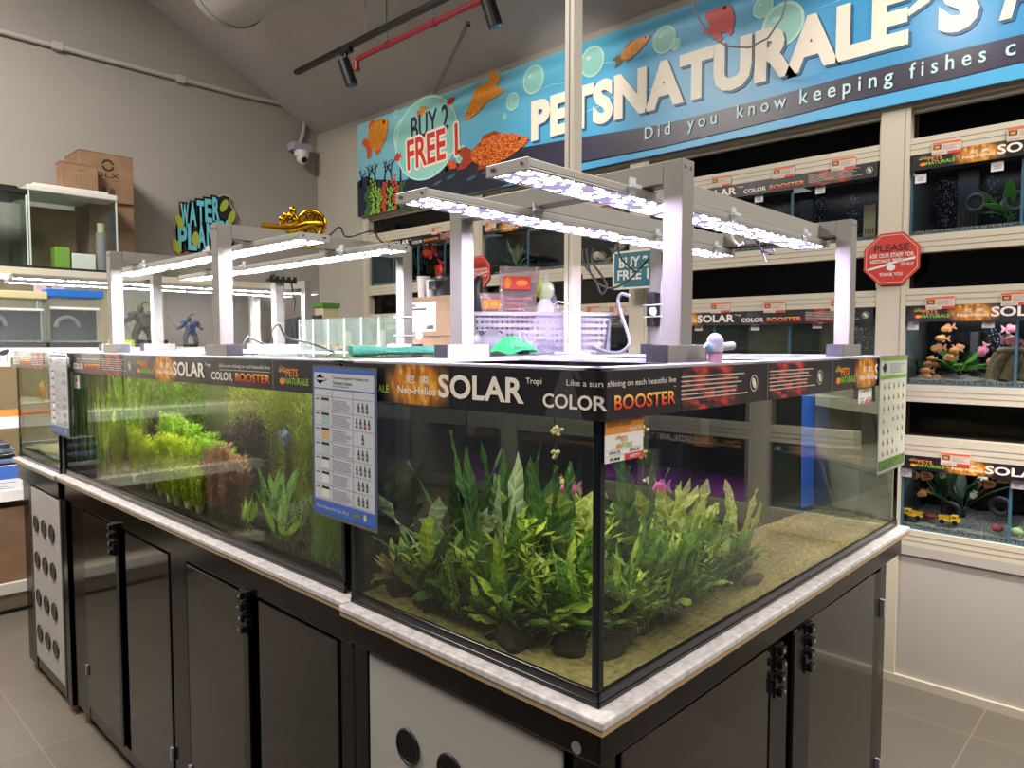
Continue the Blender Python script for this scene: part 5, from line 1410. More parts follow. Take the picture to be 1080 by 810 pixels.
# ---------------------------------------------------------------- water plants and fish of the island tanks
def bent(px, py, X=None, Y=None, face='L', Xf=.009, Yf=.009):
    """point seen under pixel (px, py) through the tank glass, following the bend of light at the water"""
    d = ray(px, py).normalized()
    if face == 'L': t = (Xf - CAM.x) / d.x; N = Vector((-1, 0, 0))
    else: t = (Yf - CAM.y) / d.y; N = Vector((0, -1, 0))
    P = CAM + d * t; ci = -d.dot(N); r_ = 1 / 1.33; k = 1 - r_ * r_ * (1 - ci * ci)
    d2 = d * r_ + N * (r_ * ci - math.sqrt(k))
    t = (X - P.x) / d2.x if X is not None else (Y - P.y) / d2.y
    return P + d2 * t
def leafmat(name, a, b, tr=.3, sc=26, ribs=11.0):
    """leaf blade: two greens mottled by noise, paler slanting ribs and midrib from the leaf's own UV"""
    m = mat(name, a, rough=.42, var=b, scale=sc, trans=tr, spec=.35)
    n, l = nodes_of(m); bs = n['Principled BSDF']; src = bs.inputs['Base Color'].links[0].from_socket
    tc = n.new('ShaderNodeTexCoord'); sp = n.new('ShaderNodeSeparateXYZ'); l.new(tc.outputs['UV'], sp.inputs[0])
    def M(op, *v):
        q = n.new('ShaderNodeMath'); q.operation = op
        for i, x in enumerate(v):
            if hasattr(x, 'is_output'): l.new(x, q.inputs[i])
            else: q.inputs[i].default_value = x
        return q.outputs[0]
    ac = M('ABSOLUTE', M('SUBTRACT', sp.outputs['X'], .5))
    ph = M('SUBTRACT', M('MULTIPLY', sp.outputs['Y'], ribs * 6.283), M('MULTIPLY', ac, 9.0))
    rib = M('POWER', M('MULTIPLY_ADD', M('SINE', ph), .5, .5), 3.0)
    mid = M('LESS_THAN', ac, .05)
    f = M('MAXIMUM', M('MULTIPLY', rib, .55), M('MULTIPLY', mid, .6))
    mx = n.new('ShaderNodeMix'); mx.data_type = 'RGBA'; l.new(f, mx.inputs['Factor']); l.new(src, mx.inputs['A'])
    c = lin(a); mx.inputs['B'].default_value = (min(1, c[0] * 1.55 + .02), min(1, c[1] * 1.5 + .02), min(1, c[2] * 1.4 + .01), 1)
    l.new(mx.outputs['Result'], bs.inputs['Base Color'])
    for nd in n:
        if nd.type == 'BSDF_TRANSLUCENT': l.new(mx.outputs['Result'], nd.inputs['Color'])
    bp = n.new('ShaderNodeBump'); bp.inputs['Strength'].default_value = .5; bp.inputs['Distance'].default_value = .003
    l.new(rib, bp.inputs['Height']); l.new(bp.outputs['Normal'], bs.inputs['Normal'])
    return m
L_dark = leafmat('deep fern green', '#41642c', '#24401e')
L_mid = leafmat('fern green', '#76a038', '#446a22')
L_lime = leafmat('bright leaf green', '#c4d84c', '#8cb236')
L_sage = leafmat('sage striped leaf', '#a9b58a', '#6f8258')
L_yel = leafmat('yellow green crinkled leaf', '#b8bc5a', '#8d9a40')
L_brown = leafmat('bronze leaf', '#7a6a3c', '#56502c')
L_red = leafmat('pink brown stem leaf', '#c09068', '#a8745a', .25)
L_purp = leafmat('dark plum leaf', '#5d4650', '#46383c', .2)
L_vivid = leafmat('vivid lime leaf', '#d2e83c', '#b4d42e', .35)
L_soft = leafmat('soft lime leaf', '#b2cf52', '#93b842', .35)
L_grass = leafmat('ribbon leaf green', '#8fb44a', '#6c9438', .35)
L_hair = leafmat('olive thread leaf', '#b4b848', '#8a9038', .3)
M_pot = mat('dark fibrous rock wool', '#241b12', rough=.95, var='#3a2d1e', scale=40, bump=1.0)
M_foam = mat('white foam collar', '#d4dcc8', rough=.8)
ZSAND = .957

def fern(x, y, spec, label, seed=1, z=ZSAND, group=None, name='java_fern', pot=(.042, .024), cat='plant'):
    """spec: list of (n, length, width, material, pitch range, droop, wavy, stem fraction[, yaw range])"""
    rr = random.Random(seed); b = Vector((x, y, z)); t = thing(name, label, cat, b, group)
    m = MB(); k = 0
    for s_ in spec:
        n, L, W, mt, pr, dr, wv, sf = s_[:8]; yr = s_[8] if len(s_) > 8 else None
        for i in range(n):
            yaw = rr.uniform(*yr) if yr else k * 2.4 + rr.uniform(-.4, .4); k += 1
            leaf(m, b + Vector((rr.uniform(-.02, .02), rr.uniform(-.02, .02), .018)), yaw, rr.uniform(*pr), L * rr.uniform(.75, 1.08), W * rr.uniform(.8, 1.2), mt, dr * rr.uniform(.6, 1.3), 10, rr.uniform(.12, .4), wv, 1.7 if mt in (L_yel, L_sage) else .9, rr.random() * 6, sf, rr.uniform(-.5, .5))
    m.build('leaves', t)
    if pot:
        q = MB(); bmn = bmesh.new(); bmesh.ops.create_icosphere(bmn, subdivisions=3, radius=1)
        vs = [(x + pot[0] * v.co.x * (.85 + .35 * math.sin(7 * v.co.y + seed) + .35 * rr.random()), y + pot[0] * .8 * v.co.y * (.85 + .35 * math.sin(9 * v.co.x + seed) + .3 * rr.random()), z + pot[1] * (.5 + v.co.z * (.6 + .6 * rr.random()))) for v in bmn.verts]
        q.add(vs, [tuple(w.index for w in f.verts) for f in bmn.faces], M_pot, True); bmn.free(); q.build('root_clump', t)
        q = MB()
        for i in range(10):
            a = rr.uniform(0, 6.3); l = rr.uniform(.03, .08)
            q.tube([(x, y, z + .02), (x + l * .5 * math.cos(a), y + l * .5 * math.sin(a), z + .022), (x + l * math.cos(a), y + l * math.sin(a), z + .004)], .0008, L_brown, 4)
        q.build('root_hairs', t)
    return t
def A_(n, L, W, mt, p0, p1, dr, wv, sf, yr=None): return (n, L, W, mt, (p0, p1), dr, wv, sf) + ((yr,) if yr else ())
tuft = lambda a, b: [A_(5, .13, .022, L_lime, .5, 1.35, .9, .1, .18), A_(a, .15, .024, L_mid, .6, 1.4, .9, .1, .16), A_(a, .12, .020, L_dark, .6, 1.4, .8, .1, .18), A_(b // 3, .09, .018, L_lime, .3, 1.0, .6, .08, .25)]
fern(.095, .435, [A_(3, .25, .048, L_lime, 1.0, 1.35, 1.9, .07, .12, (3.0, 5.5)), A_(6, .20, .032, L_dark, .7, 1.3, 1.0, .09, .15)] + tuft(6, 6), 'arching broad leaved fern on the left sand edge of the near corner tank', 3)
fern(.080, .235, tuft(12, 12) + [A_(5, .18, .024, L_lime, .8, 1.4, .9, .1, .15)], 'bright narrow leaved fern in front, left of the near glass corner', 4)
fern(.165, .150, [A_(8, .16, .022, L_lime, .5, 1.3, .8, .1, .15)] + tuft(8, 8), 'lime fern with one broad pointed leaf just behind the near glass corner', 5)
fern(.175, .335, [A_(4, .35, .046, L_dark, 1.25, 1.5, .35, .13, .08), A_(7, .24, .034, L_mid, .9, 1.4, .8, .11, .1)] + tuft(5, 5), 'tall dark crinkled fern standing behind the arching one', 6)
fern(.165, .272, [A_(2, .31, .046, L_sage, 1.42, 1.52, .12, .10, .1), A_(6, .20, .028, L_mid, .8, 1.4, .8, .1, .12)] + tuft(5, 5), 'pale sage fern leaf with ribs standing upright in the clump', 7)
fern(.265, .250, [A_(4, .34, .054, L_dark, 1.28, 1.5, .25, .13, .06), A_(7, .23, .034, L_mid, .8, 1.4, .8, .11, .1)] + tuft(5, 5), 'tallest dark green fern near the middle of the clump', 8)
fern(.235, .165, [A_(9, .19, .026, L_mid, .7, 1.4, .8, .11, .12)] + tuft(8, 8), 'mid green fern close to the right glass by the near corner', 9)
fern(.315, .155, [A_(10, .18, .028, L_mid, .8, 1.4, .7, .1, .12)] + tuft(4, 6), 'fern on a square root block close to the right glass', 10)
fern(.405, .215, [A_(5, .25, .046, L_yel, 1.0, 1.5, 1.0, .22, .08), A_(8, .19, .028, L_mid, .8, 1.4, .8, .12, .1)] + tuft(4, 4), 'crinkled yellow green fern in the middle of the right glass', 11)
fern(.485, .235, [A_(5, .25, .044, L_yel, .9, 1.45, 1.3, .22, .08), A_(8, .17, .026, L_mid, .7, 1.4, .8, .11, .1)] + tuft(4, 4), 'crinkled yellow green fern with a curled tip, second from the sand', 12)
fern(.575, .190, [A_(11, .10, .028, L_brown, .3, 1.2, .7, .06, .35), A_(10, .12, .022, L_mid, .4, 1.3, .8, .08, .2)], 'low bronze round leaved plant at the right edge of the clump', 13, name='round_leaved_plant', pot=(.03, .016))
fern(.655, .250, [A_(5, .20, .036, L_yel, .8, 1.4, 1.1, .2, .1), A_(8, .13, .022, L_mid, .4, 1.3, .9, .1, .15)], 'yellow green fern nearest the open sand at the right', 14)
fern(.110, .530, [A_(18, .10, .020, L_lime, .2, 1.3, .7, .05, .45), A_(14, .09, .015, L_red, .3, 1.3, .7, .05, .4)], 'small bushy plant with reddish sprigs at the far left of the fern tank', 15, name='round_leaved_plant', pot=(.04, .03))
fern(.120, .385, [A_(6, .27, .060, L_sage, .9, 1.4, 1.2, .08, .62), A_(10, .17, .036, L_mid, .5, 1.3, 1.0, .06, .5)], 'round leaved sage plant on long stalks left of the tall ferns', 16, name='round_leaved_plant')
fern(.330, .235, [A_(6, .25, .050, L_yel, 1.0, 1.45, .9, .07, .70), A_(9, .18, .034, L_lime, .6, 1.3, 1.0, .06, .6)], 'yellow leaved plant on long stalks beside the pink fish', 17, name='round_leaved_plant')
fern(.345, .375, [A_(6, .28, .040, L_dark, 1.1, 1.45, .5, .11, .1), A_(8, .18, .024, L_mid, .6, 1.3, .9, .09, .12)], 'dark fern at the back of the clump', 18)
fern(.520, .345, [A_(6, .22, .034, L_mid, .9, 1.4, .7, .12, .1), A_(8, .15, .024, L_dark, .6, 1.3, .9, .09, .12)], 'mid green fern at the back right of the clump', 19)
fern(.210, .430, [A_(6, .27, .036, L_dark, 1.0, 1.45, .7, .11, .1), A_(10, .14, .018, L_mid, .5, 1.3, .9, .09, .12)], 'dark fern at the back left of the clump', 20)
fern(.070, .205, [A_(2, .20, .050, L_lime, .42, .62, .35, .08, .12, (-.95, -.65)), A_(1, .17, .040, L_lime, .9, 1.0, .9, .08, .12, (2.0, 2.4)), A_(5, .12, .022, L_mid, .6, 1.3, .9, .1, .15)], 'low fern with one broad pointed lime leaf reaching right along the long glass', 25)
# young narrow ferns filling the clump
rr = random.Random(31)
yf = fern(.15, .19, [A_(8, .12, .020, L_mid, .6, 1.4, .9, .1, .15), A_(7, .11, .018, L_dark, .5, 1.35, .8, .1, .15), A_(5, .12, .020, L_lime, .6, 1.35, 1.0, .1, .18)], 'young narrow leaved fern low inside the thick clump of the near corner tank', 21, group='young ferns in the clump', name='young_fern', pot=None)
for i, (x, y) in enumerate([(.12, .31), (.21, .23), (.29, .19), (.36, .17), (.25, .33), (.39, .29), (.46, .17), (.54, .26), (.62, .20), (.12, .17), (.06, .33), (.30, .29), (.20, .12), (.07, .29), (.37, .12), (.14, .47), (.28, .12)]):
    o = dup(yf, (x, y, ZSAND), (0, 0, rr.uniform(0, 6.3)), rr.uniform(.8, 1.25))
# dangling root strand with cream buds
P = [Vector((.315, .262, 1.372)), Vector((.312, .262, 1.33)), Vector((.318, .258, 1.29)), Vector((.325, .262, 1.245)), Vector((.33, .256, 1.20)), Vector((.336, .26, 1.17))]
t = thing('root_strand', 'thin dark root strand with cream tufts hanging from the water surface over the ferns', 'plant', P[0])
m = MB(); m.tube(P, .0016, M_pot, 5)
for i in range(16):
    p = P[1].lerp(P[-1], rr.random()); m.tube([p, p + Vector((rr.uniform(-.012, .012), rr.uniform(-.012, .012), rr.uniform(-.02, .01)))], .0007, M_pot, 4)
m.build('strand', t)
M_tuft = mat('cream tuft', '#e0cf9a', rough=.7, var='#b8a070', scale=120)
for p, n, r_ in ((P[2], 9, .011), (P[3], 7, .009), (P[1], 5, .007), (P[4], 5, .008)):
    m = MB()
    for i in range(n): m.ball(p + Vector((rr.uniform(-1, 1), rr.uniform(-1, 1), rr.uniform(-.8, .8))) * r_, .0045, .0045, .004, M_tuft, 7, 5)
    m.build('cream_tuft', t)
# stones and wood scraps on the sand
for i, (x, y, lab) in enumerate(((.60, .12, 'dark wood scrap lying on the sand right of the ferns'), (.13, .115, 'dark root lump on the sand at the near glass corner'), (.05, .20, 'small dark root lump against the left glass'))):
    rock('wood_scrap', (x, y, ZSAND + .008), .035, .022, .014, M_pot, lab, 40 + i, cat='wood scrap')
m = MB()
for i in range(900):
    x, y = rr.uniform(.30, 1.36), rr.uniform(.015, .585); s_ = rr.uniform(.0015, .005); a = rr.uniform(0, 3.1)
    zz = .9607 + rr.random() * .001
    m.add([(x - s_ * math.cos(a) * 1.6, y - s_ * math.sin(a) * 1.6, zz), (x + s_ * math.sin(a) * .6, y - s_ * math.cos(a) * .6, zz + .001), (x + s_ * math.cos(a) * 1.6, y + s_ * math.sin(a) * 1.6, zz), (x - s_ * math.sin(a) * .6, y + s_ * math.cos(a) * .6, zz + .001)], [(0, 1, 2, 3)], [mat('pale sand fleck', '#efe2b4', rough=.9), mat('dark sand fleck', '#57503a', rough=.9), mat('straw sand fleck', '#d8c27a', rough=.9)][i % 3])
tag(m.build('sand_debris'), 'scattered plant flecks on the open sand of the near corner tank', 'debris', kind='stuff')
# fish in the fern tank
fpk = fish_mesh('pink_fish', .046, .026, .012, mat('magenta fish skin', '#d0458c', rough=.35, var='#e58ab8', scale=60), mat('pale magenta fin', '#dc9abf', rough=.4, trans=.3))
fpk.location = (.372, .25, 1.178); fpk.rotation_euler = (0, .1, 2.35); tag(fpk, 'pink fish hovering among the yellow leaves near the glass corner', 'fish')
fpk.scale = (1.0,) * 3

# ---- bright planted tank
def BX(px, py, X): return bent(px, py, X=X, Xf=.027)
def soil(x): return .968 + .05 * (x - .03)
def stems(name, x, y, n, h, spread, mt, label, leafL=.014, leafW=.010, whorl=4, gap=.010, seed=1, group=None, foam=True, cat='plant', top=1.0, bend=.2, stemm=None, lower=.15, z=None):
    rr = random.Random(seed); z = soil(x) if z is None else z; b = Vector((x, y, z)); t = thing(name, label, cat, b, group); m = MB(); st_ = MB()
    for i in range(n):
        a = rr.uniform(0, 6.3); r_ = spread * math.sqrt(rr.random()); p = b + Vector((r_ * .45 * math.cos(a), r_ * .45 * math.sin(a), .01))
        hh = h * rr.uniform(.72, 1.05); q = b + Vector((r_ * math.cos(a), r_ * math.sin(a), hh)); q += Vector((rr.uniform(-1, 1), rr.uniform(-1, 1), 0)) * bend * .05
        mid = p.lerp(q, .5) + Vector((rr.uniform(-1, 1), rr.uniform(-1, 1), 0)) * .012
        st_.tube([p, mid, q], .0011, stemm or mt, 4)
        k = int(hh / gap)
        for j in range(k):
            u = j / k
            if u < lower: continue
            c = (p * (1 - u) ** 2 + mid * 2 * u * (1 - u) + q * u * u) if False else (p.lerp(mid, u * 2) if u < .5 else mid.lerp(q, u * 2 - 1))
            sc = (.55 + .55 * u) * top
            for w in range(whorl):
                yaw = j * .9 + w * 2 * PI / whorl + rr.uniform(-.3, .3); L = leafL * sc * rr.uniform(.7, 1.2); W = leafW * sc
                d = Vector((math.cos(yaw), math.sin(yaw), rr.uniform(.1, .7))); s_ = Vector((-math.sin(yaw), math.cos(yaw), 0))
                m.add([c, c + d * L * .5 + s_ * W * .5, c + d * L, c + d * L * .5 - s_ * W * .5], [(0, 1, 2, 3)], mt)
    m.build('leaves', t); st_.build('stems', t)
    if foam:
        MB().lathe([(.010, .0), (.017, .002), (.018, .022), (.015, .028), (.008, .028)], b, M_foam, 14).build('foam_collar', t)
    return t
M_stem = mat('pale stem', '#8fa04c', rough=.6)
G1 = 'lime stem plant bunches'
p0 = BX(180, 548, .075)
proto = stems('stem_plant_bunch', p0.x, p0.y, 26, .135, .045, L_vivid, 'vivid lime bunch with a white foam collar in the front row of the planted tank', seed=3, group=G1, leafL=.015, leafW=.011, gap=.008)
proto2 = stems('stem_plant_bunch', .2, 1.5, 30, .20, .055, L_soft, 'soft lime bunch in the middle rows of the planted tank', seed=4, group='soft lime bunches', leafL=.017, leafW=.010, gap=.010)
rr = random.Random(8); k = 0
for px in (172, 186, 199, 212):
    for X in (.065, .115):
        k += 1
        if k == 1: continue
        q = BX(px + rr.uniform(-3, 3), 548, X); dup(proto, (q.x, q.y, soil(q.x)), (0, 0, rr.uniform(0, 6)), rr.uniform(.85, 1.12))
for px in (128, 142, 156, 170, 184, 198):
    for X in (.14, .20):
        q = BX(px + rr.uniform(-4, 4), 500, X); dup(proto, (q.x, q.y, soil(q.x)), (0, 0, rr.uniform(0, 6)), (1.15, 1.15, rr.uniform(1.15, 1.5)), label='vivid lime bunch in the mound behind the front row of the planted tank', group='lime mound behind the front row')
q0 = None
for i, (px, X, h_) in enumerate(((214, .20, 1.0), (226, .24, .95), (204, .27, 1.15), (190, .30, 1.2), (222, .32, 1.0), (240, .28, .85), (176, .34, 1.2))):
    q = BX(px, 490, X)
    if i == 0: proto2.location = (q.x, q.y, soil(q.x))
    else: dup(proto2, (q.x, q.y, soil(q.x)), (0, 0, rr.uniform(0, 6)), (1, 1, h_))
# small leaved sprigs threaded through the fern clump
pr7 = stems('leafy_sprig', .13, .21, 9, .15, .055, L_lime, 'small leaved lime sprig threaded through the fern clump of the near corner tank', seed=91, group='lime sprigs in the fern clump', leafL=.034, leafW=.015, whorl=2, gap=.016, foam=False, z=ZSAND, stemm=L_mid, lower=.1, bend=1.0)
pr8 = stems('leafy_sprig', .28, .16, 9, .15, .055, L_mid, 'small leaved mid green sprig low inside the fern clump of the near corner tank', seed=92, group='mid green sprigs in the fern clump', leafL=.036, leafW=.017, whorl=2, gap=.017, foam=False, z=ZSAND, stemm=L_brown, lower=.1, bend=1.0)
for i, (x, y, k_) in enumerate(((.22, .14, .8), (.10, .30, 1.0), (.19, .27, 1.3), (.34, .20, 1.0), (.12, .44, .8), (.44, .17, .75), (.29, .30, 1.3))): dup(pr7, (x, y, ZSAND), (0, 0, i * 1.3), (1, 1, k_))
for i, (x, y, k_) in enumerate(((.09, .36, 1.0), (.17, .18, .9), (.38, .16, .9), (.50, .19, .8), (.25, .36, 1.4), (.40, .29, 1.2), (.59, .24, .7), (.16, .40, 1.1))): dup(pr8, (x, y, ZSAND), (0, 0, i * 1.7), (1, 1, k_))
# tall mid green stems at the back
G3 = 'tall stems at the back'
p = BX(150, 460, .42)
proto3 = stems('tall_stem_plant', p.x, p.y, 14, .36, .07, L_grass, 'tall leafy stems along the back of the planted tank', seed=6, group=G3, leafL=.040, leafW=.010, whorl=3, gap=.018, foam=False, lower=.1)
for i, (px, X) in enumerate(((135, .5), (165, .45), (178, .55), (190, .48), (205, .58), (122, .45))):
    q = BX(px, 460, X); dup(proto3, (q.x, q.y, soil(q.x)), (0, 0, i * 1.1), (1, 1, rr.uniform(.8, 1.05)))
# ribbon leaved clump at the far left
def ribbons(name, x, y, n, h, mt, label, w=.008, spread=.06, seed=1, group=None, droop=.5, cat='plant'):
    rr = random.Random(seed); b = Vector((x, y, soil(x))); t = thing(name, label, cat, b, group); m = MB()
    for i in range(n):
        a = rr.uniform(0, 6.3); r_ = spread * math.sqrt(rr.random())
        leaf(m, b + Vector((r_ * math.cos(a), r_ * math.sin(a), 0)), rr.uniform(0, 6.3), rr.uniform(1.3, 1.54), h * rr.uniform(.65, 1.05), w * rr.uniform(.8, 1.3), mt, droop * rr.uniform(.3, 1.2), 10, .15, .0, .35, 0, 0, rr.uniform(-1, 1))
    m.build('leaves', t); return t
for i, (px, X, h_) in enumerate(((76, .10, .33), (90, .16, .38), (104, .22, .40), (84, .30, .40), (118, .34, .40), (98, .42, .40))):
    q = BX(px, 470, X)
    ribbons('ribbon_plant', q.x, q.y, 26, h_, L_grass if i % 2 else L_mid, ['ribbon leaved clump nearest the far left end of the planted tank', 'tall ribbon leaved clump second along from the far left end', 'ribbon leaved clump standing third from the far left end', 'ribbon leaved clump behind the far left one', 'ribbon leaved clump left of the tall sword plants', 'ribbon leaved clump deepest in the far left corner'][i], seed=50 + i, spread=.055)
def sword(px, py, X, n, L, W, mt, label, seed, pr=(.8, 1.35), dr=.5, sf=.3, group=None):
    q = BX(px, py, X); return fern(q.x, q.y, [(n, L, W, mt, pr, dr, .03, sf)], label, seed, soil(q.x), group, 'sword_plant', (.016, .014))
sword(112, 520, .06, 9, .30, .045, L_lime, 'tall bright sword plant at the left front of the planted tank', 61, (1.0, 1.5), .4, .35)
sword(124, 500, .14, 9, .34, .045, L_lime, 'tall sword plant with a forked top behind the bright one', 62, (1.1, 1.5), .4, .4)
sword(140, 480, .22, 10, .36, .04, L_grass, 'tall narrow sword plant left of the lime mound', 63, (1.1, 1.5), .4, .3)
sword(262, 575, .05, 9, .10, .028, L_lime, 'small sword plant with bright leaves right of the pink brown bunch', 64, (.85, 1.35), .5, .25)
sword(278, 560, .12, 9, .13, .03, L_mid, 'broad leaved sword plant behind the small bright one', 65, (.6, 1.3), .5, .3)
sword(300, 585, .06, 14, .13, .020, L_soft, 'pale feathery sword plant left of the laminated chart', 66, (.6, 1.35), .6, .2)
sword(318, 575, .10, 12, .14, .028, L_sage, 'pale sage sword plant beside the laminated chart', 67, (.6, 1.3), .5, .3)
sword(292, 530, .25, 9, .15, .03, L_mid, 'dark sword plant in the middle depth under the silver fish', 68, (.7, 1.35), .5, .3)
sword(250, 540, .30, 8, .16, .03, L_mid, 'broad sword plant behind the pink brown bunch', 69, (.8, 1.4), .4, .3)
# pink brown and plum bunches
G4 = 'pink brown bunches'
q = BX(240, 560, .07)
pr4 = stems('red_stem_bunch', q.x, q.y, 26, .17, .05, L_red, 'pink brown bunch of stems between the lime row and the sword plants', seed=71, group=G4, leafL=.024, leafW=.009, gap=.0075, foam=False, stemm=L_brown)
for px, X in ((228, .07), (252, .09), (236, .14), (224, .13), (248, .16)):
    q = BX(px, 550, X); dup(pr4, (q.x, q.y, soil(q.x)), (0, 0, rr.uniform(0, 6)), (1, 1, rr.uniform(.9, 1.25)))
G5 = 'plum bunches'
q = BX(255, 500, .36)
pr5 = stems('plum_stem_bunch', q.x, q.y, 24, .24, .06, L_purp, 'dark plum bunch of stems behind the pink brown bunch', seed=73, group=G5, leafL=.024, leafW=.008, gap=.009, foam=False)
for px, X in ((270, .38), (242, .42), (262, .46), (280, .44)):
    q = BX(px, 490, X); dup(pr5, (q.x, q.y, soil(q.x)), (0, 0, rr.uniform(0, 6)), (1, 1, rr.uniform(.85, 1.1)))
q = BX(165, 480, .40); dup(pr5, (q.x, q.y, soil(q.x)), (0, 0, 1), (.8, .8, .9), label='small dark plum bunch behind the lime mound', group='plum bunches behind the lime mound')
# thread leaved olive thicket along the right back
G6 = 'olive thread leaved thicket'
q = BX(300, 480, .42)
pr6 = stems('thread_leaved_plant', q.x, q.y, 22, .38, .085, L_hair, 'olive thread leaved bush in the thicket behind the silver fish', seed=75, group=G6, leafL=.042, leafW=.0055, whorl=5, gap=.015, foam=False, lower=.05)
for i, (px, X) in enumerate(((270, .52), (285, .50), (315, .45), (328, .40), (300, .58), (322, .56), (340, .50), (338, .34), (255, .58))):
    q = BX(px, 480, X); dup(pr6, (q.x, q.y, soil(q.x)), (0, 0, i * .9), (1, 1, rr.uniform(.85, 1.02)))
for i, (px, X, h_) in enumerate(((338, .05, .14), (350, .06, .17), (358, .10, .20), (344, .14, .22))):
    q = BX(px, 580, X); ribbons('grass_plant', q.x, q.y, 46, h_, L_grass, ['hairgrass clump left of the black tank joint', 'hairgrass clump against the black tank joint', 'tall hairgrass clump behind the joint one', 'hairgrass clump behind the laminated chart foot'][i], .0035, .035, 80 + i, None, .7)
for i, (px, X) in enumerate(((345, .045), (325, .05), (300, .045), (285, .045))):
    q = BX(px, 590, X); ribbons('moss_tuft', q.x, q.y, 50, .04, L_brown, 'low brown moss tuft along the front glass of the planted tank', .003, .04, 90 + i, 'brown moss tufts', 1.5)
fs = fish_mesh('silver_fish', .055, .036, .014, mat('silver blue fish skin', '#aab4c4', rough=.3, var='#7c88a0', scale=50), mat('pale blue fin', '#b9c2d2', rough=.4, trans=.3))
fs.location = BX(300, 461, .12); fs.rotation_euler = (0, 0, -PI / 2); tag(fs, 'silver blue fish in front of the olive thicket', 'fish')
# ---- far gravel tank
fo_ = fish_mesh('orange_fish', .10, .075, .035, mat('pale gold fish skin', '#d99a3c', rough=.4, var='#c9852c', scale=40), mat('pale gold fin', '#d9b070', rough=.4, trans=.3))
fo_.location = bent(45, 412, X=.25, Xf=.013); fo_.rotation_euler = (0, 0, 2.6); tag(fo_, 'single orange fish in the pale far gravel tank', 'fish')
q = bent(38, 395, X=.15, Xf=.013); t = thing('floating_plant', 'floating plant with pale roots at the top of the far gravel tank', 'plant', (q.x, q.y, 1.37)); m = MB(); n_ = MB()
for i in range(16):
    leaf(m, (q.x + rr.uniform(-.05, .05), q.y + rr.uniform(-.07, .07), 1.368), rr.uniform(0, 6.3), .2, .03, .022, L_soft, .3, 5)
    a = Vector((q.x + rr.uniform(-.05, .05), q.y + rr.uniform(-.07, .07), 1.366)); n_.tube([a, a + Vector((rr.uniform(-.01, .01), rr.uniform(-.01, .01), -.03)), a + Vector((rr.uniform(-.02, .02), rr.uniform(-.02, .02), -.07))], .001, L_sage, 4)
m.build('leaves', t); n_.build('roots', t)

# keep every leaf inside its tank: fold back what would poke through the glass
bpy.context.view_layer.update()
TANKS = (((.0, 1.38), (.0, .605), (.016, 1.362, .016, .588)), ((.017, .685), (.652, 2.595), (.034, .668, .668, 2.580)))
for o in [q for q in COL.objects if q.get('category') == 'plant']:
    L = o.matrix_world.translation
    for bx, by, (xa, xb, ya, yb) in TANKS:
        if not (bx[0] <= L.x <= bx[1] and by[0] <= L.y <= by[1]): continue
        for ch in o.children:
            if ch.type != 'MESH': continue
            W = ch.matrix_world; co = [W @ v.co for v in ch.data.vertices]
            if all(xa <= c.x <= xb and ya <= c.y <= yb and c.z <= 1.366 for c in co): continue
            if ch.data.users > 1: ch.data = ch.data.copy()
            Wi = W.inverted()
            for v, c in zip(ch.data.vertices, co):
                c.x = xa - (c.x - xa) * .35 if c.x < xa else (xb - (c.x - xb) * .35 if c.x > xb else c.x)
                c.y = ya - (c.y - ya) * .35 if c.y < ya else (yb - (c.y - yb) * .35 if c.y > yb else c.y)
                c.z = min(c.z, 1.366); v.co = Wi @ c
# ---------------------------------------------------------------- wall shelving at the far left and what stands on it
M_shelf = mat('cream shelf board', '#c9c0ac', rough=.5)
M_shelfw = mat('white shelf edge', '#d9d5cc', rough=.4)
M_backb = mat('beige shelf back', '#b8aa8c', rough=.7)
YS, YF = 4.30, 3.96
ws = thing('shelving_unit', 'tall cream shelving unit against the grey left wall behind the island', 'shelving unit', (.4, 4.5, 0))
XA, XB, XC = -1.5, 1.92, 2.42
MB().box(XA, XB, YS, 4.84, 1.845, 1.884, M_shelf).build('top_board', ws, .002)
MB().box(XA, XC, YF + .06, 4.84, 1.395, 1.425, M_shelfw).build('shelf', ws, .002)
for zz, y0 in ((1.055, YF), (.665, YF), (.165, YF)):
    m = MB().box(XA, XC, y0, 4.84, zz - .03, zz, M_shelf); m.box(XA, XC, y0 - .008, y0, zz - .055, zz + .004, M_shelfw); m.build('shelf', ws, .002)
MB().box(-.35, .5, YF - .012, YF - .008, 1.062, 1.10, mat('orange price rail', '#d9742a', rough=.4)).build('price_rail', ws)
MB().box(XA, XC, YF + .03, 4.84, .0, .11, mat('beige plinth', '#b3a890', rough=.6)).build('plinth', ws)
MB().box(XA, XC, YF + .02, YF + .03, .0, .018, M_black).build('kick_strip', ws)
MB().box(XA, 1.25, 4.83, 4.845, .11, 1.845, M_backb).build('back_panel', ws)
for xx in (XA, .45, XB - .03): MB().box(xx, xx + .03, 4.80, 4.84, .0, 1.884, M_shelfw).build('upright', ws)
m = MB()
for y in (YS + .05, YS + .16): m.box(XA + .05, 1.85, y, y + .025, 1.828, 1.844, mat('lit shelf tube', '#ffffff', emit=9, ecol='#f4f4ff'))
m.build('shelf_light', ws)
for zz in (1.392, 1.022): MB().box(XA + .05, 2.3, YF + .10, YF + .125, zz - .016, zz, mat('added shelf glow', '#ffffff', emit=22, ecol='#fff4e4')).build('shelf_light', ws)  # hidden glowing strips added to brighten the low shelves and far tank
def G(px, py, Y=YS): return PY(px, py, Y)
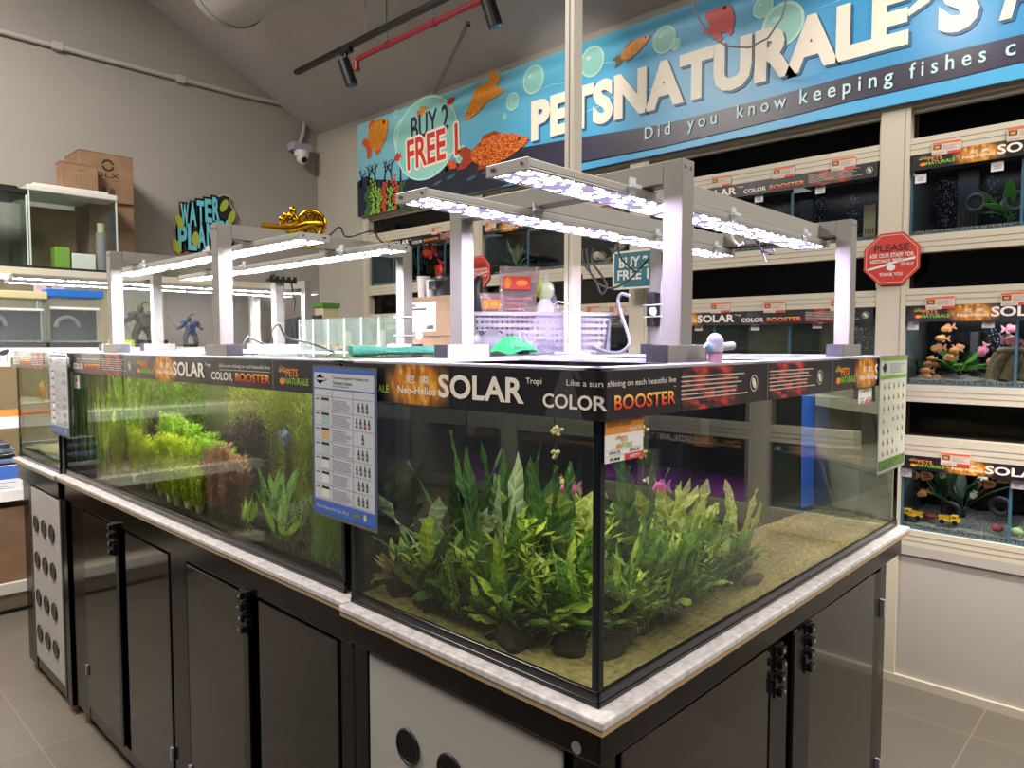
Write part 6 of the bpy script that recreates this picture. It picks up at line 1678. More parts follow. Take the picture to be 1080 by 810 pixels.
# aquariums on the top board
def box_tank(name, px0, px1, py0, py1, Y, dep, lidm, bodym, label, zb, lid=.05, inner=None, base=None):
    a, b = PY(px0, py1, Y), PY(px1, py0, Y); z0 = zb; z1 = b.z
    t = thing(name, label, 'aquarium', ((a.x + b.x) / 2, Y + dep / 2, z0))
    m = MB(); gl = bodym
    m.box(a.x, b.x, Y, Y + .006, z0 + .01, z1 - lid, gl); m.box(a.x, b.x, Y + dep - .006, Y + dep, z0 + .01, z1 - lid, gl); m.box(a.x, a.x + .006, Y, Y + dep, z0 + .01, z1 - lid, gl); m.box(b.x - .006, b.x, Y, Y + dep, z0 + .01, z1 - lid, gl)
    m.build('glass', t)
    m = MB(); m.box(a.x - .008, b.x + .008, Y - .008, Y + dep + .008, z1 - lid, z1 - lid * .35, lidm); m.box(a.x + .03, b.x - .03, Y + .03, Y + dep - .03, z1 - lid * .35, z1, lidm); m.build('lid', t, .008, 3)
    MB().box(a.x - .003, b.x + .003, Y - .003, Y + dep + .003, z0, z0 + .016, base or M_black).build('base', t, .002)
    m = MB()
    for xx in (a.x, b.x): m.box(xx - .004, xx + .004, Y - .002, Y + .006, z0 + .016, z1 - lid, mat('pale glass edge', '#b9c2bb', rough=.2))
    m.build('edge_seal', t)
    return a, b, t
a, b, t = box_tank('aquarium', -40, 27, 196, 281, YS + .02, .36, M_black, M_glass, 'black lidded glass tank at the left end of the top shelf', 1.884)
a, b, t = box_tank('aquarium', 33, 122, 203, 283, YS + .02, .38, mat('silver white lid', '#c6c4be', rough=.35), M_glass, 'glass tank with a white lid on the top shelf beside the cartons', 1.884, .055)
MB().box(a.x + .02, b.x - .15, YS + .30, YS + .32, 1.91, b.z - .10, mat('brown carton seen in tank', '#8b7355', rough=.8)).build('inner_board', t)
MB().box(b.x - .23, b.x - .10, YS + .10, YS + .2, 1.902, 2.0, M_white).build('white_filter', t, .004)
MB().box(b.x - .32, b.x - .24, YS + .10, YS + .2, 1.902, 2.03, mat('lime packet', '#7fa63a', rough=.5)).build('lime_packet', t, .004)
m = MB().cyl((b.x - .06, YS + .12, 1.902), (b.x - .06, YS + .12, 2.14), .03, M_grey, 12); m.cyl((b.x - .06, YS + .12, 2.14), (b.x - .06, YS + .12, 2.2), .022, mat('cream pump head', '#b9ae8c', rough=.5), 12); m.build('pump', t)
# cartons
def carton(px0, px1, py0, py1, Y, dep, label, mt=M_card, ink='dlx', z0=None, flap=True, cat='cardboard box'):
    a, b = PY(px0, py1, Y), PY(px1, py0, Y); z0 = a.z if z0 is None else z0
    t = thing('cardboard_box', label, cat, ((a.x + b.x) / 2, Y + dep / 2, z0))
    m = MB().box(a.x, b.x, Y, Y + dep, z0, b.z, mt); s = Sheet(m, plane_fn((a.x, Y, z0), (1, 0, 0), (0, 0, 1), (0, -1, 0)), .0008); W, H = b.x - a.x, b.z - z0
    if ink == 'dlx':
        s.ring(W * .52, H * .76, W * .08, W * .12, M_ink, k=1); s.rect(W * .40, W * .64, H * .74, H * .78, mt, k=2)
        s.text('DLX', W * .28, W * .74, H * .50, H * .60, M_ink, .01, 1); s.rect(W * .3, W * .74, H * .45, H * .455, M_ink, k=1)
        s.rect(W * .40, W * .48, H * .12, H * .30, mat('dark carton ink', '#5a3f26', rough=.8), k=1); s.rect(W * .54, W * .64, H * .12, H * .28, mat('dark carton ink', '#5a3f26', rough=.8), k=1)
    elif ink == 'mark':
        s.rect(W * .40, W * .70, H * .36, H * .37, M_card2, k=1); s.rect(W * .40, W * .70, H * .66, H * .67, M_card2, k=1); s.rect(W * .40, W * .41, H * .36, H * .67, M_card2, k=1); s.rect(W * .69, W * .70, H * .36, H * .67, M_card2, k=1)
        s.ring(W * .55, H * .52, W * .06, W * .075, M_card2, k=1); s.lines(W * .45, W * .68, H * .78, H * .86, 2, M_card2, .4, k=1)
    elif ink == 'ship':
        s.ring(W * .3, H * .78, W * .10, W * .115, M_card2, k=1); s.lines(W * .45, W * .85, H * .72, H * .84, 2, M_card2, .2, k=1); s.lines(W * .2, W * .8, H * .45, H * .52, 2, M_card2, .2, k=1); s.rect(W * .35, W * .65, H * .09, H * .14, M_ink, k=1)
    m.build('carton', t, .003)
    if flap:
        m = MB().box(a.x - .002, b.x + .002, Y - .002, Y + dep + .002, b.z - .003, b.z + .002, mt); m.box(a.x - .003, b.x + .003, Y + dep * .45, Y + dep * .55, b.z + .001, b.z + .003, mat('parcel tape', '#b39468', rough=.3)); m.build('top_flaps', t)
    return a, b
carton(96, 141, 212, 282, 4.50, .30, 'lower brown carton behind the white lidded tank', M_card2, None, 1.884)
zc2 = PY(100, 212, 4.50).z
carton(85, 140, 167, 212, 4.48, .30, 'brown carton with a round mark, topmost of the stack by the wall', M_card, 'dlx', zc2 + .003)
carton(65, 103, 176, 209, 4.40, .10, 'small brown carton leaning in front of the marked carton', M_card, 'mark', PY(65, 204, 4.40).z)
m = MB(); q = PY(128, 268, 4.40)
m.add([(q.x - .1, 4.38, 1.886), (q.x + .22, 4.40, 1.886), (q.x + .17, 4.47, 1.97), (q.x + .0, 4.45, 2.0), (q.x + .24, 4.5, 1.89), (q.x - .05, 4.5, 1.89)], [(0, 1, 2, 3), (1, 4, 2), (3, 2, 4, 5), (0, 3, 5)], mat_film('crumpled clear wrap', '#f2f4f6', .25, '#c9ccd0', .15))
tag(m.build('plastic_wrap'), 'crumpled clear plastic wrap right of the cartons on the top shelf', 'plastic wrap')
# figures, tanks and tubs on the lower shelf
ZB_ = 1.425
def tub(px0, px1, py0, Y, dep, label, lidm, bodym, zt=.03):
    a, b = PY(px0, 360, Y), PY(px1, py0, Y); t = thing('plastic_tank', label, 'plastic tank', ((a.x + b.x) / 2, Y + dep / 2, ZB_))
    m = MB()
    for (x0, x1, y0, y1) in ((a.x, b.x, Y, Y + .004), (a.x, b.x, Y + dep - .004, Y + dep), (a.x, a.x + .004, Y, Y + dep), (b.x - .004, b.x, Y, Y + dep)): m.box(x0, x1, y0, y1, ZB_ + .005, b.z - zt, bodym)
    m.build('clear_walls', t); MB().box(a.x - .012, b.x + .012, Y - .012, Y + dep + .012, b.z - zt, b.z, lidm).build('lid', t, .004)
    MB().box(a.x - .002, b.x + .002, Y - .002, Y + dep + .002, ZB_, ZB_ + .03, M_black).build('base', t, .002)
    m = MB().box(a.x + .02, b.x - .02, Y + .03, Y + .05, ZB_ + .04, ZB_ + (b.z - ZB_) * .65, M_black)
    for i in range(9): m.box(a.x + .01, b.x - .01, Y - .001, Y, ZB_ + (b.z - ZB_) * .66 + .0, ZB_ + (b.z - ZB_) * .70, M_white) if i == 0 else None
    m.tube([(a.x + .1 + .06 * math.cos(w), Y + .02, ZB_ + .12 + .06 * math.sin(w)) for w in [k * PI / 8 for k in range(9)]], .012, mat('grey tube coil', '#6e6c68', rough=.5), 8)
    m.build('filter_kit', t)
M_clr = mat_film('clear plastic wall', '#f6f9f9', .06, '#c8d0d2', .1)
tub(52, 106, 307, 4.22, .22, 'clear plastic tank with a bright blue lid on the lower wall shelf', mat('bright blue lid', '#1f6fd0', rough=.35), M_clr, .045)
tub(-30, 47, 308, 4.20, .24, 'clear wrapped plastic tank with a cream lid at the left of the lower shelf', mat('cream lid', '#d8cda0', rough=.4), M_clr, .04)
def figure(px, pyt, Y, hgt, label, main, acc, case=False, pose=0):
    """a posed collectible figure: armoured body, limbs and a weapon"""
    c = PY(px, 360, Y); z = ZB_ + .02; t = thing('figurine', label, 'figurine', (c.x, Y, ZB_)); k = hgt
    MB().lathe([(.055 * k / .25, 0), (.06 * k / .25, .004), (.06 * k / .25, .018), (.05 * k / .25, .02)], (c.x, Y, ZB_), M_black, 18).build('base', t)
    def P(x, y, zz): return Vector((c.x + x * k * 1.35, Y + y * k, z + zz * k))
    m = MB()
    m.tube([P(-.12, 0, 0), P(-.14, -.04, .2), P(-.06, 0, .42)], [.08 * k, .085 * k, .10 * k], main, 8); m.tube([P(.16, .02, 0), P(.10, -.08, .22), P(.05, 0, .42)], [.08 * k, .085 * k, .10 * k], main, 8)
    m.tube([P(0, 0, .38), P(.0, .0, .52), P(-.02, -.02, .66), P(-.03, -.03, .74)], [.15 * k, .14 * k, .20 * k, .09 * k], main, 10)
    m.tube([P(-.13, -.02, .68), P(-.26, -.08, .56), P(-.36, -.16, .50)], [.085 * k, .07 * k, .055 * k], main, 8); m.tube([P(.10, -.02, .68), P(.24, -.04, .58), P(.22, -.20, .50)], [.085 * k, .07 * k, .055 * k], main, 8)
    m.build('body', t)
    h = MB().ball(P(-.04, -.05, .83), .075 * k, .08 * k, .09 * k, acc, 12, 8); h.tube([P(-.04, -.05, .90), P(.05, .06, 1.0), P(.16, .12, .96)], [.03 * k, .03 * k, .008 * k], main, 6); h.build('head', t)
    a = MB()
    for sx in (-.15, .13): a.ball(P(sx, -.02, .70), .13 * k, .12 * k, .09 * k, acc, 10, 6)
    a.box(c.x - .10 * k, c.x + .10 * k, Y - .20 * k, Y - .10 * k, z + .40 * k, z + .64 * k, acc); a.build('armour', t, .004)
    MB().tube([P(-.62, -.22, .92), P(-.36, -.17, .50), P(-.22, -.12, .28)], [.006 * k, .016 * k, .012 * k], M_grey, 6).build('weapon', t)
    return c
figure(151, 307, 4.28, .27, 'dark armoured figurine inside a clear display box on the lower shelf', mat('charcoal figure', '#3a3736', rough=.5, var='#5a4f48', scale=60), mat('bronze figure', '#5f5348', rough=.5))
figure(201, 328, 4.26, .20, 'blue and grey warrior figurine at the right of the lower shelf', mat('slate blue figure', '#39455e', rough=.5, var='#6b6250', scale=70), mat('deep blue figure', '#2a3f7c', rough=.4))
a, b = PY(134, 360, 4.18), PY(172, 306, 4.18); m = MB()
for (x0, x1, y0, y1) in ((a.x, b.x, 4.18, 4.183), (a.x, b.x, 4.40, 4.403), (a.x, a.x + .003, 4.18, 4.403), (b.x - .003, b.x, 4.18, 4.403)): m.box(x0, x1, y0, y1, ZB_, b.z, M_clr)
m.box(a.x, b.x, 4.18, 4.403, b.z - .003, b.z, M_clr)
tag(m.build('display_case'), 'clear acrylic display box around the dark figurine', 'display case')
for (x0, x1, mt, lab) in ((116, 141, mat('lime green pad', '#9fb03a', rough=.5), 'flat lime green pad on the lower shelf'), (150, 176, M_black, 'flat black stand on the lower shelf below the display box')):
    a, b = PY(x0, 360, 4.10), PY(x1, 360, 4.10); tag(MB().box(a.x, b.x, 4.08, 4.16, ZB_, ZB_ + .045, mt).build('display_stand', None, .003), lab, 'stand')
for (x0, x1, lab) in ((36, 49, 'left pink price slip under the upper shelf tubes'), (55, 68, 'right pink price slip under the upper shelf tubes')):
    a, b = PY(x0, 307, 4.29), PY(x1, 298, 4.29); m = MB().box(a.x, b.x, 4.289, 4.292, a.z, b.z, mat('pink slip', '#d9c0c4', rough=.5)); s = Sheet(m, plane_fn((a.x, 4.289, a.z), (1, 0, 0), (0, 0, 1), (0, -1, 0))); s.lines(.01, b.x - a.x - .01, .01, b.z - a.z - .01, 3, M_red, .3); tag(m.build('price_slip'), lab, 'price slip')
# things on the low shelves at the left edge of the picture
a, b = PY(-6, 387, YF - .02), PY(14, 368, YF - .02); m = MB().box(a.x, b.x, YF + .048, YF + .052, 1.325, 1.425, mat('pink white sign', '#e4d3d9', rough=.5))
s = Sheet(m, plane_fn((a.x, YF + .048, 1.325), (1, 0, 0), (0, 0, 1), (0, -1, 0))); W = b.x - a.x
s.disc(W * .66, .075, .022, .014, M_ink, 14, 1, .4); s.disc(W * .84, .086, .009, .008, M_ink, 10, 1); s.poly([(W * .80, .07), (W * .84, .07), (W * .82, .02), (W * .80, .02)], M_ink, 1); s.poly([(W * .5, .085), (W * .6, .08), (W * .5, .065)], M_ink, 1); s.lines(W * .1, W * .55, .02, .05, 2, mat('pink lettering', '#c98aa0', rough=.5), .4)
tag(m.build('bird_sign'), 'small pink white sign with a black bird at the left picture edge', 'sign')
rr = random.Random(5)
for i in range(9):
    z = 1.06 - .395 + .004 + i * .028; c = ['#1d2026', '#3a4150', '#15171c', '#8c9098', '#22262e', '#4c5a78', '#191b20', '#6d7078', '#2a3248'][i]
    m = MB().box(-.5, .14 + rr.uniform(-.02, .02), YF + .02 + rr.uniform(0, .02), YF + .3, z, z + .024, mat('packet ' + c, c, rough=.25))
    tag(m.build('packet', None, .004), 'flat dark packet in the stack on the shelf left of the far stand' if i < 8 else 'topmost flat packet of the stack left of the far stand', 'packet', 'stacked packets left of the far stand')
m = MB().box(-.2, .16, YF + .003, YF + .018, .668, .80, M_white); s = Sheet(m, plane_fn((-.2, YF + .003, .668), (1, 0, 0), (0, 0, 1), (0, -1, 0))); s.rect(.16, .36, .06, .13, M_blueprint, k=1); s.lines(.18, .34, .01, .05, 4, M_pale, .4)
tag(m.build('printed_packet'), 'white and blue printed packet leaning on the packet stack', 'packet')
carton(-90, 33, 533, 612, YF + .03, .5, 'big brown carton on the bottom shelf left of the far stand', M_card, 'ship', .166)
m = MB().box(.38, .75, YF + .05, YF + .4, 1.058, 1.30, mat('pale yellow carton', '#b7a860', rough=.6)); s = Sheet(m, plane_fn((.38, YF + .05, 1.058), (1, 0, 0), (0, 0, 1), (0, -1, 0))); s.rect(.06, .2, .06, .16, M_sage_ if False else mat('pale label', '#c9cdb8', rough=.5), k=1)
tag(m.build('yellow_carton', None, .004), 'pale yellow carton seen through the far gravel tank', 'cardboard box')

# hanging wall sign
c = PY(215, 240, YW - .03); m = MB(); fn = plane_fn(c, (1, 0, 0), (0, 0, 1), (0, -1, 0)); s = Sheet(m, fn, .0012)
M_bk = mat('black sign board', '#1a1a20', rough=.5); M_aq = mat('aqua lettering', '#6cc4d6', rough=.45); M_pk = mat('pale outline', '#c9a89c', rough=.5)
k_ = 5.0 / F_PX * 1.05   # metres per pixel at the wall, roughly
def letters(word, x0, x1, z0, z1, rise):
    n = len(word)
    for i, ch in enumerate(word):
        u0 = x0 + (x1 - x0) * i / n; u1 = x0 + (x1 - x0) * (i + .92) / n; dz = rise * (i + .5) / n
        for dx in (-.014, 0, .014):
            for dz2 in (-.014, .014): s.text(ch, u0 + dx, u1 + dx, z0 + dz + dz2, z1 + dz + dz2, M_bk, .05, 3)
        s.text(ch, u0, u1, z0 + dz, z1 + dz, M_aq, .04, 5)
def SL_(px, py): p = PY(px, py, YW - .03); return (p.x - c.x, p.z - c.z)
out = [SL_(x, y) for x, y in ((184, 231), (192, 227), (190, 222), (236, 206), (241, 208), (242, 216), (248, 226), (244, 236), (240, 252), (222, 258), (190, 268), (183, 262), (187, 246))]
s.poly([(u * 1.03, v * 1.04) for u, v in out], M_pk, 1); s.poly(out, M_bk, 2)
p0, p1 = SL_(191, 240), SL_(232, 222); letters('WATER', p0[0], p1[0], p0[1] - .01, p0[1] + .165, .10)
p0, p1 = SL_(188, 265), SL_(246, 248); letters('PLANTS', p0[0], p1[0], p0[1] - .01, p0[1] + .185, .10)
for (x, y, a) in ((189, 234, 1.9), (236, 217, 1.1), (244, 229, 1.2), (186, 260, 1.9), (206, 252, 1.5)): u, v = SL_(x, y); s.disc(u, v, .055, .026, mat('leaf yellow green', '#a6b23a', rough=.5), 12, 6, a)
m.box(c.x + .1 + min(u for u, v in out), c.x + max(u for u, v in out) - .1, YW - .028, YW - .001, c.z - .05, c.z + .05, M_bk)
tag(m.build('water_plants_sign'), 'cartoon lettered blue sign with leaves on the grey left wall', 'sign')

# ---------------------------------------------------------------- things lying on top of the island
ZR = 1.4175
MB_lid = MB().box(.02, .682, .69, 1.215, ZR - .0005, ZR + .0035, mat_glass('lid glass', '#eef6f4'))
tag(MB_lid.build('tank_cover'), 'flat glass cover lying on the near end of the bright planted tank', 'tank cover')
ZG = ZR + .0037
# golden ornament on the light frame
q = PZ(309, 244, 1.7635); t = thing('golden_ornament', 'golden filigree ornament resting on the light bars over the planted tank', 'ornament', (q.x, q.y, 1.7195))
M_gold = mat('shiny gold', '#d9a520', rough=.22, metal=.95, var='#b37d10', scale=30)
dx = Vector((.72, -.69, 0)).normalized(); oz = Vector((0, 0, 1)); C0 = Vector((q.x, q.y, 1.7205))
def O(u, w, z): return C0 + dx * u + Vector((.69, .72, 0)) * w + oz * z
m = MB(); m.tube([O(-.085, 0, .055), O(-.05, 0, .05), O(0, 0, .048), O(.04, 0, .06), O(.085, 0, .065)], [.012, .014, .020, .022, .012], M_gold, 10)
m.tube([O(-.03, .0, .0), O(-.03, 0, .05)], .012, M_gold, 8); m.tube([O(.03, 0, .0), O(.03, 0, .05)], .012, M_gold, 8); m.tube([O(-.05, 0, .004), O(.06, 0, .004)], .009, M_gold, 8); m.build('body', t)
m = MB()
for cu in (.055,):
    m.tube([O(cu + .036 * math.cos(w * PI / 10), -.012, .062 + .036 * math.sin(w * PI / 10)) for w in range(20)], .006, M_gold, 8, True)
    for w in range(6): m.tube([O(cu, -.012, .062), O(cu + .036 * math.cos(w * PI / 3), -.012, .062 + .036 * math.sin(w * PI / 3))], .004, M_gold, 6)
m.build('wheel', t)
m = MB()
for i in range(9): m.ball(O(-.03 + .012 * i, 0, .075 + .012 * math.sin(i * 1.1)), .010, .010, .011, M_gold, 8, 6)
m.tube([O(-.02, 0, .07), O(0, 0, .098), O(.015, 0, .075)], .007, M_gold, 8); m.ball(O(0, 0, .10), .010, .010, .014, M_gold, 8, 6); m.build('crest', t)
# black lead wandering over the light frame
pts = [PZ(x, y, 1.775) for x, y in ((300, 247), (322, 244), (345, 248), (358, 243), (366, 249), (392, 247), (400, 252), (414, 260))]
pts = [Vector((p.x, p.y, 1.7665 + (.006 if 0 < i < 7 else 0) + .012 * (i in (3, 5)))) for i, p in enumerate(pts)]
m = MB().tube(smooth(pts), .0028, M_black, 6); tag(m.build('power_lead'), 'thin black lead wandering across the light frame of the planted tank', 'cable')
# white power adaptor block with looped leads
a = PY(279, 362, 1.42); t = thing('power_strip', 'white power block with black looped leads between the light frame legs', 'power strip', (.215, 1.45, ZR))
MB().box(.17, .27, 1.262, 1.312, ZR, ZR + .028, M_white).build('block', t, .004)
m = MB(); m.tube(smooth([(.205, 1.285, ZR + .028), (.20, 1.285, ZR + .065), (.225, 1.29, ZR + .085), (.25, 1.29, ZR + .05), (.33, 1.29, ZR + .03), (.40, 1.285, ZR + .005)]), .003, M_black, 6); m.tube([(.185, 1.285, ZR + .026), (.13, 1.285, ZR + .05), (.10, 1.283, ZR + .004)], .003, M_black, 6); m.build('lead', t)
# small glass cubes for single fish
gc = mat_film('cube glass', '#f4f9f6', .10, '#c2cac6', .05)
for i in range(6):
    y0 = 1.80 + i * .131; x0 = 1.03; t = thing('glass_cube', ['small glass fish cube nearest the brown carton end of its row', 'second small glass cube of the row by the carton', 'third small glass cube holding orange food', 'fourth small glass cube in the row of cubes', 'fifth small glass cube in the row of cubes', 'small glass cube at the far end of its row'][i], 'glass cube', (x0 + .06, y0 + .06, 1.4157), 'row of small glass cubes')
    m = MB(); z0, z1 = 1.4157, 1.565
    for bx in ((x0, x0 + .003, y0, y0 + .125), (x0 + .127, x0 + .13, y0, y0 + .125), (x0, x0 + .13, y0, y0 + .003), (x0, x0 + .13, y0 + .122, y0 + .125)): m.box(*bx, z0, z1, gc)
    m.box(x0, x0 + .13, y0, y0 + .125, z0, z0 + .003, gc); m.build('walls', t)
    for yy in (y0, y0 + .1235): MB().box(x0 - .0008, x0 + .0032, yy, yy + .003, z0, z1, mat('pale cube edge', '#dfe8e2', rough=.2)).build('glass_edge', t)
    m = MB()
    for j in range(10): m.ball((x0 + rr.uniform(.02, .11), y0 + rr.uniform(.02, .105), z0 + .010 + rr.uniform(0, .02)), .013, .013, .009, mat(['ochre pebble', 'salmon pebble', 'olive pebble'][(i + j) % 3], ['#b08a3c', '#c0705a', '#7c8450'][(i + j) % 3], rough=.8), 7, 5)
    m.build('contents', t)
    if i in (1, 3): MB().cyl((x0 + .06, y0 + .06, z0 + .02), (x0 + .06, y0 + .06, z0 + .09), .018, mat('cream bottle', '#d8cf9c', rough=.5), 12).build('bottle', t)
# brown carton with label and what stands on it
x0, x1, yb, ye, zb = .87, 1.08, 1.17, 1.55, 1.4157
zt_ = PX(470, 312, x0).z
t = thing('cardboard_box', 'brown carton with a white label behind the near light frame post', 'cardboard box', ((x0 + x1) / 2, (yb + ye) / 2, zb))
m = MB().box(x0, x1, yb, ye, zb, zt_ - .012, M_card2); m.build('carton', t, .002)
m = MB().box(x0 - .006, x1 + .006, yb - .006, ye + .006, zb + (zt_ - zb) * .30, zt_, M_card2); m.build('lid_sleeve', t, .002)
MB().box(x0 - .008, x0 - .006, yb, ye, zt_ - .004, zt_ + .001, M_card).build('rim_edge', t)
hh = (zt_ - zb) * .52; z0 = zt_ - .018 - hh
m = MB().box(x0 - .0075, x0 - .0062, ye - .19, ye - .05, z0, z0 + hh, M_paper); s = Sheet(m, plane_fn((x0 - .0075, ye - .05, z0), (0, -1, 0), (0, 0, 1), (-1, 0, 0)), .0005)
s.rect(.01, .09, hh * .72, hh * .80, M_ink, k=1); s.lines(.01, .13, hh * .15, hh * .62, 6, M_pale, .4); s.rect(.01, .03, hh * .84, hh * .94, M_red, k=1); s.rect(.09, .13, hh * .06, hh * .2, M_ink, k=1); m.build('label', t)
for i, (px, w_, h_) in enumerate(((447, .026, .085), (455, .022, .065), (487, .024, .07))):
    q = PX(px, 310, x0 + .05 + .03 * (i == 0)); m = MB().lathe([(w_ * .8, 0), (w_, h_), (w_ * .93, h_), (w_ * .75, .003)], (q.x, q.y, zt_ + .0005), mat('white paper cup', '#a9a4a8', rough=.5), 16)
    tag(m.build('paper_cup'), ['tallest stack of white cups on the brown carton', 'white cup in the middle of the brown carton top', 'white cup at the right end of the brown carton top'][i], 'cup')
q = PX(471, 310, x0 + .10); m = MB().lathe([(.05, 0), (.055, .04), (.045, .06), (.05, .075), (.03, .085)], (q.x, q.y, zt_ + .0005), M_black, 16); m.box(q.x - .07, q.x - .045, q.y - .02, q.y + .02, zt_ + .03, zt_ + .06, M_black); tag(m.build('black_pot'), 'black plastic pot between the cups on the brown carton', 'pot')
q = PY(501, 300, 1.16); m = MB().tube([(q.x, q.y, 1.4157), (q.x, q.y, 1.56), (q.x - .01, q.y, 1.62), (q.x + .02, q.y, 1.67)], [.05, .05, .035, .012], M_black, 10); tag(m.build('black_bag'), 'dark rolled bag standing right of the near light frame post', 'bag')
# white perforated basket
A_, B__ = Vector((.715, 1.005, 0)), Vector((1.035, .735, 0)); ex = (B__ - A_).normalized(); ey = Vector((-ex.y, ex.x, 0)); LB = (B__ - A_).length
t = thing('plastic_basket', 'white perforated plastic basket on the island top holding food bags', 'basket', ((A_ + B__) / 2 + ey * .1 + oz * 1.4165))
HB, DB = .125, .20; Zb = 1.4165
M_bask = mat('white basket plastic', '#aaa6ae', rough=.4)
m = MB()
def wall(o, d, nrm, L):
    nu, nv = int(L / .0155), 5
    for j in range(nv + 1):
        z = Zb + .012 + (HB - .03) * j / nv; p0 = o + oz * z; p1 = o + d * L + oz * z
        tap = nrm * (-.012 * (1 - (z - Zb) / HB))
        m.add([p0 + tap - oz * .0055, p1 + tap - oz * .0055, p1 + tap + oz * .0055, p0 + tap + oz * .0055, p0 + tap - oz * .0055 - nrm * .003, p1 + tap - oz * .0055 - nrm * .003, p1 + tap + oz * .0055 - nrm * .003, p0 + tap + oz * .0055 - nrm * .003], [(0, 1, 2, 3), (7, 6, 5, 4), (3, 2, 6, 7), (0, 4, 5, 1)], M_bask)
    for i in range(nu + 1):
        p = o + d * (L * i / nu); ta, tb = nrm * -.012, nrm * -.001
        m.add([p + ta + oz * Zb - d * .0056, p + ta + oz * Zb + d * .0056, p + tb + oz * (Zb + HB) + d * .0056, p + tb + oz * (Zb + HB) - d * .0056], [(0, 1, 2, 3), (3, 2, 1, 0)], M_bask)
wall(A_, ex, -ey, LB); wall(A_ + ey * DB, ex, ey, LB); wall(A_, ey, -ex, DB); wall(B__, ey, ex, DB)
m.build('lattice_wall', t)
m = MB(); mm = Matrix((( ex.x, ey.x, 0, A_.x), (ex.y, ey.y, 0, A_.y), (0, 0, 1, 0), (0, 0, 0, 1)))
for bx in ((-.008, LB + .008, -.008, .004), (-.008, LB + .008, DB - .004, DB + .008), (-.008, .004, -.008, DB + .008), (LB - .004, LB + .008, -.008, DB + .008)): m.box(*bx, Zb + HB - .008, Zb + HB + .004, M_bask, mm)
m.build('rim', t, .001)
m = MB().box(.014, LB - .014, .014, DB - .014, Zb, Zb + .004, M_bask, mm); m.build('basket_floor', t)
# food bags
M_bagc = mat_film('clear pink pouch', '#f2e6e8', .34, '#b8a4aa', .12)
M_pellet = mat('rose coloured pellets', '#8e5862', rough=.8, var='#b07e88', scale=90, bump=.6)
def pouch(u, w, wd, hgt, z0, label, tilt, red):
    o = A_ + ex * u + ey * w; t = thing('food_pouch', label, 'pouch', o + oz * z0)
    def P(a, b, c): return o + ex * (a + tilt * c) + ey * b + oz * (z0 + c)
    m = MB(); n = 10; vs = []
    for i in range(n + 1):
        c = hgt * i / n; tk = .035 * (1 - i / n) ** .6 + .003; wv = wd * (.82 + .22 * i / n)
        for k in range(12):
            a = 2 * PI * k / 12; vs.append(P(wv / 2 * math.copysign(abs(math.cos(a)) ** .6, math.cos(a)), tk * math.sin(a), c))
    fs = [(i * 12 + k, i * 12 + (k + 1) % 12, (i + 1) * 12 + (k + 1) % 12, (i + 1) * 12 + k) for i in range(n) for k in range(12)]
    m.add(vs, fs, M_bagc, True); m.build('pouch_film', t)
    m = MB(); vs = []
    for i in range(7):
        c = hgt * .42 * i / 6; tk = (.030 * (1 - i / 12)) * (1 if i < 6 else .2); wv = wd * .84
        for k in range(12):
            a = 2 * PI * k / 12; vs.append(P(wv / 2 * math.cos(a) * (1 if i < 6 else .5), tk * math.sin(a), c + .002))
    m.add(vs, [(i * 12 + k, i * 12 + (k + 1) % 12, (i + 1) * 12 + (k + 1) % 12, (i + 1) * 12 + k) for i in range(6) for k in range(12)] + [tuple(range(72, 84))], M_pellet, True); m.build('pellets', t)
    m = MB(); s = Sheet(m, lambda a, c, d: P(a, -.037 * (1 - c / hgt) ** .6 - .005 - d, c), .0006)
    s.rect(-wd * .42, wd * .28, hgt * .72, hgt * .88, red, 4, 1); s.disc(-wd * .30, hgt * .80, wd * .09, hgt * .07, mat('amber spot', '#d9832a', rough=.4), 14, 2); s.disc(wd * .06, hgt * .80, wd * .16, hgt * .035, M_orange, 14, 2)
    s.lines(-wd * .38, wd * .36, hgt * .30, hgt * .66, 6, mat('rose lettering', '#b06a76', rough=.5), .35, k=1)
    m.build('pouch_print', t)
pouch(.135, .10, .125, .265, Zb + .012, 'big clear pouch of pink fish food standing in the basket', .06, M_red)
pouch(.074, .055, .075, .180, Zb + .010, 'small clear pouch of pink fish food left of the big one', -.10, mat('orange label', '#d9652a', rough=.45))
o = A_ + ex * .235 + ey * .12; t = thing('bottle', 'green capped bottle in the basket right of the big food pouch', 'bottle', o + oz * (Zb + .0045))
MB().lathe([(.026, 0), (.028, .01), (.028, .15), (.016, .17), (.014, .175)], o + oz * (Zb + .0045), mat('pale bottle', '#c9c9b8', rough=.4), 16).build('bottle_body', t); MB().lathe([(.018, .172), (.027, .185), (.028, .215), (.02, .225)], o + oz * (Zb + .0045), mat('lime cap', '#9fc03a', rough=.4), 16).build('cap', t)
# vent gadget, crumpled bags, clip, rope, hose
c = Vector((.635, .87, ZG)); t = thing('pump_grille', 'grey black slotted pump head lying in front of the basket', 'pump', c)
m = MB().lathe([(.052, 0), (.060, .014), (.054, .045), (.03, .066), (.0, .070)], c, mat('grey pump shell', '#66636a', rough=.4), 22)
for i in range(-5, 6): m.tube([(c.x + i * .0085, c.y - .055 * math.cos(i * .22), c.z + .016), (c.x + i * .0085, c.y - .03 * math.cos(i * .2), c.z + .062), (c.x + i * .0085, c.y, c.z + .071 - abs(i) * .0022)], .0022, M_black, 5)
m.build('shell', t); m = MB().cyl((c.x + .05, c.y - .01, c.z + .02), (c.x + .13, c.y - .03, c.z + .02), .012, M_black, 10); m.cyl((c.x + .13, c.y - .03, c.z + .022), (c.x + .155, c.y - .035, c.z + .022), .022, M_grey, 12); m.build('outlet', t)
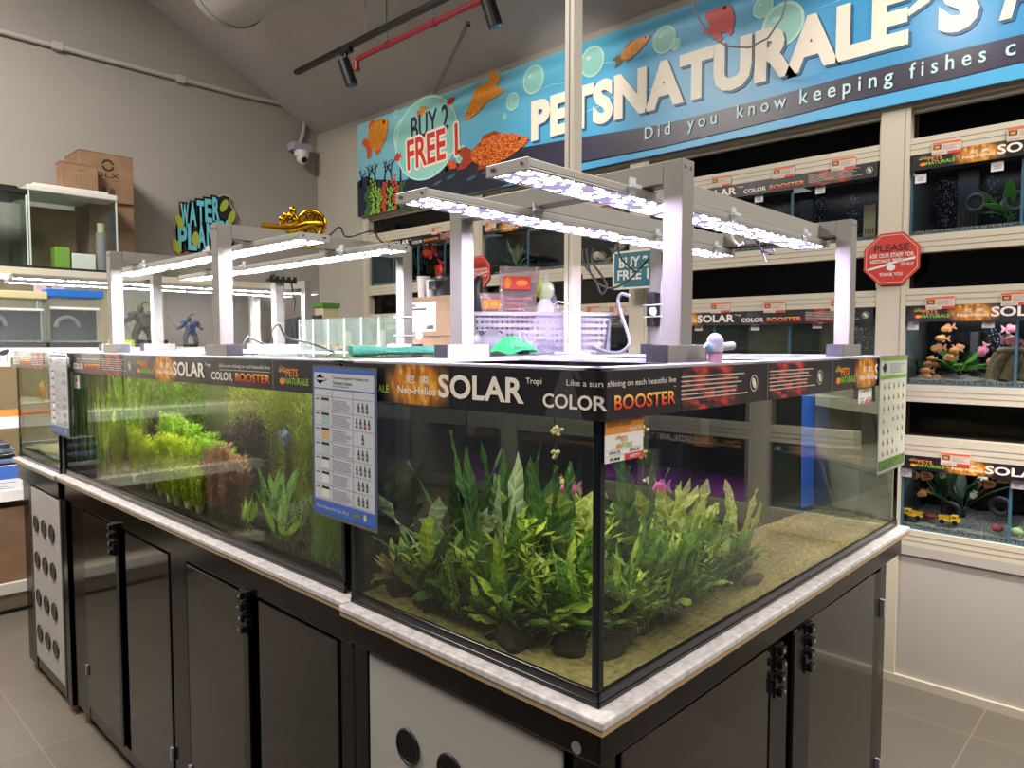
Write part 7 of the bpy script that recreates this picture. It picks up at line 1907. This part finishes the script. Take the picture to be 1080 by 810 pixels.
def crumple(name, c, w, d, h, mt, label, seed, cat='bag', n=14):
    rr = random.Random(seed); m = MB(); vs = []; ph = [(rr.uniform(2, 9), rr.uniform(2, 9), rr.uniform(0, 6)) for _ in range(5)]
    for i in range(n + 1):
        for j in range(n + 1):
            u, v = i / n * 2 - 1, j / n * 2 - 1; e = max(0, 1 - (u * u + v * v) * .62)
            q = sum(math.sin(a * u + b * v + p) for a, b, p in ph) / 5
            vs.append((c[0] + u * w / 2 * (1 - .15 * q), c[1] + v * d / 2 * (1 + .12 * q), c[2] + .001 + h * e * (.62 + .5 * q) if e > 0 else c[2] + .001))
    fs = [(i * (n + 1) + j, (i + 1) * (n + 1) + j, (i + 1) * (n + 1) + j + 1, i * (n + 1) + j + 1) for i in range(n) for j in range(n)]
    m.add([(a, b, max(z, c[2] + .0005)) for a, b, z in vs], fs, mt); return tag(m.build(name), label, cat)
crumple('plastic_bag', (.60, .73, ZG), .14, .09, .050, mat('bright green plastic', '#2fae5c', rough=.3, trans=.3), 'crumpled bright green plastic bag beside the post foot', 4)
crumple('plastic_bag', (.75, .82, ZG - .003), .12, .09, .075, mat_film('clear crinkled bag', '#f6f4fa', .22, '#c2bcd4', .12), 'clear crumpled plastic bag lying left of the tall pole', 6)
q = Vector((.72, .80, ZR)); m = MB(); 
vs = [(q.x - .02, q.y, ZR), (q.x + .13, q.y - .06, ZR), (q.x + .15, q.y - .02, ZR + .09), (q.x + .12, q.y, ZR + .20), (q.x + .10, q.y + .01, ZR + .245), (q.x + .06, q.y + .01, ZR + .12), (q.x + .03, q.y - .05, ZR + .05)]
m.add(vs, [(0, 1, 6), (6, 1, 2), (6, 2, 5), (5, 2, 3), (5, 3, 4), (0, 6, 5)], mat_film('clear crinkled bag', '#f6f4fa', .22, '#c2bcd4', .12)); tag(m.build('plastic_bag'), 'tall clear plastic bag propped against the tall pole', 'bag')
m = MB().lathe([(.016, 0), (.018, .008), (.012, .03), (.004, .036)], (.625, .72, ZG), M_black, 12); tag(m.build('suction_cup'), 'small black suction cup in front of the clear bag', 'suction cup')
rr = random.Random(9); m = MB(); M_rope = mat('dark green net cord', '#1f6b52', rough=.7, var='#2f8a6a', scale=120)
pr_ = [(.13, .80), (.18, .795), (.22, .80), (.27, .79), (.31, .80), (.355, .79), (.40, .795)]
for k in range(4):
    m.tube([(x + rr.uniform(-.006, .006), y + (k - 1.5) * .007 + rr.uniform(-.004, .004), ZG + .007 + .006 * (k % 2) + rr.uniform(0, .003)) for x, y in pr_], [.006 if i > 1 else .009 for i in range(7)], M_rope, 7)
tag(m.build('green_rope'), 'bundle of dark green net cord left of the post foot', 'rope')
# white nozzle on the right rim
q = PY(744, 380, .03); t = thing('air_nozzle', 'small lilac white pipe fitting with a pink base on the right rim', 'fitting', (q.x, .012, ZR))
MB().cyl((q.x, .012, ZR), (q.x, .012, ZR + .018), .012, mat('pink base', '#d99ac0', rough=.4), 14).build('pink_base', t)
m = MB().cyl((q.x, .012, ZR + .018), (q.x, .012, ZR + .034), .014, mat('lilac white plastic', '#c9c4e0', rough=.35), 14); m.ball((q.x, .012, ZR + .036), .014, .014, .014, mat('lilac white plastic', '#c9c4e0', rough=.35), 12, 8); m.cyl((q.x + .01, .012, ZR + .026), (q.x + .042, .0, ZR + .028), .007, mat('lilac white plastic', '#c9c4e0', rough=.35), 10); m.cyl((q.x - .01, .012, ZR + .02), (q.x - .022, .018, ZR + .03), .006, mat('sky blue plastic', '#8fb8e0', rough=.4), 8); m.build('elbow', t)
# power brick, leads and hose at the rear post of the near frame
M_lead = mat('charcoal lead', '#3c3c42', rough=.45)
t = thing('power_brick', 'black power brick tied with white cable ties to the rear frame post', 'power adaptor', (1.09, .61, 1.50))
MB().box(1.075, 1.113, .60, .628, 1.50, 1.605, M_black).build('brick', t, .004)
m = MB()
for zz in (1.53, 1.565): m.tube([(1.07, .596, zz), (1.158, .600, zz + .006), (1.158, .645, zz), (1.07, .634, zz)], .002, M_white, 5, True)
m.cyl((1.062, .59, 1.545), (1.062, .60, 1.545), .012, M_white, 14); m.build('cable_tie', t)
def lead(pts, r, label, mt=None, name='cable'):
    tag(MB().tube(pts, r, mt or M_lead, 7).build(name), label, 'cable')
def pp(lst, X): return smooth([PX(x, y, X) for x, y in lst])
lead(pp([(614, 262), (616, 278), (628, 295), (634, 310), (640, 302), (634, 290), (624, 275), (626, 262)], 1.0), .0035, 'loop of grey lead hanging below the second light bar')
lead(pp([(618, 262), (622, 285), (630, 298), (645, 304), (662, 296), (674, 284)], 1.08), .0035, 'grey lead swinging from the second bar over to the rear post')
lead(pp([(651, 256), (654, 270), (662, 280), (672, 286), (684, 272)], 1.1), .003, 'thin dark lead dropping beside the offer sign', M_black)
lead(pp([(605, 318), (604, 300), (609, 287), (614, 292), (610, 304), (606, 318), (605, 340), (608, 346), (610, 334), (608, 318)], .96), .003, 'dark lead coil tied to the tall pole', M_black)
lead(pp([(625, 365), (640, 371), (655, 371), (664, 362), (660, 345), (654, 328), (652, 316), (656, 310), (664, 312)], 1.0), .0055, 'grey hose curling up beside the rear post', mat('grey hose', '#8f8d94', rough=.4), 'hose')
lead(pp([(795, 250), (802, 262), (812, 268), (816, 264), (806, 256), (798, 252), (804, 266), (808, 276)], 1.0), .0022, 'looped dark leads hanging under the near light bar', mat('violet black lead', '#2c2440', rough=.4))
lead(pp([(772, 238), (773, 252), (780, 258), (784, 256)], .85), .003, 'short white lead curling below the near light bar', M_white)
m = MB().tube([PX(588, 318, .89), PX(606, 321, .89)], .0022, M_white, 5); m.tube([(.892, .765, 1.545), (.938, .765, 1.545), (.938, .805, 1.545), (.892, .805, 1.545)], .0022, M_white, 5, True); tag(m.build('cable_tie'), 'white cable tie round the tall pole', 'cable tie')
m = MB(); P3 = PZ(423, 330, 1.50)
for zz in (1.475, 1.535): m.tube([(.638, 1.255, zz), (.688, 1.255, zz), (.688, 1.303, zz), (.638, 1.303, zz)], .002, M_white, 5, True)
m.cyl((.70, 1.25, 1.475), (.70, 1.258, 1.475), .014, M_white, 14); tag(m.build('cable_tie'), 'white cable ties on the light frame post left of the brown carton', 'cable tie')
# back of the room between the frames: green lidded tub, dark tray, clip
a, b = PY(341, 338, 4.2), PY(357, 320, 4.2)
t = thing('plastic_tub', 'cream tub with a green lid on the wall shelf by the room corner', 'tub', ((a.x + b.x) / 2, 4.25, 1.4255)); MB().box(a.x, b.x, 4.2, 4.32, 1.4255, b.z - .035, mat('cream tub', '#c9bf9a', rough=.5)).build('tub_body', t, .004); MB().box(a.x - .01, b.x + .01, 4.19, 4.33, b.z - .035, b.z, mat('green lid', '#4a8a3a', rough=.4)).build('lid', t, .004)
a, b = PY(312, 338, 4.1), PY(340, 327, 4.1); m = MB(); m.add([(a.x, 4.1, 1.4255), (b.x, 4.1, 1.4255), (b.x, 4.4, 1.4255), (a.x, 4.4, 1.4255), (a.x, 4.1, 1.60), (b.x, 4.1, 1.66), (b.x, 4.4, 1.66), (a.x, 4.4, 1.60)], [(0, 3, 2, 1), (4, 5, 6, 7), (0, 1, 5, 4), (1, 2, 6, 5), (2, 3, 7, 6), (3, 0, 4, 7)], mat('charcoal tray', '#3c3c3e', rough=.5)); tag(m.build('charcoal_box'), 'sloping charcoal box on the wall shelf left of the green lidded tub', 'box')
t = thing('clip_fan', 'black clip fan on the rear leg of the planted tank light frame', 'clip fan', (.66, 2.06, 1.70)); m = MB().box(.60, .72, 2.052, 2.078, 1.690, 1.704, M_black); m.tube([(.70, 2.06, 1.69), (.715, 2.06, 1.62), (.70, 2.06, 1.54), (.705, 2.06, 1.46)], .003, M_black, 6); m.build('clip', t)
m = MB()
for i in range(5): m.cyl((.61 + .025 * i, 2.05, 1.70), (.61 + .025 * i, 2.05, 1.714), .008, M_black, 8)
m.build('fan_row', t)
